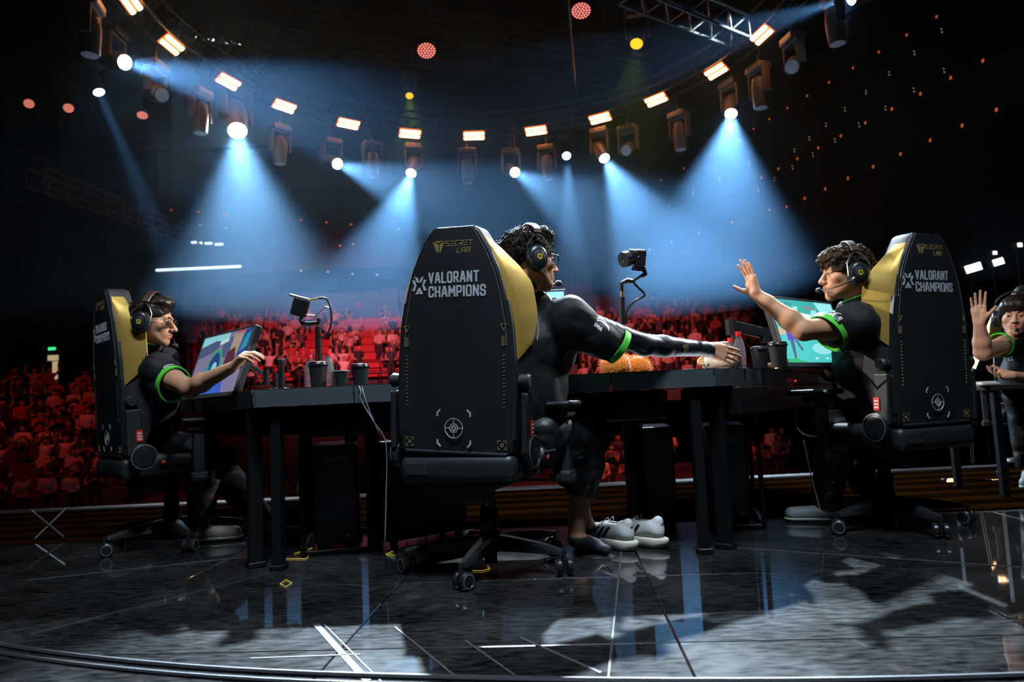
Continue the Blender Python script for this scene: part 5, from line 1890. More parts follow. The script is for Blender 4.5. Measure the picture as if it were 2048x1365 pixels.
def headset_thing(label, H, mic=1, mic_at=(0.012, 0.125, -0.085), s=1.0, wire=True):
    t = thing('headset', label, 'headset', (0, 0, 0), None, 'gaming headsets')
    t.matrix_world = H
    for q in (-1, 1):
        rot = Quaternion((0, 1, 0), R(90) * q)
        def ring_(pr, mt, nm, par=t):
            mb = MB().lathe([(a * s, z * s) for a, z in pr], (0, 0, 0), 28, rot)
            mb.v = [(v[0] + q * 0.078 * s, v[1] * 1.02 - 0.018 * s, v[2] * 1.26 - 0.018 * s) for v in mb.v]
            return mb.build(nm, mt, par, 40)
        ring_([(0.026, -0.002), (0.040, 0.0), (0.043, 0.008), (0.041, 0.016), (0.034, 0.018)], 'headset_soft', 'ear_cushion')
        cupo = ring_([(0.038, 0.016), (0.042, 0.020), (0.042, 0.030), (0.037, 0.038), (0.030, 0.043), (0.021, 0.045), (0.004, 0.0455)], 'headset', 'ear_cup')
        pl = ring_([(0.0215, 0.0452), (0.019, 0.0468), (0.004, 0.0470)], 'headset_soft', 'badge_disc', cupo)
        mb = MB()
        M = Matrix.Translation((q * 0.1252 * s, -0.018 * s, -0.018 * s)) @ Matrix.Rotation(R(90) * q, 4, 'Z') @ Matrix.Rotation(R(90), 4, 'X')
        star_mark(mb, 0.0125 * s, 0.0045 * s, 0.0012, M)
        mb.build('star_emblem', 'logo_yellow', cupo)
        for y in (-0.064, 0.030):
            MB().tube([Vector((q * 0.112, y * 0.95, -0.030)) * s, Vector((q * 0.110, y, 0.028)) * s, Vector((q * 0.105, y * 0.45 - 0.006, 0.068)) * s, Vector((q * 0.100, -0.012, 0.082)) * s], 0.0022 * s, 6).build('yoke_rod', 'steel', t, 40)
        if wire:
            MB().tube(bez([Vector((q * 0.100, -0.012, 0.076)) * s, Vector((q * 0.108, 0.006, 0.062)) * s, Vector((q * 0.112, -0.008, 0.028)) * s], 5), 0.0016 * s, 5).build('wire', 'cable_black', t, 40)
    rows = []
    for a in np.linspace(R(30), R(150), 22):
        c, z = math.cos(a) * 0.118 * s, 0.020 * s + 0.128 * s * math.sin(a)
        wdt = 0.017 * s
        nx, nz = math.cos(a), math.sin(a)
        rows.append([(c + nx * 0.005 * s * k2, -0.012 * s + yy * wdt, z + nz * 0.005 * s * k2) for (yy, k2) in ((-1, 0), (-0.8, 1), (0.8, 1), (1, 0), (0.8, -1), (-0.8, -1))])
    mb = MB(); mb.grid(rows, True)
    mb.add(rows[0], [tuple(range(6))]); mb.add(rows[-1], [tuple(reversed(range(6)))])
    mb.build('headband', 'headset_band', t, 50)
    if mic:
        m0 = Vector((mic * 0.116, 0.008, -0.044)) * s
        m2 = Vector(mic_at) * s
        m1 = Vector((mic * 0.100, 0.070, -0.072)) * s
        MB().tube(bez([m0, m1, m2], 8), 0.0030 * s, 8).build('mic_boom', 'headset', t, 50)
        MB().sphere(m2, (0.0135 * s, 0.016 * s, 0.0135 * s), 16, 12).build('mic_foam', 'headset_soft', t, 60)
        MB().sphere(m0, 0.009 * s, 12, 8).build('mic_hinge', 'steel', t, 60)
    return t


def glasses_thing(label, H, mt, r_=0.0016, w=0.0245, h=0.019, s=1.0):
    t = thing('eyeglasses', label, 'glasses', (0, 0, 0), None, 'eyeglasses')
    t.matrix_world = H
    for q in (-1, 1):
        pts = []
        for a in np.linspace(0, 2 * math.pi, 24, endpoint=False):
            ca, sa = math.cos(a), math.sin(a)
            sx = abs(ca) ** 0.7 * (1 if ca > 0 else -1); sz = abs(sa) ** 0.7 * (1 if sa > 0 else -1)
            x = q * (0.0325 + w * sx)
            pts.append(Vector((x, 0.1025 - 0.16 * (abs(x) - 0.008) ** 2 * 20, 0.002 + h * sz)) * s)
        MB().tube(pts, r_ * s, 6, closed=True).build('rim', mt, t, 60)
        MB().add(pts, [tuple(range(24))]).build('lens', 'lens_clear', t)
        MB().tube([Vector((q * 0.057, 0.0955, 0.012)) * s, Vector((q * 0.070, 0.080, 0.012)) * s, Vector((q * 0.0805, -0.005, 0.008)) * s, Vector((q * 0.079, -0.03, -0.010)) * s], r_ * 1.2 * s, 6).build('temple', mt, t, 60)
    MB().tube(bez([Vector((-0.009, 0.1020, 0.006)) * s, Vector((0, 0.1045, 0.010)) * s, Vector((0.009, 0.1020, 0.006)) * s], 4), r_ * s, 6).build('bridge', mt, t, 60)
    return t


def hair_mesh(name, H, mt, parts, cuts, amp, freq, seed, vox=0.0028, stretch=(1, 1, 1), s=1.0):
    b = Blob()
    R3 = H.to_3x3()
    for c, r_, k in parts:
        b.ell(H @ (Vector(c) * s), [q * s for q in r_], R3, k)
    for kind, c, r_ in cuts:
        if kind == 'e':
            b.ell(H @ (Vector(c) * s), [q * s for q in r_], R3, 0.012, -1)
        else:
            b.plane(H @ (Vector(c) * s), R3 @ Vector(r_), 0.01)
    A = np.array(R3)
    st = np.array(stretch, float)
    def disp(X):
        L = (X @ A) * st
        return -amp * (vnoise(L, freq, seed) * 0.7 + 0.5 * vnoise(L, freq * 2.1, seed + 3))
    b.disp = disp
    return b.mesh(name, vox, mt)


def curls(me, mt, n, L, r_, seed, curl=1.0, up=0.3, parent=None, name='curls'):
    """short curled strands rooted on the hair surface"""
    rnd = random.Random(seed)
    N = len(me.vertices)
    mb = MB()
    for _ in range(n):
        v = me.vertices[rnd.randrange(N)]
        nn = v.normal
        a = nn.orthogonal().normalized(); b = nn.cross(a)
        ph = rnd.uniform(0, 6.28)
        d = (a * math.cos(ph) + b * math.sin(ph))
        e = nn.cross(d)
        l = L * rnd.uniform(0.6, 1.4)
        pts = []
        for k in range(6):
            t = k / 5
            ang = t * 3.6 * curl
            pts.append(v.co - nn * 0.002 + nn * (l * up * t + 0.3 * l * math.sin(ang) / max(curl, 0.3)) + d * (l * 0.35 * t) + e * (0.30 * l * (1 - math.cos(ang)) / max(curl, 0.3)))
        mb.tube(pts, [r_, r_, r_, r_ * 0.9, r_ * 0.7, r_ * 0.3], 4, cap=False)
    o = mb.build(name, mt, parent, 80)
    o['kind'] = 'stuff'
    return o


def cuff_ring(b0, c, d, r_, w=0.022, th=0.004, parent=None, sq=(1, 1), up=None):
    """band of cloth round a sleeve end: centre c, axis d"""
    q = Vector(d).to_track_quat('Z', 'Y')
    pr = [(r_ - th, 0), (r_ + 0.001, 0), (r_ + 0.0015, w * 0.5), (r_ + 0.001, w), (r_ - th, w), (r_ - th, 0)]
    mb = MB()
    n = 32
    vs = []
    for rr, z in pr:
        for k in range(n):
            p = Vector((rr * sq[0] * math.cos(2 * math.pi * k / n), rr * sq[1] * math.sin(2 * math.pi * k / n), z))
            vs.append(q @ p + Vector(c))
    fs = []
    for i in range(len(pr) - 1):
        for k in range(n):
            l = (k + 1) % n
            fs.append((i * n + k, i * n + l, (i + 1) * n + l, (i + 1) * n + k))
    mb.add(vs, fs)
    return mb.build('green_cuff', 'neon_green', parent, 60)


from mathutils.bvhtree import BVHTree


def decal(parent, target_me, name, mt, lines, origin, ux, uy, w, lift=0.0012):
    """thin raised print: strokes laid out on a plane and dropped on the cloth surface along the plane normal"""
    bv = BVHTree.FromPolygons([v.co for v in target_me.vertices], [tuple(p.vertices) for p in target_me.polygons])
    ux, uy = Vector(ux).normalized(), Vector(uy).normalized()
    nz = ux.cross(uy).normalized()
    mb = MB()
    for pl in lines:
        # subdivide
        pts = []
        for (a, b) in zip(pl[:-1], pl[1:]):
            a, b = Vector((*a, 0)), Vector((*b, 0))
            m = max(1, int((b - a).length / 0.006))
            for k in range(m):
                pts.append(a.lerp(b, k / m))
        pts.append(Vector((*pl[-1], 0)))
        L_, R_ = [], []
        for i, p in enumerate(pts):
            t = pts[min(i + 1, len(pts) - 1)] - pts[max(i - 1, 0)]
            t = t.normalized() if t.length > 1e-8 else Vector((1, 0, 0))
            nn = Vector((-t.y, t.x, 0)) * w * 0.5
            for lst, q in ((L_, p + nn), (R_, p - nn)):
                wpt = Vector(origin) + ux * q.x + uy * q.y
                h = bv.ray_cast(wpt + nz * 0.12, -nz, 0.4)
                lst.append((h[0] + nz * lift) if h[0] is not None else None)
        for i in range(len(pts) - 1):
            q = [L_[i], R_[i], R_[i + 1], L_[i + 1]]
            if all(v is not None for v in q):
                lo = [v - nz * lift * 0.8 for v in q]
                mb.add(q + lo, [(0, 1, 2, 3), (7, 6, 5, 4), (0, 4, 5, 1), (1, 5, 6, 2), (2, 6, 7, 3), (3, 7, 4, 0)])
    return mb.build(name, mt, parent) if mb.v else None


def sleeve_mark():
    """generic sleeve print: two arcs over a row of letters"""
    ls = []
    for k in range(2):
        ls.append([(-0.030 + 0.004 * k + 0.030 * (1 - math.cos(a)), 0.006 - 0.006 * k + (0.018 - 0.003 * k) * math.sin(a)) for a in np.linspace(0, math.pi * 0.95, 9)])
    return ls


def word_lines(word, h, x0=0, y0=0, xs=0.8, gap=0.3):
    out_ = []
    x = x0
    for ch in word:
        g_ = GLY[ch]
        for l in g_:
            out_.append([(x + p[0] * h * xs, y0 + p[1] * h) for p in l])
        x += max(p[0] for l in g_ for p in l) * h * xs + gap * h
    return out_

# ------------------------------------------------------------------ the players
def fold(amp, f1, seed, st=(1, 1, 1)):
    """cloth relief: soft swells plus sharper creases"""
    st = np.array(st, float)
    return lambda X: -amp * (0.8 * vnoise(X * st, f1, seed) + 0.3 * vnoise(X * st, f1 * 2.3, seed + 1)) + amp * 0.9 * np.maximum(0, 0.42 - np.abs(vnoise(X * st[::-1], f1 * 0.9, seed + 2))) / 0.42


def lerp(a, b, t):
    return Vector(a) * (1 - t) + Vector(b) * t


def nails(parent, tips, n):
    for (p, fd, r_) in tips:
        up = -(Vector(n) - fd * Vector(n).dot(fd)).normalized()
        MB().sphere(p + up * r_ * 0.62 + fd * r_ * 0.1, (r_ * 0.62, r_ * 0.75, r_ * 0.3), 8, 6, Matrix((fd.cross(up), fd, up)).transposed()).build('fingernail', 'nail', parent, 60)


def sneaker(parent, heel, toe, mt, sole, h=0.075, w=0.042, name='shoe'):
    """closed low shoe as a part of a seated person"""
    heel, toe = Vector(heel), Vector(toe)
    d = (toe - heel); d.z = 0
    L = d.length
    d.normalize()
    b = Blob()
    b.cap(heel + d * 0.035 + V3(0, 0, 0.045), heel + d * (L - 0.045) + V3(0, 0, 0.036), w * 0.92, w * 0.86, 0.02)
    b.cap(heel + d * 0.035 + V3(0, 0, 0.05), heel + d * 0.05 + V3(0, 0, 0.085), w * 0.85, w * 0.75, 0.02)
    b.plane(heel + V3(0, 0, 0.014), (0, 0, -1), 0.004)
    b.plane(heel + V3(0, 0, 0.10), (0, 0, 1), 0.004)
    o = obj(name, b.mesh(name, 0.004, mt), parent)
    b = Blob()
    b.cap(heel + d * 0.035 + V3(0, 0, 0.03), heel + d * (L - 0.04) + V3(0, 0, 0.03), w * 1.02, w * 0.94, 0.02)
    b.plane(heel + V3(0, 0, 0.001), (0, 0, -1), 0.003)
    b.plane(heel + V3(0, 0, 0.022), (0, 0, 1), 0.003)
    obj('sole', b.mesh('sole', 0.004, sole), o)
    return o


mat('shoe_beige', (0.42, 0.38, 0.30), 0.6)
mat('sole_cream', (0.62, 0.60, 0.52), 0.6)
mat('shoe_grey', (0.30, 0.34, 0.36), 0.5)
mat('sock', (0.012, 0.014, 0.02), 0.75, bump=0.2, bscale=300)


# ---- middle player
def player_middle():
    root = thing('person', 'laughing player in a black shirt in the middle chair reaching an arm across the desk', 'person', at(1062, 900, 2.88), None, 'players')
    O = root.location.copy()
    root.location = (0, 0, 0)
    H = head_frame(at(1062, 522, 2.80), (0.92, 0.39, 0), R(-3), R(-4))
    neck = H @ V3(0, -0.035, -0.10)
    shR, shL = at(1140, 636, 2.74), at(990, 632, 3.02)
    chest = at(1072, 690, 2.87); pel = at(1048, 872, 2.86)
    base = lerp(shR, shL, 0.5) + V3(0, 0, 0.02)
    elb, wr = at(1288, 690, 2.86), at(1412, 699, 3.00)
    hipR, hipL = pel + V3(0.07, -0.05, 0), pel + V3(-0.06, 0.07, 0)
    knR = at(1172, 872, 2.98); ank = at(1152, 1078, 3.02); heel = atz(1150, 1098, 0.0); toe = atz(1216, 1112, 0.0)
    knL = knR + V3(-0.10, 0.22, 0.0); ankL = V3(knL.x + 0.10, knL.y - 0.02, 0.09)
    b = Blob()
    add_head(b, H, 1.0)
    b.chain([neck + V3(0, 0, 0.02), base + V3(0, 0, 0.02), chest], [0.054, 0.060, 0.06], 0.02)
    b.chain([chest, pel], [0.06, 0.05], 0.03)
    b.chain([base, shR], [0.055, 0.048], 0.02); b.chain([base, shL], [0.055, 0.048], 0.02)
    b.chain([shR, elb], [0.046, 0.039], 0.02)
    b.chain([elb, lerp(elb, wr, 0.3), wr], [0.039, 0.040, 0.026], 0.015)
    eL = shL + V3(0.02, 0.10, -0.26); wL = eL + V3(0.10, 0.20, 0.0)
    b.chain([shL, eL, wL], [0.045, 0.036, 0.026], 0.015)
    add_hand(b, wL, (0.5, 0.9, 0), (0, 0, -1), (1, 0, 0), (0.5,) * 4)
    hd = at(1478, 716, 3.06) - wr
    tips = add_hand(b, wr, hd, (0.05, 0.95, -0.25), (0, 0, 1), (0.10, 0.12, 0.14, 0.18), 0.05, (0.42, 0.0, 0.12), 1.02)
    b.chain([pel, hipR, knR], [0.05, 0.05, 0.058], 0.02); b.chain([knR, lerp(knR, ank, 0.35), ank], [0.058, 0.054, 0.034], 0.02)
    b.chain([pel, hipL, knL], [0.05, 0.05, 0.04], 0.02); b.chain([knL, ankL], [0.05, 0.034], 0.02)
    for (h_, t_, a_) in ((heel, toe, ank), (V3(ankL.x, ankL.y - 0.05, 0), V3(ankL.x + 0.1, ankL.y + 0.15, 0), ankL)):
        d = (t_ - h_); d.z = 0; d.normalize()
        b.cap(a_, h_ + d * 0.03 + V3(0, 0, 0.03), 0.032, 0.028, 0.015)
        b.cap(h_ + d * 0.03 + V3(0, 0, 0.032), h_ + d * 0.20 + V3(0, 0, 0.020), 0.030, 0.017, 0.015)
        b.cap(a_ + d * 0.01, h_ + d * 0.14 + V3(0, 0, 0.030), 0.030, 0.024, 0.02)
    me = b.mesh('body', 0.0029, 'skin')
    finish_body(me, H, (0.52, 0.265, 0.160), stubble=0.25)
    root_o = obj('body', me, root)
    # black ankle socks
    for (h_, t_, a_) in ((heel, toe, ank), (V3(ankL.x, ankL.y - 0.05, 0), V3(ankL.x + 0.1, ankL.y + 0.15, 0), ankL)):
        b = Blob()
        d = (t_ - h_); d.z = 0; d.normalize()
        b.cap(a_ + d * 0.004, h_ + d * 0.03 + V3(0, 0, 0.032), 0.037, 0.033, 0.015)
        b.cap(h_ + d * 0.03 + V3(0, 0, 0.034), h_ + d * 0.20 + V3(0, 0, 0.022), 0.034, 0.021, 0.015)
        b.cap(a_ + d * 0.012, h_ + d * 0.14 + V3(0, 0, 0.034), 0.034, 0.027, 0.02)
        b.plane(V3(0, 0, 0.001), (0, 0, -1), 0.003)
        b.plane(a_ + V3(0, 0, 0.012), (0.05, 0, 1), 0.003)
        obj('sock', b.mesh('sock', 0.004, 'sock'), root)
    # shirt
    cu = at(1231, 690, 2.80)
    ax = (elb - shR).normalized()
    ca = (ax + V3(0, 0, -0.28)).normalized()
    b = Blob()
    b.chain([base + V3(0, 0, -0.005), chest, lerp(chest, pel, 0.6), pel + V3(0, 0, -0.02)], [0.105, 0.165, 0.150, 0.150], 0.05)
    b.chain([base + V3(0.01, 0, 0.015), shR + V3(-0.01, 0, 0.0)], [0.075, 0.078], 0.04)
    b.chain([base + V3(-0.01, 0, 0.015), shL], [0.075, 0.075], 0.04)
    b.chain([shR, cu + ax * 0.02], [0.082, 0.066], 0.05)
    b.cap(shR + V3(0.02, 0.0, -0.06), cu + V3(-0.015, 0, -0.025), 0.062, 0.050, 0.05)
    b.chain([shL, shL + V3(0.02, 0.05, -0.2)], [0.075, 0.068], 0.04)
    b.chain([neck + V3(0, 0, 0.010), base], [0.058, 0.08], 0.03)
    b.plane(neck + V3(0, 0, 0.012), (0.25, 0.1, 1), 0.006)
    b.plane(cu + ca * 0.012, ca, 0.006)
    b.disp = fold(0.011, 10, 3, (1, 1, 0.55))
    sm = b.mesh('shirt', 0.0052, 'shirt_black')
    sh = obj('shirt', sm, root)
    cuff_ring(None, cu - ca * 0.004, ca, 0.074, 0.026, 0.006, sh, (0.9, 1.0))
    decal(sh, sm, 'sleeve_print', 'print_white', sleeve_mark() + word_lines('UNIA', 0.014, -0.028, -0.022), lerp(shR, cu, 0.66) + V3(0, -0.06, 0.035), (0.68, 0.25, -0.62), (0.62, 0, 0.72), 0.0045)
    # collar line
    MB().tube([neck + V3(0.060 * math.cos(a), 0.060 * math.sin(a), 0.010 - 0.012 * math.cos(a)) for a in np.linspace(0, 2 * math.pi, 20, endpoint=False)], 0.004, 6, closed=True).build('collar', 'neon_green', sh, 60)
    # long arm sleeve
    b = Blob()
    b.chain([lerp(shR, elb, 0.35), elb, lerp(elb, wr, 0.3), wr, wr + hd.normalized() * 0.035], [0.049, 0.0455, 0.0445, 0.031, 0.033], 0.015)
    b.plane(wr + hd.normalized() * 0.028, hd.normalized(), 0.004)
    b.disp = fold(0.0012, 30, 9)
    am = b.mesh('arm_sleeve', 0.0038, 'sleeve_black')
    ao = obj('arm_sleeve', am, root)
    decal(ao, am, 'sleeve_badge', 'gold_print', [[(-0.011, 0.011), (0.012, 0.013), (0.008, -0.010), (-0.004, -0.016), (-0.011, 0.011)], [(-0.005, 0.004), (0.006, 0.004)], [(-0.004, -0.006), (0.003, -0.004)]], at(1364, 698, 2.94), (1, 0.2, -0.05), (0.05, 0, 1), 0.0052)
    # trousers to the calf
    b = Blob()
    hem = lerp(knR, ank, 0.58)
    b.chain([pel + V3(0, 0, 0.02), hipR, knR + V3(0.012, 0, 0.01)], [0.13, 0.115, 0.088], 0.04)
    b.chain([knR, lerp(knR, hem, 0.5), hem], [0.086, 0.086, 0.070], 0.03)
    b.chain([pel + V3(0, 0, 0.02), hipL, knL], [0.13, 0.115, 0.088], 0.04)
    hemL = lerp(knL, ankL, 0.58)
    b.chain([knL, hemL], [0.086, 0.070], 0.03)
    b.plane(lerp(hem, hemL, 0.5) + V3(0, 0, -0.005), (-0.22, 0, -1), 0.005)
    b.disp = fold(0.0075, 14, 21, (1, 1, 0.8))
    obj('trousers', b.mesh('trousers', 0.0055, 'trouser_black'), root)
    face_parts(root, H, look=(0.1, 1, -0.1))
    # smile: teeth strip
    MB().tube(bez([H @ V3(-0.018, 0.084, -0.0635), H @ V3(0, 0.0925, -0.066), H @ V3(0.018, 0.084, -0.0635)], 5), 0.0028, 6).build('teeth', 'eye_white', root, 60)
    hm = hair_mesh('hair', H, 'hair_dark', [((0, -0.022, 0.046), (0.088, 0.110, 0.092), 0.02), ((0, 0.045, 0.105), (0.066, 0.052, 0.040), 0.02), ((0, -0.095, 0.02), (0.062, 0.042, 0.075), 0.02)],
                   [('e', (0, 0.105, -0.022), (0.075, 0.060, 0.088)), ('e', (0.075, 0.012, -0.075), (0.03, 0.065, 0.055)), ('e', (-0.075, 0.012, -0.075), (0.03, 0.065, 0.055)), ('p', (0, -0.06, -0.085), (0, 0.35, -1))], 0.0085, 46, 2)
    ho = obj('hair', hm, root)
    curls(hm, 'hair_dark', 1500, 0.016, 0.0012, 7, 1.2, 0.55, ho)
    headset_thing('black headset with yellow emblem on the laughing middle player', H, -1, (-0.014, 0.128, -0.082))
    glasses_thing('black framed glasses on the laughing middle player', H, 'frame_black', 0.0022, 0.0255, 0.019)
    # thin cord from the ear cup
    tag(MB().tube(bez([H @ V3(0.105, -0.012, -0.058), H @ V3(0.098, 0.012, -0.085), H @ V3(0.085, 0.02, -0.12), H @ V3(0.07, 0.03, -0.15)], 5), 0.0018, 5).build('cable', 'cable_black', None, 60), 'thin black headset cord at the neck of the middle player', 'cable', 'cables')
    return root


def player_right():
    root = thing('person', 'curly haired player in a black shirt at right raising an open hand', 'person', (0, 0, 0), None, 'players')
    H = head_frame(at(1690, 549, 3.15), (-0.975, 0.08, 0), R(1), R(2))
    neck = H @ V3(0, -0.045, -0.10)
    shL, shR = at(1716, 652, 3.06), at(1730, 636, 3.42)
    base = lerp(shL, shR, 0.5) + V3(0, 0, 0.035)
    chest = at(1742, 712, 3.24); pel = at(1772, 865, 3.33)
    elb, wr = at(1608, 661, 2.97), at(1511, 588, 3.06)
    b = Blob()
    add_head(b, H, 1.0, 1.0, 0.985)
    b.chain([neck + V3(0, 0, 0.02), base + V3(0, 0, 0.01), chest], [0.055, 0.062, 0.06], 0.02)
    b.chain([chest, pel], [0.06, 0.05], 0.03)
    b.chain([base, shL], [0.055, 0.05], 0.02); b.chain([base, shR], [0.055, 0.05], 0.02)
    b.chain([shL, lerp(shL, elb, 0.5), elb], [0.050, 0.050, 0.043], 0.02)
    b.chain([elb, lerp(elb, wr, 0.28), lerp(elb, wr, 0.75), wr], [0.042, 0.043, 0.031, 0.0265], 0.02)
    d = at(1487, 516, 3.10) - wr
    tips = add_hand(b, wr - d.normalized() * 0.01, d, (-0.95, -0.15, 0.0), (-0.15, 0.95, 0), (0.18, 0.10, 0.07, 0.05), 0.05, (0.85, 0.55, 0.25), 0.95)
    eR = shR + V3(-0.12, 0.12, -0.24); wR = eR + V3(-0.24, 0.04, 0.03)
    b.chain([shR, eR, wR], [0.048, 0.038, 0.027], 0.015)
    add_hand(b, wR, (-1, 0, 0), (0, 0, -1), (0, -1, 0), (0.4,) * 4)
    knL, knR = at(1668, 862, 3.42), at(1690, 862, 3.72)
    footL, footR = V3(knL.x - 0.02, knL.y + 0.10, 0.09), V3(knR.x + 0.05, knR.y - 0.1, 0.09)
    me = b.mesh('body', 0.0029, 'skin')
    finish_body(me, H, (0.50, 0.250, 0.140))
    obj('body', me, root)
    nails(root, tips[:4], (-0.86, -0.35, 0))
    ax = (elb - shL).normalized()
    cu = at(1660, 662, 3.02)
    ca = (ax + V3(-0.02, 0, -0.62)).normalized()
    b = Blob()
    b.chain([base + V3(0, 0, -0.01), chest, lerp(chest, pel, 0.6), pel], [0.115, 0.165, 0.160, 0.155], 0.05)
    b.chain([base + V3(0, 0, 0.0), shL + V3(0, 0, 0.01)], [0.082, 0.080], 0.04)
    b.chain([base, shR], [0.080, 0.075], 0.04)
    b.chain([shL, cu + ax * 0.02], [0.088, 0.084], 0.05)
    b.cap(shL + V3(0, 0, -0.05), cu + V3(0.02, 0, -0.03), 0.07, 0.058, 0.04)
    b.chain([shR, eR], [0.075, 0.065], 0.04)
    b.chain([neck + V3(0, 0, 0.0), base], [0.060, 0.085], 0.03)
    b.plane(neck + V3(0, 0, -0.002), (-0.30, 0, 1), 0.006)
    b.plane(cu + ca * 0.012, ca, 0.006)
    b.disp = fold(0.011, 10, 33, (1, 1, 0.55))
    sm = b.mesh('shirt', 0.0052, 'shirt_black')
    sh = obj('shirt', sm, root)
    cuff_ring(None, cu - ca * 0.004, ca, 0.088, 0.028, 0.006, sh, (0.92, 1.06))
    decal(sh, sm, 'sleeve_print', 'print_white', sleeve_mark() + word_lines('LAVI', 0.014, -0.022, -0.020), at(1672, 634, 2.98), (0.93, 0.1, 0.36), (-0.36, 0.1, 0.93), 0.0045)
    MB().tube([neck + V3(0.063 * math.cos(a), 0.063 * math.sin(a), -0.002 + 0.022 * math.cos(a)) for a in np.linspace(0, 2 * math.pi, 20, endpoint=False)], 0.0045, 6, closed=True).build('collar', 'neon_green', sh, 60)
    b = Blob()
    for kn, ft in ((knL, footL), (knR, footR)):
        b.chain([pel, kn, lerp(kn, ft, 0.9)], [0.14, 0.09, 0.07], 0.04)
    b.plane(V3(0, 0, 0.10), (0, 0, -1), 0.005)
    b.disp = fold(0.006, 13, 8)
    obj('trousers', b.mesh('trousers', 0.007, 'trouser_black'), root)
    for ft, dd in ((footL, V3(-0.2, 0.06, 0)), (footR, V3(-0.17, -0.12, 0))):
        sneaker(root, V3(ft.x, ft.y, 0) - dd * 0.25, V3(ft.x, ft.y, 0) + dd, 'shoe_grey', 'sole_cream')
    face_parts(root, H, look=(0, 1, 0))
    hm = hair_mesh('hair', H, 'hair_brown', [((0, -0.018, 0.048), (0.092, 0.108, 0.090), 0.02), ((0, 0.052, 0.075), (0.078, 0.058, 0.048), 0.02), ((0, -0.095, 0.0), (0.066, 0.040, 0.075), 0.02)],
                   [('e', (0, 0.120, -0.045), (0.085, 0.062, 0.082)), ('e', (0.075, 0.022, -0.070), (0.03, 0.075, 0.060)), ('e', (-0.075, 0.022, -0.070), (0.03, 0.075, 0.060)), ('p', (0, -0.06, -0.075), (0, 0.35, -1))], 0.010, 50, 12)
    ho = obj('hair', hm, root)
    curls(hm, 'hair_brown', 2200, 0.015, 0.0013, 17, 1.9, 0.35, ho)
    headset_thing('black headset with long boom microphone on the curly haired player', H, -1, (-0.020, 0.126, -0.074))
    tag(MB().tube(bez([at(1676, 690, 2.98), at(1700, 720, 3.0), at(1745, 765, 3.02), at(1768, 800, 3.05)], 6), 0.004, 6).build('cable', 'cable_black', None, 60), 'dark cord running down from the sleeve of the curly haired player', 'cable', 'cables')
    return root


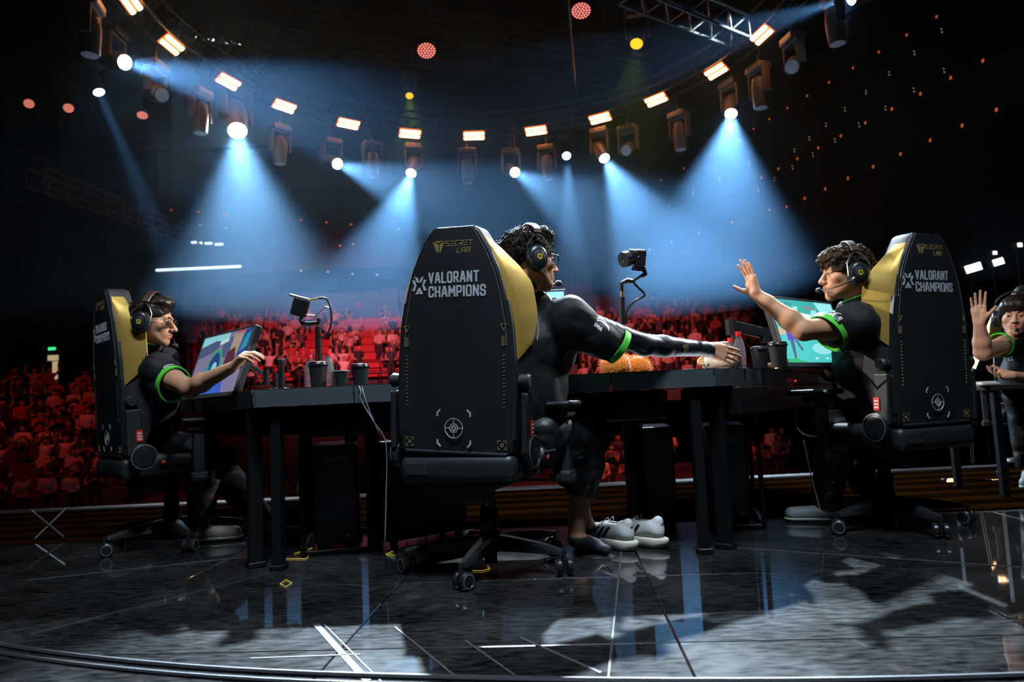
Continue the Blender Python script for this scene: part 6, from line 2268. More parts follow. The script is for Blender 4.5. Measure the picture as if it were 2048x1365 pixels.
def player_left():
    root = thing('person', 'player in glasses and black shirt at left reaching towards a tilted monitor', 'person', (0, 0, 0), None, 'players')
    H = head_frame(at(307, 643, 3.50), (0.955, 0.10, 0), R(-9), R(0))
    neck = H @ V3(0, -0.040, -0.10)
    shR, shL = at(318, 744, 3.44), at(322, 728, 3.84)
    base = lerp(shR, shL, 0.5) + V3(-0.01, 0, 0.03)
    chest = at(295, 790, 3.64); pel = at(285, 905, 3.76)
    elb, wr = at(380, 778, 3.24), at(461, 737, 3.12)
    b = Blob()
    add_head(b, H, 0.99, 0.95, 1.03)
    b.chain([neck + V3(0, 0, 0.02), base + V3(0, 0, 0.01), chest], [0.052, 0.060, 0.06], 0.02)
    b.chain([chest, pel], [0.06, 0.05], 0.03)
    b.chain([base, shR], [0.055, 0.05], 0.02); b.chain([base, shL], [0.055, 0.05], 0.02)
    b.chain([shR, lerp(shR, elb, 0.5), elb], [0.046, 0.047, 0.041], 0.02)
    b.chain([elb, lerp(elb, wr, 0.3), wr], [0.042, 0.041, 0.026], 0.02)
    kn = at(494, 704, 3.10)
    d = kn - wr
    tips = add_hand(b, wr, d, (0.55, 0.25, -0.8), (0, 1, 0.2), (0.85, 0.95, 1.0, 1.05), 0.06, (0.45, 0.30, 0.4), 0.93)
    hm_ = at(392, 795, 3.95); hm_.z = DZ + 0.035
    eL = lerp(shL, hm_, 0.5) + V3(-0.05, 0.02, -0.12)
    b.chain([shL, eL, hm_], [0.048, 0.038, 0.026], 0.015)
    add_hand(b, hm_, (0.9, 0.15, -0.05), (0, 0, -1), (0, -1, 0), (0.35,) * 4, 0.06, (0.5, 0.2, 0.1), 0.95)
    knR, knL = at(395, 905, 3.74), at(410, 905, 4.0)
    footR, footL = V3(knR.x + 0.02, knR.y + 0.02, 0.09), atz(540, 1085, 0.0) + V3(-0.02, 0.02, 0.09)
    me = b.mesh('body', 0.0031, 'skin')
    finish_body(me, H, (0.52, 0.265, 0.155), stubble=0.18)
    obj('body', me, root)
    ax = (elb - shR).normalized()
    cu = at(345, 768, 3.36)
    ca = (ax + V3(0.05, 0.0, 0.0)).normalized()
    b = Blob()
    b.chain([base + V3(0, 0, -0.01), chest, lerp(chest, pel, 0.6), pel], [0.110, 0.160, 0.155, 0.150], 0.05)
    b.chain([base, shR + V3(0, 0, 0.005)], [0.080, 0.080], 0.04)
    b.chain([base, shL], [0.080, 0.075], 0.04)
    b.chain([shR, cu + ax * 0.02], [0.088, 0.080], 0.05)
    b.cap(shR + V3(0, 0, -0.06), cu + V3(-0.03, 0, -0.035), 0.07, 0.058, 0.04)
    b.chain([shL, eL], [0.072, 0.062], 0.04)
    b.chain([neck, base], [0.058, 0.085], 0.03)
    b.plane(neck + V3(0, 0, -0.004), (0.30, 0, 1), 0.006)
    b.plane(cu + ca * 0.012, ca, 0.006)
    b.disp = fold(0.011, 10, 44, (1, 1, 0.55))
    sm = b.mesh('shirt', 0.0055, 'shirt_black')
    sh = obj('shirt', sm, root)
    cuff_ring(None, cu - ca * 0.006, ca, 0.083, 0.030, 0.006, sh, (0.95, 1.06))
    decal(sh, sm, 'sleeve_print', 'print_white', sleeve_mark() + word_lines('UNIA', 0.014, -0.028, -0.020), at(334, 738, 3.30), (0.97, 0.05, -0.12), (0.12, 0, 0.97), 0.0045)
    MB().tube([neck + V3(0.060 * math.cos(a), 0.060 * math.sin(a), -0.006 - 0.020 * math.cos(a)) for a in np.linspace(0, 2 * math.pi, 20, endpoint=False)], 0.004, 6, closed=True).build('collar', 'neon_green', sh, 60)
    b = Blob()
    for kn_, ft in ((knR, footR), (knL, footL)):
        b.chain([pel, kn_, lerp(kn_, ft, 0.9)], [0.14, 0.09, 0.07], 0.04)
    b.plane(V3(0, 0, 0.10), (0, 0, -1), 0.005)
    b.disp = fold(0.006, 13, 18)
    obj('trousers', b.mesh('trousers', 0.007, 'trouser_black'), root)
    for ft, dd in ((footR, V3(0.2, 0.04, 0)), (footL, V3(0.21, -0.02, 0))):
        sneaker(root, V3(ft.x, ft.y, 0) - dd * 0.25, V3(ft.x, ft.y, 0) + dd, 'shoe_beige', 'sole_cream')
    face_parts(root, H, look=(0, 1, -0.3))
    hm = hair_mesh('hair', H, 'hair_smooth', [((0, -0.024, 0.044), (0.083, 0.102, 0.086), 0.02), ((0.0, 0.036, 0.096), (0.064, 0.052, 0.038), 0.02), ((0, -0.088, -0.005), (0.060, 0.034, 0.070), 0.02)],
                   [('e', (0, 0.118, 0.004), (0.080, 0.056, 0.078)), ('e', (0.075, 0.030, -0.055), (0.03, 0.072, 0.066)), ('e', (-0.075, 0.030, -0.055), (0.03, 0.072, 0.066)), ('p', (0, -0.06, -0.085), (0, 0.35, -1))], 0.0040, 70, 22, 0.0028, (1, 0.16, 0.7))
    obj('hair', hm, root)
    headset_thing('black headset with dark emblem on the player in wire glasses', H, -1, (-0.010, 0.118, -0.110))
    glasses_thing('thin wire glasses on the player at left', H, 'frame_metal', 0.0011, 0.0235, 0.0185, 0.99)
    return root


def player_edge():
    root = thing('person', 'dark haired player at the far right edge holding up a palm', 'person', (0, 0, 0), None, 'players')
    H = head_frame(at(2031, 632, 4.30), (-0.62, -0.78, 0), R(-4), R(-5))
    neck = H @ V3(0, -0.040, -0.10)
    shR, shL = at(2010, 690, 4.28), at(2130, 700, 4.44)
    base = lerp(shR, shL, 0.42) + V3(-0.02, 0.02, 0.03)
    chest = at(2062, 760, 4.42); pel = at(2085, 790, 4.62)
    elb, wr = at(1966, 705, 4.10), at(1959, 648, 4.04)
    b = Blob()
    add_head(b, H, 1.0, 1.05)
    b.chain([neck + V3(0, 0, 0.02), base + V3(0, 0, 0.01), chest], [0.055, 0.062, 0.06], 0.02)
    b.chain([chest, pel], [0.06, 0.05], 0.03)
    b.chain([base, shR], [0.055, 0.052], 0.02); b.chain([base, shL], [0.055, 0.05], 0.02)
    b.chain([shR, elb], [0.054, 0.046], 0.02)
    b.chain([elb, lerp(elb, wr, 0.35), wr], [0.046, 0.044, 0.030], 0.02)
    d = at(1955, 586, 4.02) - wr
    add_hand(b, wr, d, (-0.45, -0.9, 0.05), (1, -0.4, 0), (0.10, 0.10, 0.10, 0.12), 0.07, (0.75, 0.25, 0.05), 1.0)
    eL = at(2090, 765, 4.20); wL = at(2024, 752, 4.06)
    b.chain([shL, eL, wL], [0.05, 0.042, 0.028], 0.015)
    add_hand(b, wL, (-1, -0.1, 0.05), (0.1, -0.55, 0.75), (0, -0.3, 0.9), (0.45, 0.55, 0.6, 0.6), 0.08, (0.6, 0.3, 0.2), 0.9)
    knR, knL = pel + V3(-0.30, -0.22, 0.02), pel + V3(-0.10, -0.36, 0.02)
    footR, footL = V3(knR.x - 0.02, knR.y - 0.02, 0.09), V3(knL.x, knL.y - 0.04, 0.09)
    me = b.mesh('body', 0.0031, 'skin')
    finish_body(me, H, (0.54, 0.295, 0.20))
    obj('body', me, root)
    ax = (elb - shR).normalized()
    cu = at(2001, 690, 4.255)
    b = Blob()
    b.chain([base, chest, lerp(chest, pel, 0.6), pel], [0.105, 0.165, 0.155, 0.150], 0.05)
    b.chain([base, shR], [0.080, 0.072], 0.04); b.chain([base, shL], [0.080, 0.078], 0.04)
    b.chain([shR, cu], [0.074, 0.070], 0.03)
    b.chain([shL, eL], [0.074, 0.064], 0.03)
    b.chain([neck, base], [0.060, 0.085], 0.03)
    b.plane(neck + V3(0, 0, -0.004), (-0.25, -0.35, 1), 0.006)
    b.plane(cu + ax * 0.010, ax, 0.006)
    b.disp = fold(0.006, 12, 64, (1, 1, 0.6))
    sm = b.mesh('shirt', 0.006, 'shirt_black')
    sh = obj('shirt', sm, root)
    cuff_ring(None, cu, ax, 0.074, 0.020, 0.006, sh, (1, 1))
    decal(sh, sm, 'chest_print', 'print_white', word_lines('CL', 0.02, -0.01, -0.01), at(2022, 716, 4.15), (0.82, -0.57, 0), (0, 0, 1), 0.003)
    b = Blob()
    for kn_, ft in ((knR, footR), (knL, footL)):
        b.chain([pel, kn_, lerp(kn_, ft, 0.9)], [0.14, 0.09, 0.07], 0.04)
    b.plane(V3(0, 0, 0.10), (0, 0, -1), 0.005)
    b.disp = fold(0.006, 13, 28)
    obj('trousers', b.mesh('trousers', 0.008, 'trouser_black'), root)
    for ft, dd in ((footR, V3(-0.14, -0.16, 0)), (footL, V3(-0.1, -0.18, 0))):
        sneaker(root, V3(ft.x, ft.y, 0) - dd * 0.25, V3(ft.x, ft.y, 0) + dd, 'shoe_grey', 'sole_cream')
    face_parts(root, H, look=(0.1, 1, 0))
    hm = hair_mesh('hair', H, 'hair_smooth', [((0, -0.022, 0.042), (0.090, 0.106, 0.090), 0.02), ((0, 0.050, 0.062), (0.076, 0.052, 0.050), 0.02)],
                   [('e', (0, 0.120, -0.058), (0.075, 0.070, 0.080)), ('p', (0, -0.06, -0.07), (0, 0.35, -1))], 0.004, 90, 42, 0.003, (1, 0.6, 0.22))
    ho = obj('hair', hm, root)
    headset_thing('black headset on the dark haired player at the far right edge', H, -1, (-0.012, 0.122, -0.085))
    ch = copy_tree(chairs[1])
    ch.location = (pel.x + 0.10, pel.y + 0.12, 0.0)
    ch.rotation_euler = (0, 0, math.atan2(0.62, -0.78))
    ch['label'] = 'gaming chair of the dark haired player at the far right edge'
    return root


player_middle()
player_right()
player_left()
player_edge()

# ------------------------------------------------------------------ stands and spectators
mat('crowd_shirt', (0.5, 0.5, 0.5), 0.8, objcol=True)
mat('crowd_skin', (0.42, 0.25, 0.17), 0.6)
mat('crowd_hair', (0.012, 0.010, 0.009), 0.6)
mat('crowd_trousers', (0.03, 0.03, 0.04), 0.8)


def spectator_mesh(pose, seed):
    rnd = random.Random(seed)
    b = Blob()
    lean = rnd.uniform(-0.05, 0.05)
    hx = lean + rnd.uniform(-0.03, 0.03)
    stand = pose == 'stand'
    up = 0.42 if stand else 0.0
    pel = V3(0, 0, 0.52 + up); che = V3(lean, -0.02, 0.86 + up); nk = V3(hx, -0.02, 1.04 + up); hd = V3(hx, -0.04, 1.17 + up)
    b.chain([pel, che], [0.15, 0.17], 0.05)
    b.cap(V3(lean - 0.13, 0, 0.97 + up), V3(lean + 0.13, 0, 0.97 + up), 0.075, 0.075, 0.05)
    b.cap(che, nk, 0.08, 0.055, 0.04)
    b.ell(hd, (0.088, 0.105, 0.125), None, 0.02)
    for s in (-1, 1):
        if stand:
            b.chain([pel + V3(s * 0.09, 0, 0), V3(s * 0.10, -0.02, 0.48), V3(s * 0.10, 0, 0.05)], [0.10, 0.075, 0.055], 0.04)
        else:
            b.chain([pel + V3(s * 0.09, 0, 0), V3(s * 0.12, -0.42, 0.52), V3(s * 0.12, -0.40, 0.06)], [0.095, 0.075, 0.055], 0.04)
        sh = V3(lean + s * 0.19, 0, 0.97 + up)
        if pose == 'arms_up' or (pose == 'wave' and s > 0):
            el = sh + V3(s * 0.12, -0.10, 0.14); ha = el + V3(-s * 0.03, -0.06, 0.26)
        elif pose == 'clap':
            el = sh + V3(s * 0.06, -0.12, -0.24); ha = V3(lean + s * 0.04, -0.34, 0.90 + up)
        elif pose == 'phone':
            el = sh + V3(s * 0.03, -0.14, -0.22); ha = V3(lean + s * 0.05, -0.30, 1.05 + up)
        else:
            el = sh + V3(s * 0.06, -0.06, -0.28); ha = el + V3(-s * 0.10, -0.22, -0.02)
        b.chain([sh, el, ha], [0.062, 0.050, 0.042], 0.03)
        b.ell(ha, (0.05, 0.05, 0.06), None, 0.02)
    me = b.mesh('spectator', 0.034, ['crowd_shirt', 'crowd_skin', 'crowd_hair', 'crowd_trousers'])
    idx = []
    for p in me.polygons:
        c = p.center
        z = c.z - up
        dh = (c - hd)
        if dh.length < 0.135 and z > 1.05:
            idx.append(2 if (dh.y > -0.02 or dh.z > 0.055) else 1)
        elif z < 0.60 or (not stand and z < 0.62 and c.y < -0.2):
            idx.append(3)
        elif (c - V3(lean, 0, c.z)).length > 0.235 and z > 0.62:
            idx.append(1)
        elif c.y < -0.21:
            idx.append(1)
        else:
            idx.append(0)
    me.polygons.foreach_set('material_index', idx)
    return me


POSES = ['rest', 'clap', 'wave', 'arms_up', 'phone', 'rest', 'stand', 'clap']
SPEC = [spectator_mesh(p, 100 + i) for i, p in enumerate(POSES)]
POSE_TXT = {'rest': 'sitting', 'clap': 'clapping', 'wave': 'waving one arm', 'arms_up': 'with both arms up', 'phone': 'covering the face', 'stand': 'standing'}
SHIRTS = [((0.62, 0.60, 0.60), 'white shirt'), ((0.50, 0.42, 0.42), 'pale shirt'), ((0.02, 0.02, 0.025), 'black shirt'), ((0.09, 0.09, 0.11), 'dark grey shirt'), ((0.42, 0.06, 0.07), 'red shirt'), ((0.03, 0.04, 0.08), 'navy shirt')]
rc = random.Random(11)
n_spec = [0]


def spectator(x, y, z, where, group, face=None):
    k = rc.randrange(len(POSES))
    o = obj('person', SPEC[k], None, (x, y, z))
    f = (Vector((-0.3, 8, 0)) - Vector((x, y, 0))) if face is None else Vector(face)
    o.rotation_euler = (0, 0, math.atan2(f.x, -f.y) + rc.uniform(-0.25, 0.25))
    c, nm = SHIRTS[rc.choices(range(6), (3, 3, 3, 2, 2, 1))[0]]
    o.color = (*c, 1)
    s_ = rc.uniform(0.93, 1.07)
    o.scale = (s_, s_, s_)
    tag(o, 'spectator in %s %s %s' % (nm, POSE_TXT[POSES[k]], where), 'person', group)
    n_spec[0] += 1
    return o


def stand_rows(name, label, d0, dstep, z0, zstep, rows, px0, px1, gap, where, group, occ, skip=(), mt='concrete', bench=True, py=760):
    st = struct(obj(name, None), label)
    for i in range(rows):
        D = d0 + dstep * i
        z = z0 + zstep * i
        a, b = at(px0, py, D), at(px1, py, D)
        a.z = b.z = 0
        w = (b - a).length + 0.8
        c = (a + b) / 2
        ang = math.atan2(c.x + 0.3, c.y - 8.0)
        MB().rbox((0, 0, 0), (w, dstep, zstep), 0.02, seg=1).build('step', mt, st, loc=(c.x, c.y + 0.1, z - zstep / 2), rot=-ang if abs(ang) > 0.45 else 0)
        rotm = Matrix.Rotation(-ang if abs(ang) > 0.45 else 0, 3, 'Z')
        if bench:
            MB().rbox((0, 0, 0), (w - 0.1, 0.06, 0.34), 0.02, seg=1).build('seat_row', 'seat_red', st, loc=Vector((c.x, c.y, z + 0.52)) + rotm @ Vector((0, 0.30, 0)), rot=-ang if abs(ang) > 0.45 else 0)
        n = int((w - 0.5) / gap)
        for k in range(n):
            u = -w / 2 + 0.4 + (k + 0.5) * gap + rc.uniform(-0.05, 0.05) + (0.25 * gap if i % 2 else 0)
            p = Vector((c.x, c.y, z)) + rotm @ Vector((u, 0.05, 0))
            px = 1024 + 1400 * p.x / p.y
            if any(s0 < px < s1 for s0, s1 in skip) or rc.random() > occ:
                continue
            spectator(p.x, p.y, p.z + 0.002, where, group)
    return st


stand_rows('stand_left', 'raked stand of spectators at the far left', 21.5, 0.95, -2.0, 0.46, 9, -5, 205, 0.62, 'in the left stand', 'spectators in the left stand', 0.93, bench=False, py=880)
stand_rows('stand_middle', 'raked stand with red seats behind the left desk', 30, 0.85, 1.7, 0.43, 8, 395, 790, 0.66, 'in the red seats', 'spectators in the middle stand', 0.82, skip=((718, 752),))
stand_rows('stand_right', 'raked stand behind the reaching arm', 29, 0.9, 0.9, 0.45, 8, 1155, 1535, 0.70, 'in the stand behind the reaching arm', 'spectators in the right stand', 0.86, bench=False)
# people on the arena floor seen between the desk legs
for (px, D, z) in [(1200 + 18 * k + rc.uniform(-4, 4), 22 + 1.0 * (k % 3), -2.38 + 0.30 * (k % 3)) for k in range(9)] + [(1485 + 20 * k, 23 + (k % 2), -2.2) for k in range(5)] + [(560, 21, -2.35), (612, 20.5, -2.35), (900, 22, -2.38), (935, 23, -2.3), (985, 22, -2.38), (1560, 22, -2.3)]:
    p = at(px, 900, D)
    spectator(p.x, p.y, max(z, ARENA_Z + 0.004), 'on the floor below the stage', 'spectators on the arena floor')
struct(MB().rbox((4.2, 23.5, -2.25), (9, 4.6, 0.28), 0.02, seg=1).build('floor_riser', 'concrete'), 'low riser on the arena floor') if False else None

# railings in front of the middle stand
for (px0, px1, y0, D, lb) in ((385, 800, 756, 29.35, 'long dark railing in front of the middle stand'), (700, 800, 726, 30.1, 'short dark railing beside the stairs of the middle stand')):
    a, b = at(px0, y0, D), at(px1, y0 - 4, D)
    a.z = b.z = (a.z + b.z) / 2
    h = 1.05
    t = thing('railing', lb, 'railing', a - V3(0, 0, h), None, 'railings of the stands')
    L = (b - a).length
    for z in (h, h * 0.62, h * 0.25):
        MB().cyl((0, 0, z), (L, 0, z), 0.03, n=6).build('rail', 'rail', t)
    ps = MB().cyl((0, 0, 0), (0, 0, h), 0.03, n=6).mesh('post', 'rail')
    for k in range(int(L / 1.3) + 1):
        obj('post', ps, t, (k * 1.3, 0, 0))
# wall of the middle stand under the railing
a, b = at(380, 790, 29.3), at(810, 790, 29.3)
struct(MB().rbox(((a.x + b.x) / 2, 29.35, -0.5), (b.x - a.x + 1, 0.2, 3.6), 0.02, seg=1).build('wall_stand_front', 'hall_dark'), 'front wall of the middle stand')
# stairs between the blocks
c = at(736, 700, 33)
for k in range(6):
    struct(MB().rbox((c.x, 30.2 + 0.85 * k, 1.6 + 0.43 * k), (0.9, 0.8, 0.12), 0.01, seg=1).build('stair_step', 'hall_wall'))
# card held up in the left stand
p = at(86, 925, 22.6)
mat('card_pink', (0.75, 0.50, 0.48), 0.7)
tag(MB().rbox((0, 0, 0), (0.46, 0.02, 0.28), 0.004, Matrix.Rotation(R(-18), 3, 'Y'), seg=1).build('paper_card', 'card_pink', None, loc=p), 'pale card held up by a spectator in the left stand', 'card')
# green sign on the rear wall hidden from sight behind the middle chair, seen mirrored in the floor
t = thing('exit_sign', 'green lit sign behind the middle chair, mirrored in the floor', 'sign', at(942, 470, 33.46))
MB().rbox((0, 0, 0), (0.42, 0.08, 0.5), 0.02, seg=1).build('housing', 'black_plastic', t)
MB().box((0, -0.045, 0), (0.34, 0.01, 0.42)).build('sign_face', 'exit_green', t)

# ------------------------------------------------------------------ white running shoes beside the middle player
mat('shoe_white', (0.74, 0.74, 0.73), 0.55, bump=0.08, bscale=400)
mat('shoe_foam', (0.70, 0.66, 0.56), 0.7)
mat('shoe_black', (0.012, 0.012, 0.013), 0.5)
mat('shoe_lining', (0.30, 0.29, 0.25), 0.8)


def running_shoe(label, heel, toe):
    heel, toe = Vector(heel), Vector(toe)
    d = toe - heel
    d.z = 0
    L = 0.285
    ang = math.atan2(d.y, d.x)
    t = thing('running_shoe', label, 'shoe', (heel.x, heel.y, 0), ang, 'white running shoes')
    # local: x to the toe, y to the left, z up
    b = Blob()
    b.chain([(0.042, 0, 0.075), (0.12, 0, 0.066), (0.20, 0.004, 0.058), (L - 0.042, 0.008, 0.052)], [0.036, 0.038, 0.041, 0.030], 0.02)
    b.cap((0.034, 0, 0.07), (0.026, 0, 0.112), 0.032, 0.024, 0.015)
    b.cap((0.06, 0, 0.09), (0.15, 0, 0.088), 0.034, 0.026, 0.02)
    b.ell((0.085, 0, 0.135), (0.056, 0.024, 0.040), Matrix.Rotation(R(14), 3, 'Y'), 0.008, -1)
    b.ell((0.075, 0, 0.10), (0.040, 0.021, 0.03), None, 0.006, -1)
    b.plane((0, 0, 0.036), (0, 0, -1), 0.003)
    um = b.mesh('upper', 0.003, 'shoe_white')
    up = obj('upper', um, t)
    b = Blob()
    b.chain([(0.045, 0, 0.03), (0.12, -0.001, 0.03), (0.21, 0.004, 0.034), (L - 0.035, 0.008, 0.040)], [0.047, 0.044, 0.047, 0.034], 0.02)
    b.cap((0.01, 0, 0.034), (0.05, 0, 0.034), 0.030, 0.040, 0.02)
    b.plane((0, 0, 0.002), (0, 0, -1), 0.006)
    b.plane((L * 0.75, 0, 0.004), (0.32, 0, -1), 0.01)
    b.plane((0, 0, 0.043), (-0.02, 0, 1), 0.004)
    obj('midsole', b.mesh('midsole', 0.0032, 'shoe_foam'), t)
    MB().sphere((0.085, 0, 0.074), (0.045, 0.022, 0.010), 16, 8).build('insole', 'shoe_lining', t, 60)
    # three dark stripes on both sides
    for s in (-1, 1):
        for k in range(3):
            x = 0.112 + 0.031 * k
            decal(up, um, 'stripe', 'shoe_black', [[(-s * (x + 0.026), -0.026), (-s * (x - 0.012), 0.030)]], (0, 0, 0.067), (-s, 0, 0), (0, 0, 1), 0.0135, 0.0012)
    # heel mark: three slanting bars
    for k in range(3):
        decal(up, um, 'heel_bar', 'shoe_black', [[(-0.007 + 0.006 * k, -0.004), (-0.010 + 0.006 * k, -0.003 + 0.0035 * (k + 1))]], (0, 0, 0.100), (0, -1, 0), (0, 0, 1), 0.0042, 0.0010)
    # laces
    for k in range(4):
        x = 0.128 + 0.019 * k
        z = 0.116 - 0.0065 * k
        MB().tube(bez([(x, -0.023, z - 0.014), (x + 0.003, -0.010, z), (x + 0.005, 0.010, z), (x + 0.004, 0.024, z - 0.014)], 5), 0.0022, 6).build('lace', 'shoe_white', t, 60)
    for s in (-1, 1):
        MB().tube(bez([(0.128, 0.0, 0.119), (0.120, s * 0.020, 0.132), (0.135, s * 0.038, 0.112), (0.150, s * 0.040, 0.085)], 6), 0.0019, 6).build('lace_loop', 'shoe_white', t, 60)
    return t


def dirn(a, b, L=0.285):
    d = (Vector(b) - Vector(a)); d.z = 0
    return Vector(a) + d.normalized() * L


hA, hB = atz(1268, 1103, 0.0), atz(1330, 1098, 0.0)
running_shoe('white running shoe with black stripes standing nearer the bare leg', hA, hA + V3(-0.19, 0.205, 0))
running_shoe('white running shoe with black stripes farther from the bare leg', hB + V3(0, 0.01, 0), hB + V3(-0.20, 0.20, 0))

# ------------------------------------------------------------------ plush toys
mat('plush_orange', (0.80, 0.23, 0.015), 0.95, sheen=0.4, var=0.2, vscale=60)
mat('plush_cream', (0.74, 0.64, 0.50), 0.95, sheen=0.3)
mat('plush_tan', (0.62, 0.38, 0.16), 0.95, sheen=0.3)
mat('plush_white', (0.80, 0.78, 0.74), 0.95, sheen=0.3)


def plush(label, loc, parts, ears, mt, ear_mt, seed, fur=900, vox=0.0035, amp=0.0015, spots=()):
    t = thing('plush_toy', label, 'toy', loc, None, 'plush toys')
    b = Blob()
    for c, r_ in parts:
        b.ell(c, r_, None, 0.02)
    b.plane((0, 0, 0.0015), (0, 0, -1), 0.004)
    b.disp = fold(amp, 90, seed)
    me = b.mesh('body', vox, mt)
    bo = obj('body', me, t)
    if fur:
        curls(me, mt, fur, 0.008, 0.0006, seed, 0.3, 0.8, bo, 'fur')
    for c, r_, rot, m2 in ears:
        e = Blob()
        Rr = Matrix.Rotation(rot, 3, 'Y')
        e.ell(c, r_, Rr, 0.01)
        e.ell(Vector(c) + V3(0, -r_[1] * 1.1, r_[2] * 0.1), (r_[0] * 0.6, r_[1] * 0.9, r_[2] * 0.7), Rr, 0.004, -1)
        eo = obj('ear', e.mesh('ear', 0.003, ear_mt), t)
        MB().sphere(Vector(c) + V3(0, -r_[1] * 0.25, 0), (r_[0] * 0.55, r_[1] * 0.3, r_[2] * 0.62), 12, 8, Rr).build('ear_lining', m2, eo, 60)
    for c, r_ in spots:
        MB().sphere(c, r_, 10, 8).build('eye', 'shoe_black', t, 60)
    return t


c = at(1232, 745, 3.10)
plush('round orange plush toy left of the camera post on the desk', (c.x, 3.10, DZ), [((0, 0, 0.035), (0.066, 0.06, 0.066)), ((0.02, -0.02, 0.03), (0.04, 0.04, 0.04))], [((-0.012, 0.01, 0.100), (0.020, 0.010, 0.028), R(20), 'plush_tan')], 'plush_orange', 'plush_tan', 5)
c = at(1277, 745, 3.16)
plush('smaller orange plush toy right of the camera post with a pale ear', (c.x, 3.16, DZ), [((0, 0, 0.028), (0.058, 0.05, 0.052))], [((0.036, 0.0, 0.078), (0.018, 0.010, 0.028), R(28), 'plush_white'), ((-0.040, 0.0, 0.070), (0.014, 0.009, 0.022), R(-25), 'plush_white')], 'plush_orange', 'plush_orange', 6)
c = at(1440, 735, 3.16)
plush('pale cream plush toy under the reaching hand', (c.x, 3.17, DZ), [((0, 0, 0.038), (0.078, 0.062, 0.058))], [((-0.082, -0.01, 0.040), (0.020, 0.014, 0.020), R(-10), 'plush_tan'), ((-0.066, -0.01, 0.066), (0.018, 0.014, 0.016), R(-20), 'plush_tan')], 'plush_cream', 'plush_tan', 7, 0, 0.0035, 0.0006, (((-0.062, -0.043, 0.022), (0.005, 0.003, 0.006)), ((0.048, -0.045, 0.05), (0.004, 0.003, 0.005))))

# ------------------------------------------------------------------ things at the right edge
mat('tube_warm', (1, 0.6, 0.3), 0.5, emit=(1.0, 0.50, 0.24), es=7.0)
mat('flood_white', (1, 1, 1), 0.5, emit=(1.0, 0.97, 0.92), es=5.0)
mat('glow_amber', (1, 0.6, 0.3), 0.5, emit=(1.0, 0.48, 0.18), es=4.0)
mat('keycap', (0.72, 0.72, 0.72), 0.5)
for i, (a, b) in enumerate((((1986, 632), (1943, 732)), ((1991, 634), (1948, 738)))):
    p0, p1 = at(*a, 5.6), at(*b, 5.6)
    t = thing('light_tube', ['slanting warm light tube behind the raised palm, left of two', 'slanting warm light tube behind the raised palm, right of two'][i], 'light tube', p1, None, 'slanting light tubes')
    MB().cyl((0, 0, 0), p0 - p1, 0.010, n=10).build('tube', 'tube_warm', t, 40)
    MB().cyl((0, 0, 0) - (p0 - p1) * 0.03, (0, 0, 0) + (p0 - p1) * 0.0, 0.013, n=10).build('end_cap', 'black_plastic', t, 40) if False else None
    e_ = (p0 - p1).normalized()
    MB().cyl(-e_ * 0.03, e_ * 0.0, 0.013, n=10).build('end_cap', 'black_plastic', t, 40)
    MB().cyl(-e_ * 0.03, V3(-e_.x * 0.03 - 0.05, 0.02, -p1.z + 0.01), 0.006, n=6).build('leg', 'black_metal', t)
for i, (px, py, w, h, rot, lb) in enumerate(((1947, 536, 0.26, 0.12, -14, 'wide white flood lamp behind the right chair'), (1997, 524, 0.17, 0.10, -14, 'smaller white flood lamp near the right edge'), (1990, 506, 0.06, 0.05, 0, 'small round white lamp above the flood lamps'), (2040, 490, 0.07, 0.06, 0, 'small white lamp at the right edge'))):
    p = at(px, py, 11)
    t = thing('flood_lamp', lb, 'lamp', (p.x, p.y, 0), None, 'flood lamps at the right')
    MB().rbox((0, 0.06, p.z), (w + 0.05, 0.10, h + 0.05), 0.015, Matrix.Rotation(R(rot), 3, 'Y')).build('housing', 'black_plastic', t)
    MB().rbox((0, 0, p.z), (w, 0.012, h), 0.004, Matrix.Rotation(R(rot), 3, 'Y'), seg=1).build('lamp_face', 'flood_white', t)
    MB().cyl((0, 0.08, ARENA_Z + 0.001), (0, 0.08, p.z - h / 2 - 0.02), 0.016, n=8).build('pole', 'black_metal', t)
p = at(1970, 538, 11)
# desk of the far right player with a white keyboard
c = at(1990, 768, 4.1)
kz = c.z
t = thing('gaming_desk', 'dark desk behind the right chair at the edge of the view', 'desk', (c.x + 0.2, c.y + 0.1, 0), None, 'gaming desks')
MB().rbox((0.16, 0.05, kz - 0.022), (0.9, 0.5, 0.03), 0.004, seg=1).build('desktop', 'desk_top', t)
for (x, y) in ((-0.25, -0.16), (0.55, -0.16), (-0.25, 0.26), (0.55, 0.26)):
    MB().rbox((x, y, (kz - 0.04) / 2), (0.04, 0.04, kz - 0.04), 0.004, seg=1).build('leg', 'desk_leg', t)
k0 = at(1965, 768, 4.05)
t = thing('keyboard', 'white keyboard on the dark desk at the far right', 'keyboard', (k0.x, k0.y, kz - 0.006), R(10))
MB().rbox((0, 0, 0.008), (0.115, 0.12, 0.014), 0.004).build('case', 'keycap', t)
for r_ in range(3):
    for k in range(6):
        MB().rbox((-0.045 + 0.018 * k, -0.035 + 0.03 * r_, 0.0185), (0.015, 0.024, 0.007), 0.002, seg=1).build('key', 'keycap', t)
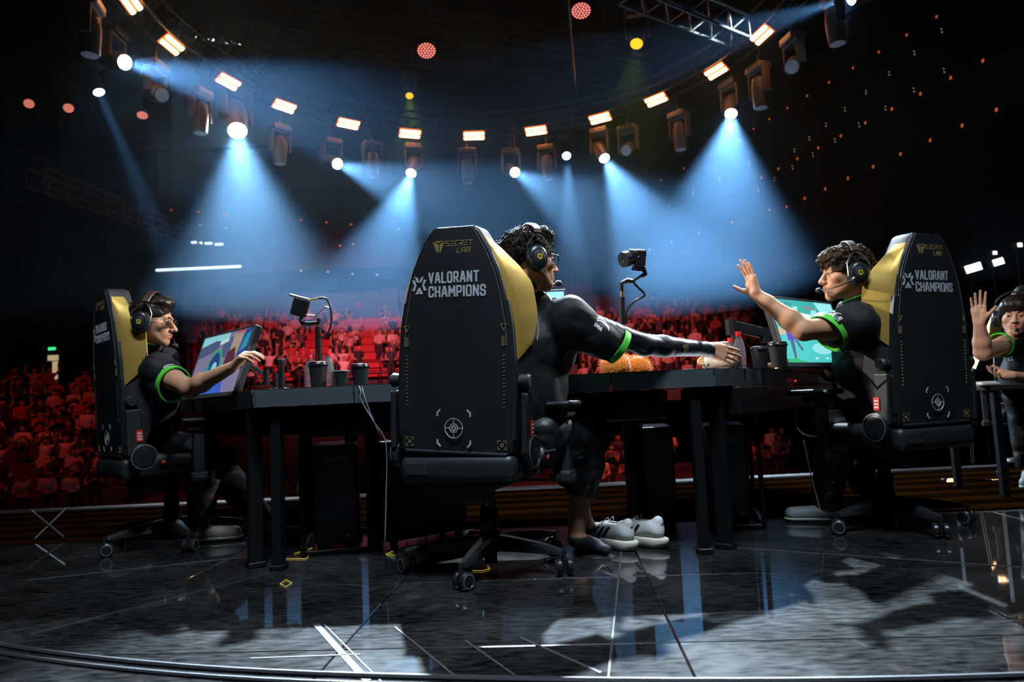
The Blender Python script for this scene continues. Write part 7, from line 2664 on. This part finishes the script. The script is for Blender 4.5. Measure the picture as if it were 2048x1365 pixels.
# sparkles near the floor at the right: reflections built as small glowing blocks
for i, (px, py, lb) in enumerate(((1902, 962, 'small amber reflection behind the right chair, built as a glowing block'), (1990, 964, 'small amber reflection beside the shoe at the far right, built as a glowing block'))):
    p = at(px, py, 4.75)
    t = thing('floor_sparkle', lb, 'lamp', (p.x, p.y, 0), None, 'small amber reflections')
    MB().rbox((0, 0.03, p.z / 2), (0.08, 0.05, p.z + 0.03), 0.01).build('housing', 'black_plastic', t)  # added block that holds the glowing faces of the reflection
    for k in range(3):
        MB().rbox((-0.018 + 0.018 * k, 0, p.z), (0.012, 0.02, 0.03), 0.004, Matrix.Rotation(R(25), 3, 'Y'), seg=1).build('lamp_face', 'glow_amber', t)  # glowing faces stand in for the amber reflection

# ------------------------------------------------------------------ floor details
mat('strip_yellow', (0.8, 0.7, 0.1), 0.5, emit=(1.0, 0.80, 0.10), es=0.5)
for i, (pts, lb) in enumerate((([(566, 1118), (612, 1118), (620, 1110)], 'thin yellow light line on the floor beside the left desk leg'), ([(588, 1108), (625, 1096)], 'short yellow light line on the floor behind the left desk leg'),
                               ([(560, 1168), (572, 1160), (584, 1166), (572, 1174), (560, 1168)], 'small yellow diamond reflection drawn as an outline on the floor'), ([(786, 1103), (772, 1109), (790, 1111)], 'tiny yellow corner mark on the floor beside the middle chair'),  # the diamond is a reflection in the gloss, drawn as a glowing line
                               ([(945, 1142), (965, 1142), (980, 1138), (975, 1132)], 'yellow hooked light line under the middle chair base'))):
    p3 = [atz(x, y, 0.003) for x, y in pts]
    tag(MB().tube(p3, 0.0009, 5).build('floor_strip_or_reflection', 'strip_yellow'), lb, 'light strip', 'yellow light lines and diamond reflection on the floor')
# pale joint strips of the stage, as seen running over the plates
mat('joint_pale', (0.06, 0.062, 0.066), 0.5)
for i, (a, b, w, lb) in enumerate((((1243, 1100), (1216, 1364), 0.006, 'pale joint strip running towards the white shoes'), ((1040, 1276), (1202, 1347), 0.010, 'pale tape line slanting across the front floor'), ((632, 1250), (735, 1364), 0.020, 'broad pale tape line at the front of the floor'),
                                   ((648, 1250), (762, 1364), 0.005, 'thin pale line beside the broad tape at the front'), ((790, 1255), (920, 1362), 0.006, 'thin pale line left of the slanting tape'), ((930, 1282), (1030, 1352), 0.006, 'short thin pale line at the front of the floor'),
                                   ((50, 1162), (520, 1112), 0.008, 'long pale strip running past the left chair'), ((60, 1270), (560, 1142), 0.0025, 'thin warm line slanting past the left desk leg'), ((1450, 1095), (2040, 1135), 0.005, 'thin pale line running past the right chair'),
                                   ((500, 1318), (720, 1310), 0.008, 'pale cross line at the front of the floor'))):
    p0, p1 = atz(*a, 0.0), atz(*b, 0.0)
    d = p1 - p0
    tag(MB().rbox((0, 0, 0.0009), (d.length, w, 0.0012), 0.0004, seg=1).build('floor_tape', 'joint_pale', None, loc=(p0 + p1) / 2, rot=math.atan2(d.y, d.x)), lb, 'floor line', 'pale lines on the floor')
# crossed legs of a folding stand at the far left
t = thing('folding_stand', 'crossed thin legs of a folding stand at the far left', 'stand', atz(95, 1075, 0.0))
O = t.location
for a, b in (((62, 1022), (128, 1076)), ((132, 1018), (70, 1078))):
    MB().cyl(at(*a, 4.15) - O, atz(*b, 0.012) - O, 0.007, n=8).build('leg', 'steel', t)
# mouse under the left player's far hand
p = at(412, 795, 4.0)
t = thing('computer_mouse', 'dark computer mouse under the far hand of the left player', 'mouse', (p.x + 0.03, p.y + 0.02, DZ), R(10))
b = Blob(); b.ell((0, 0, 0.014), (0.055, 0.030, 0.022), None, 0.01); b.plane((0, 0, 0.001), (0, 0, -1), 0.003)
obj('shell', b.mesh('shell', 0.004, 'black_plastic'), t)
MB().cyl((0.03, -0.006, 0.033), (0.03, 0.006, 0.033), 0.006, n=10).build('wheel', 'caster_ring', t)
print('spectators', n_spec[0])
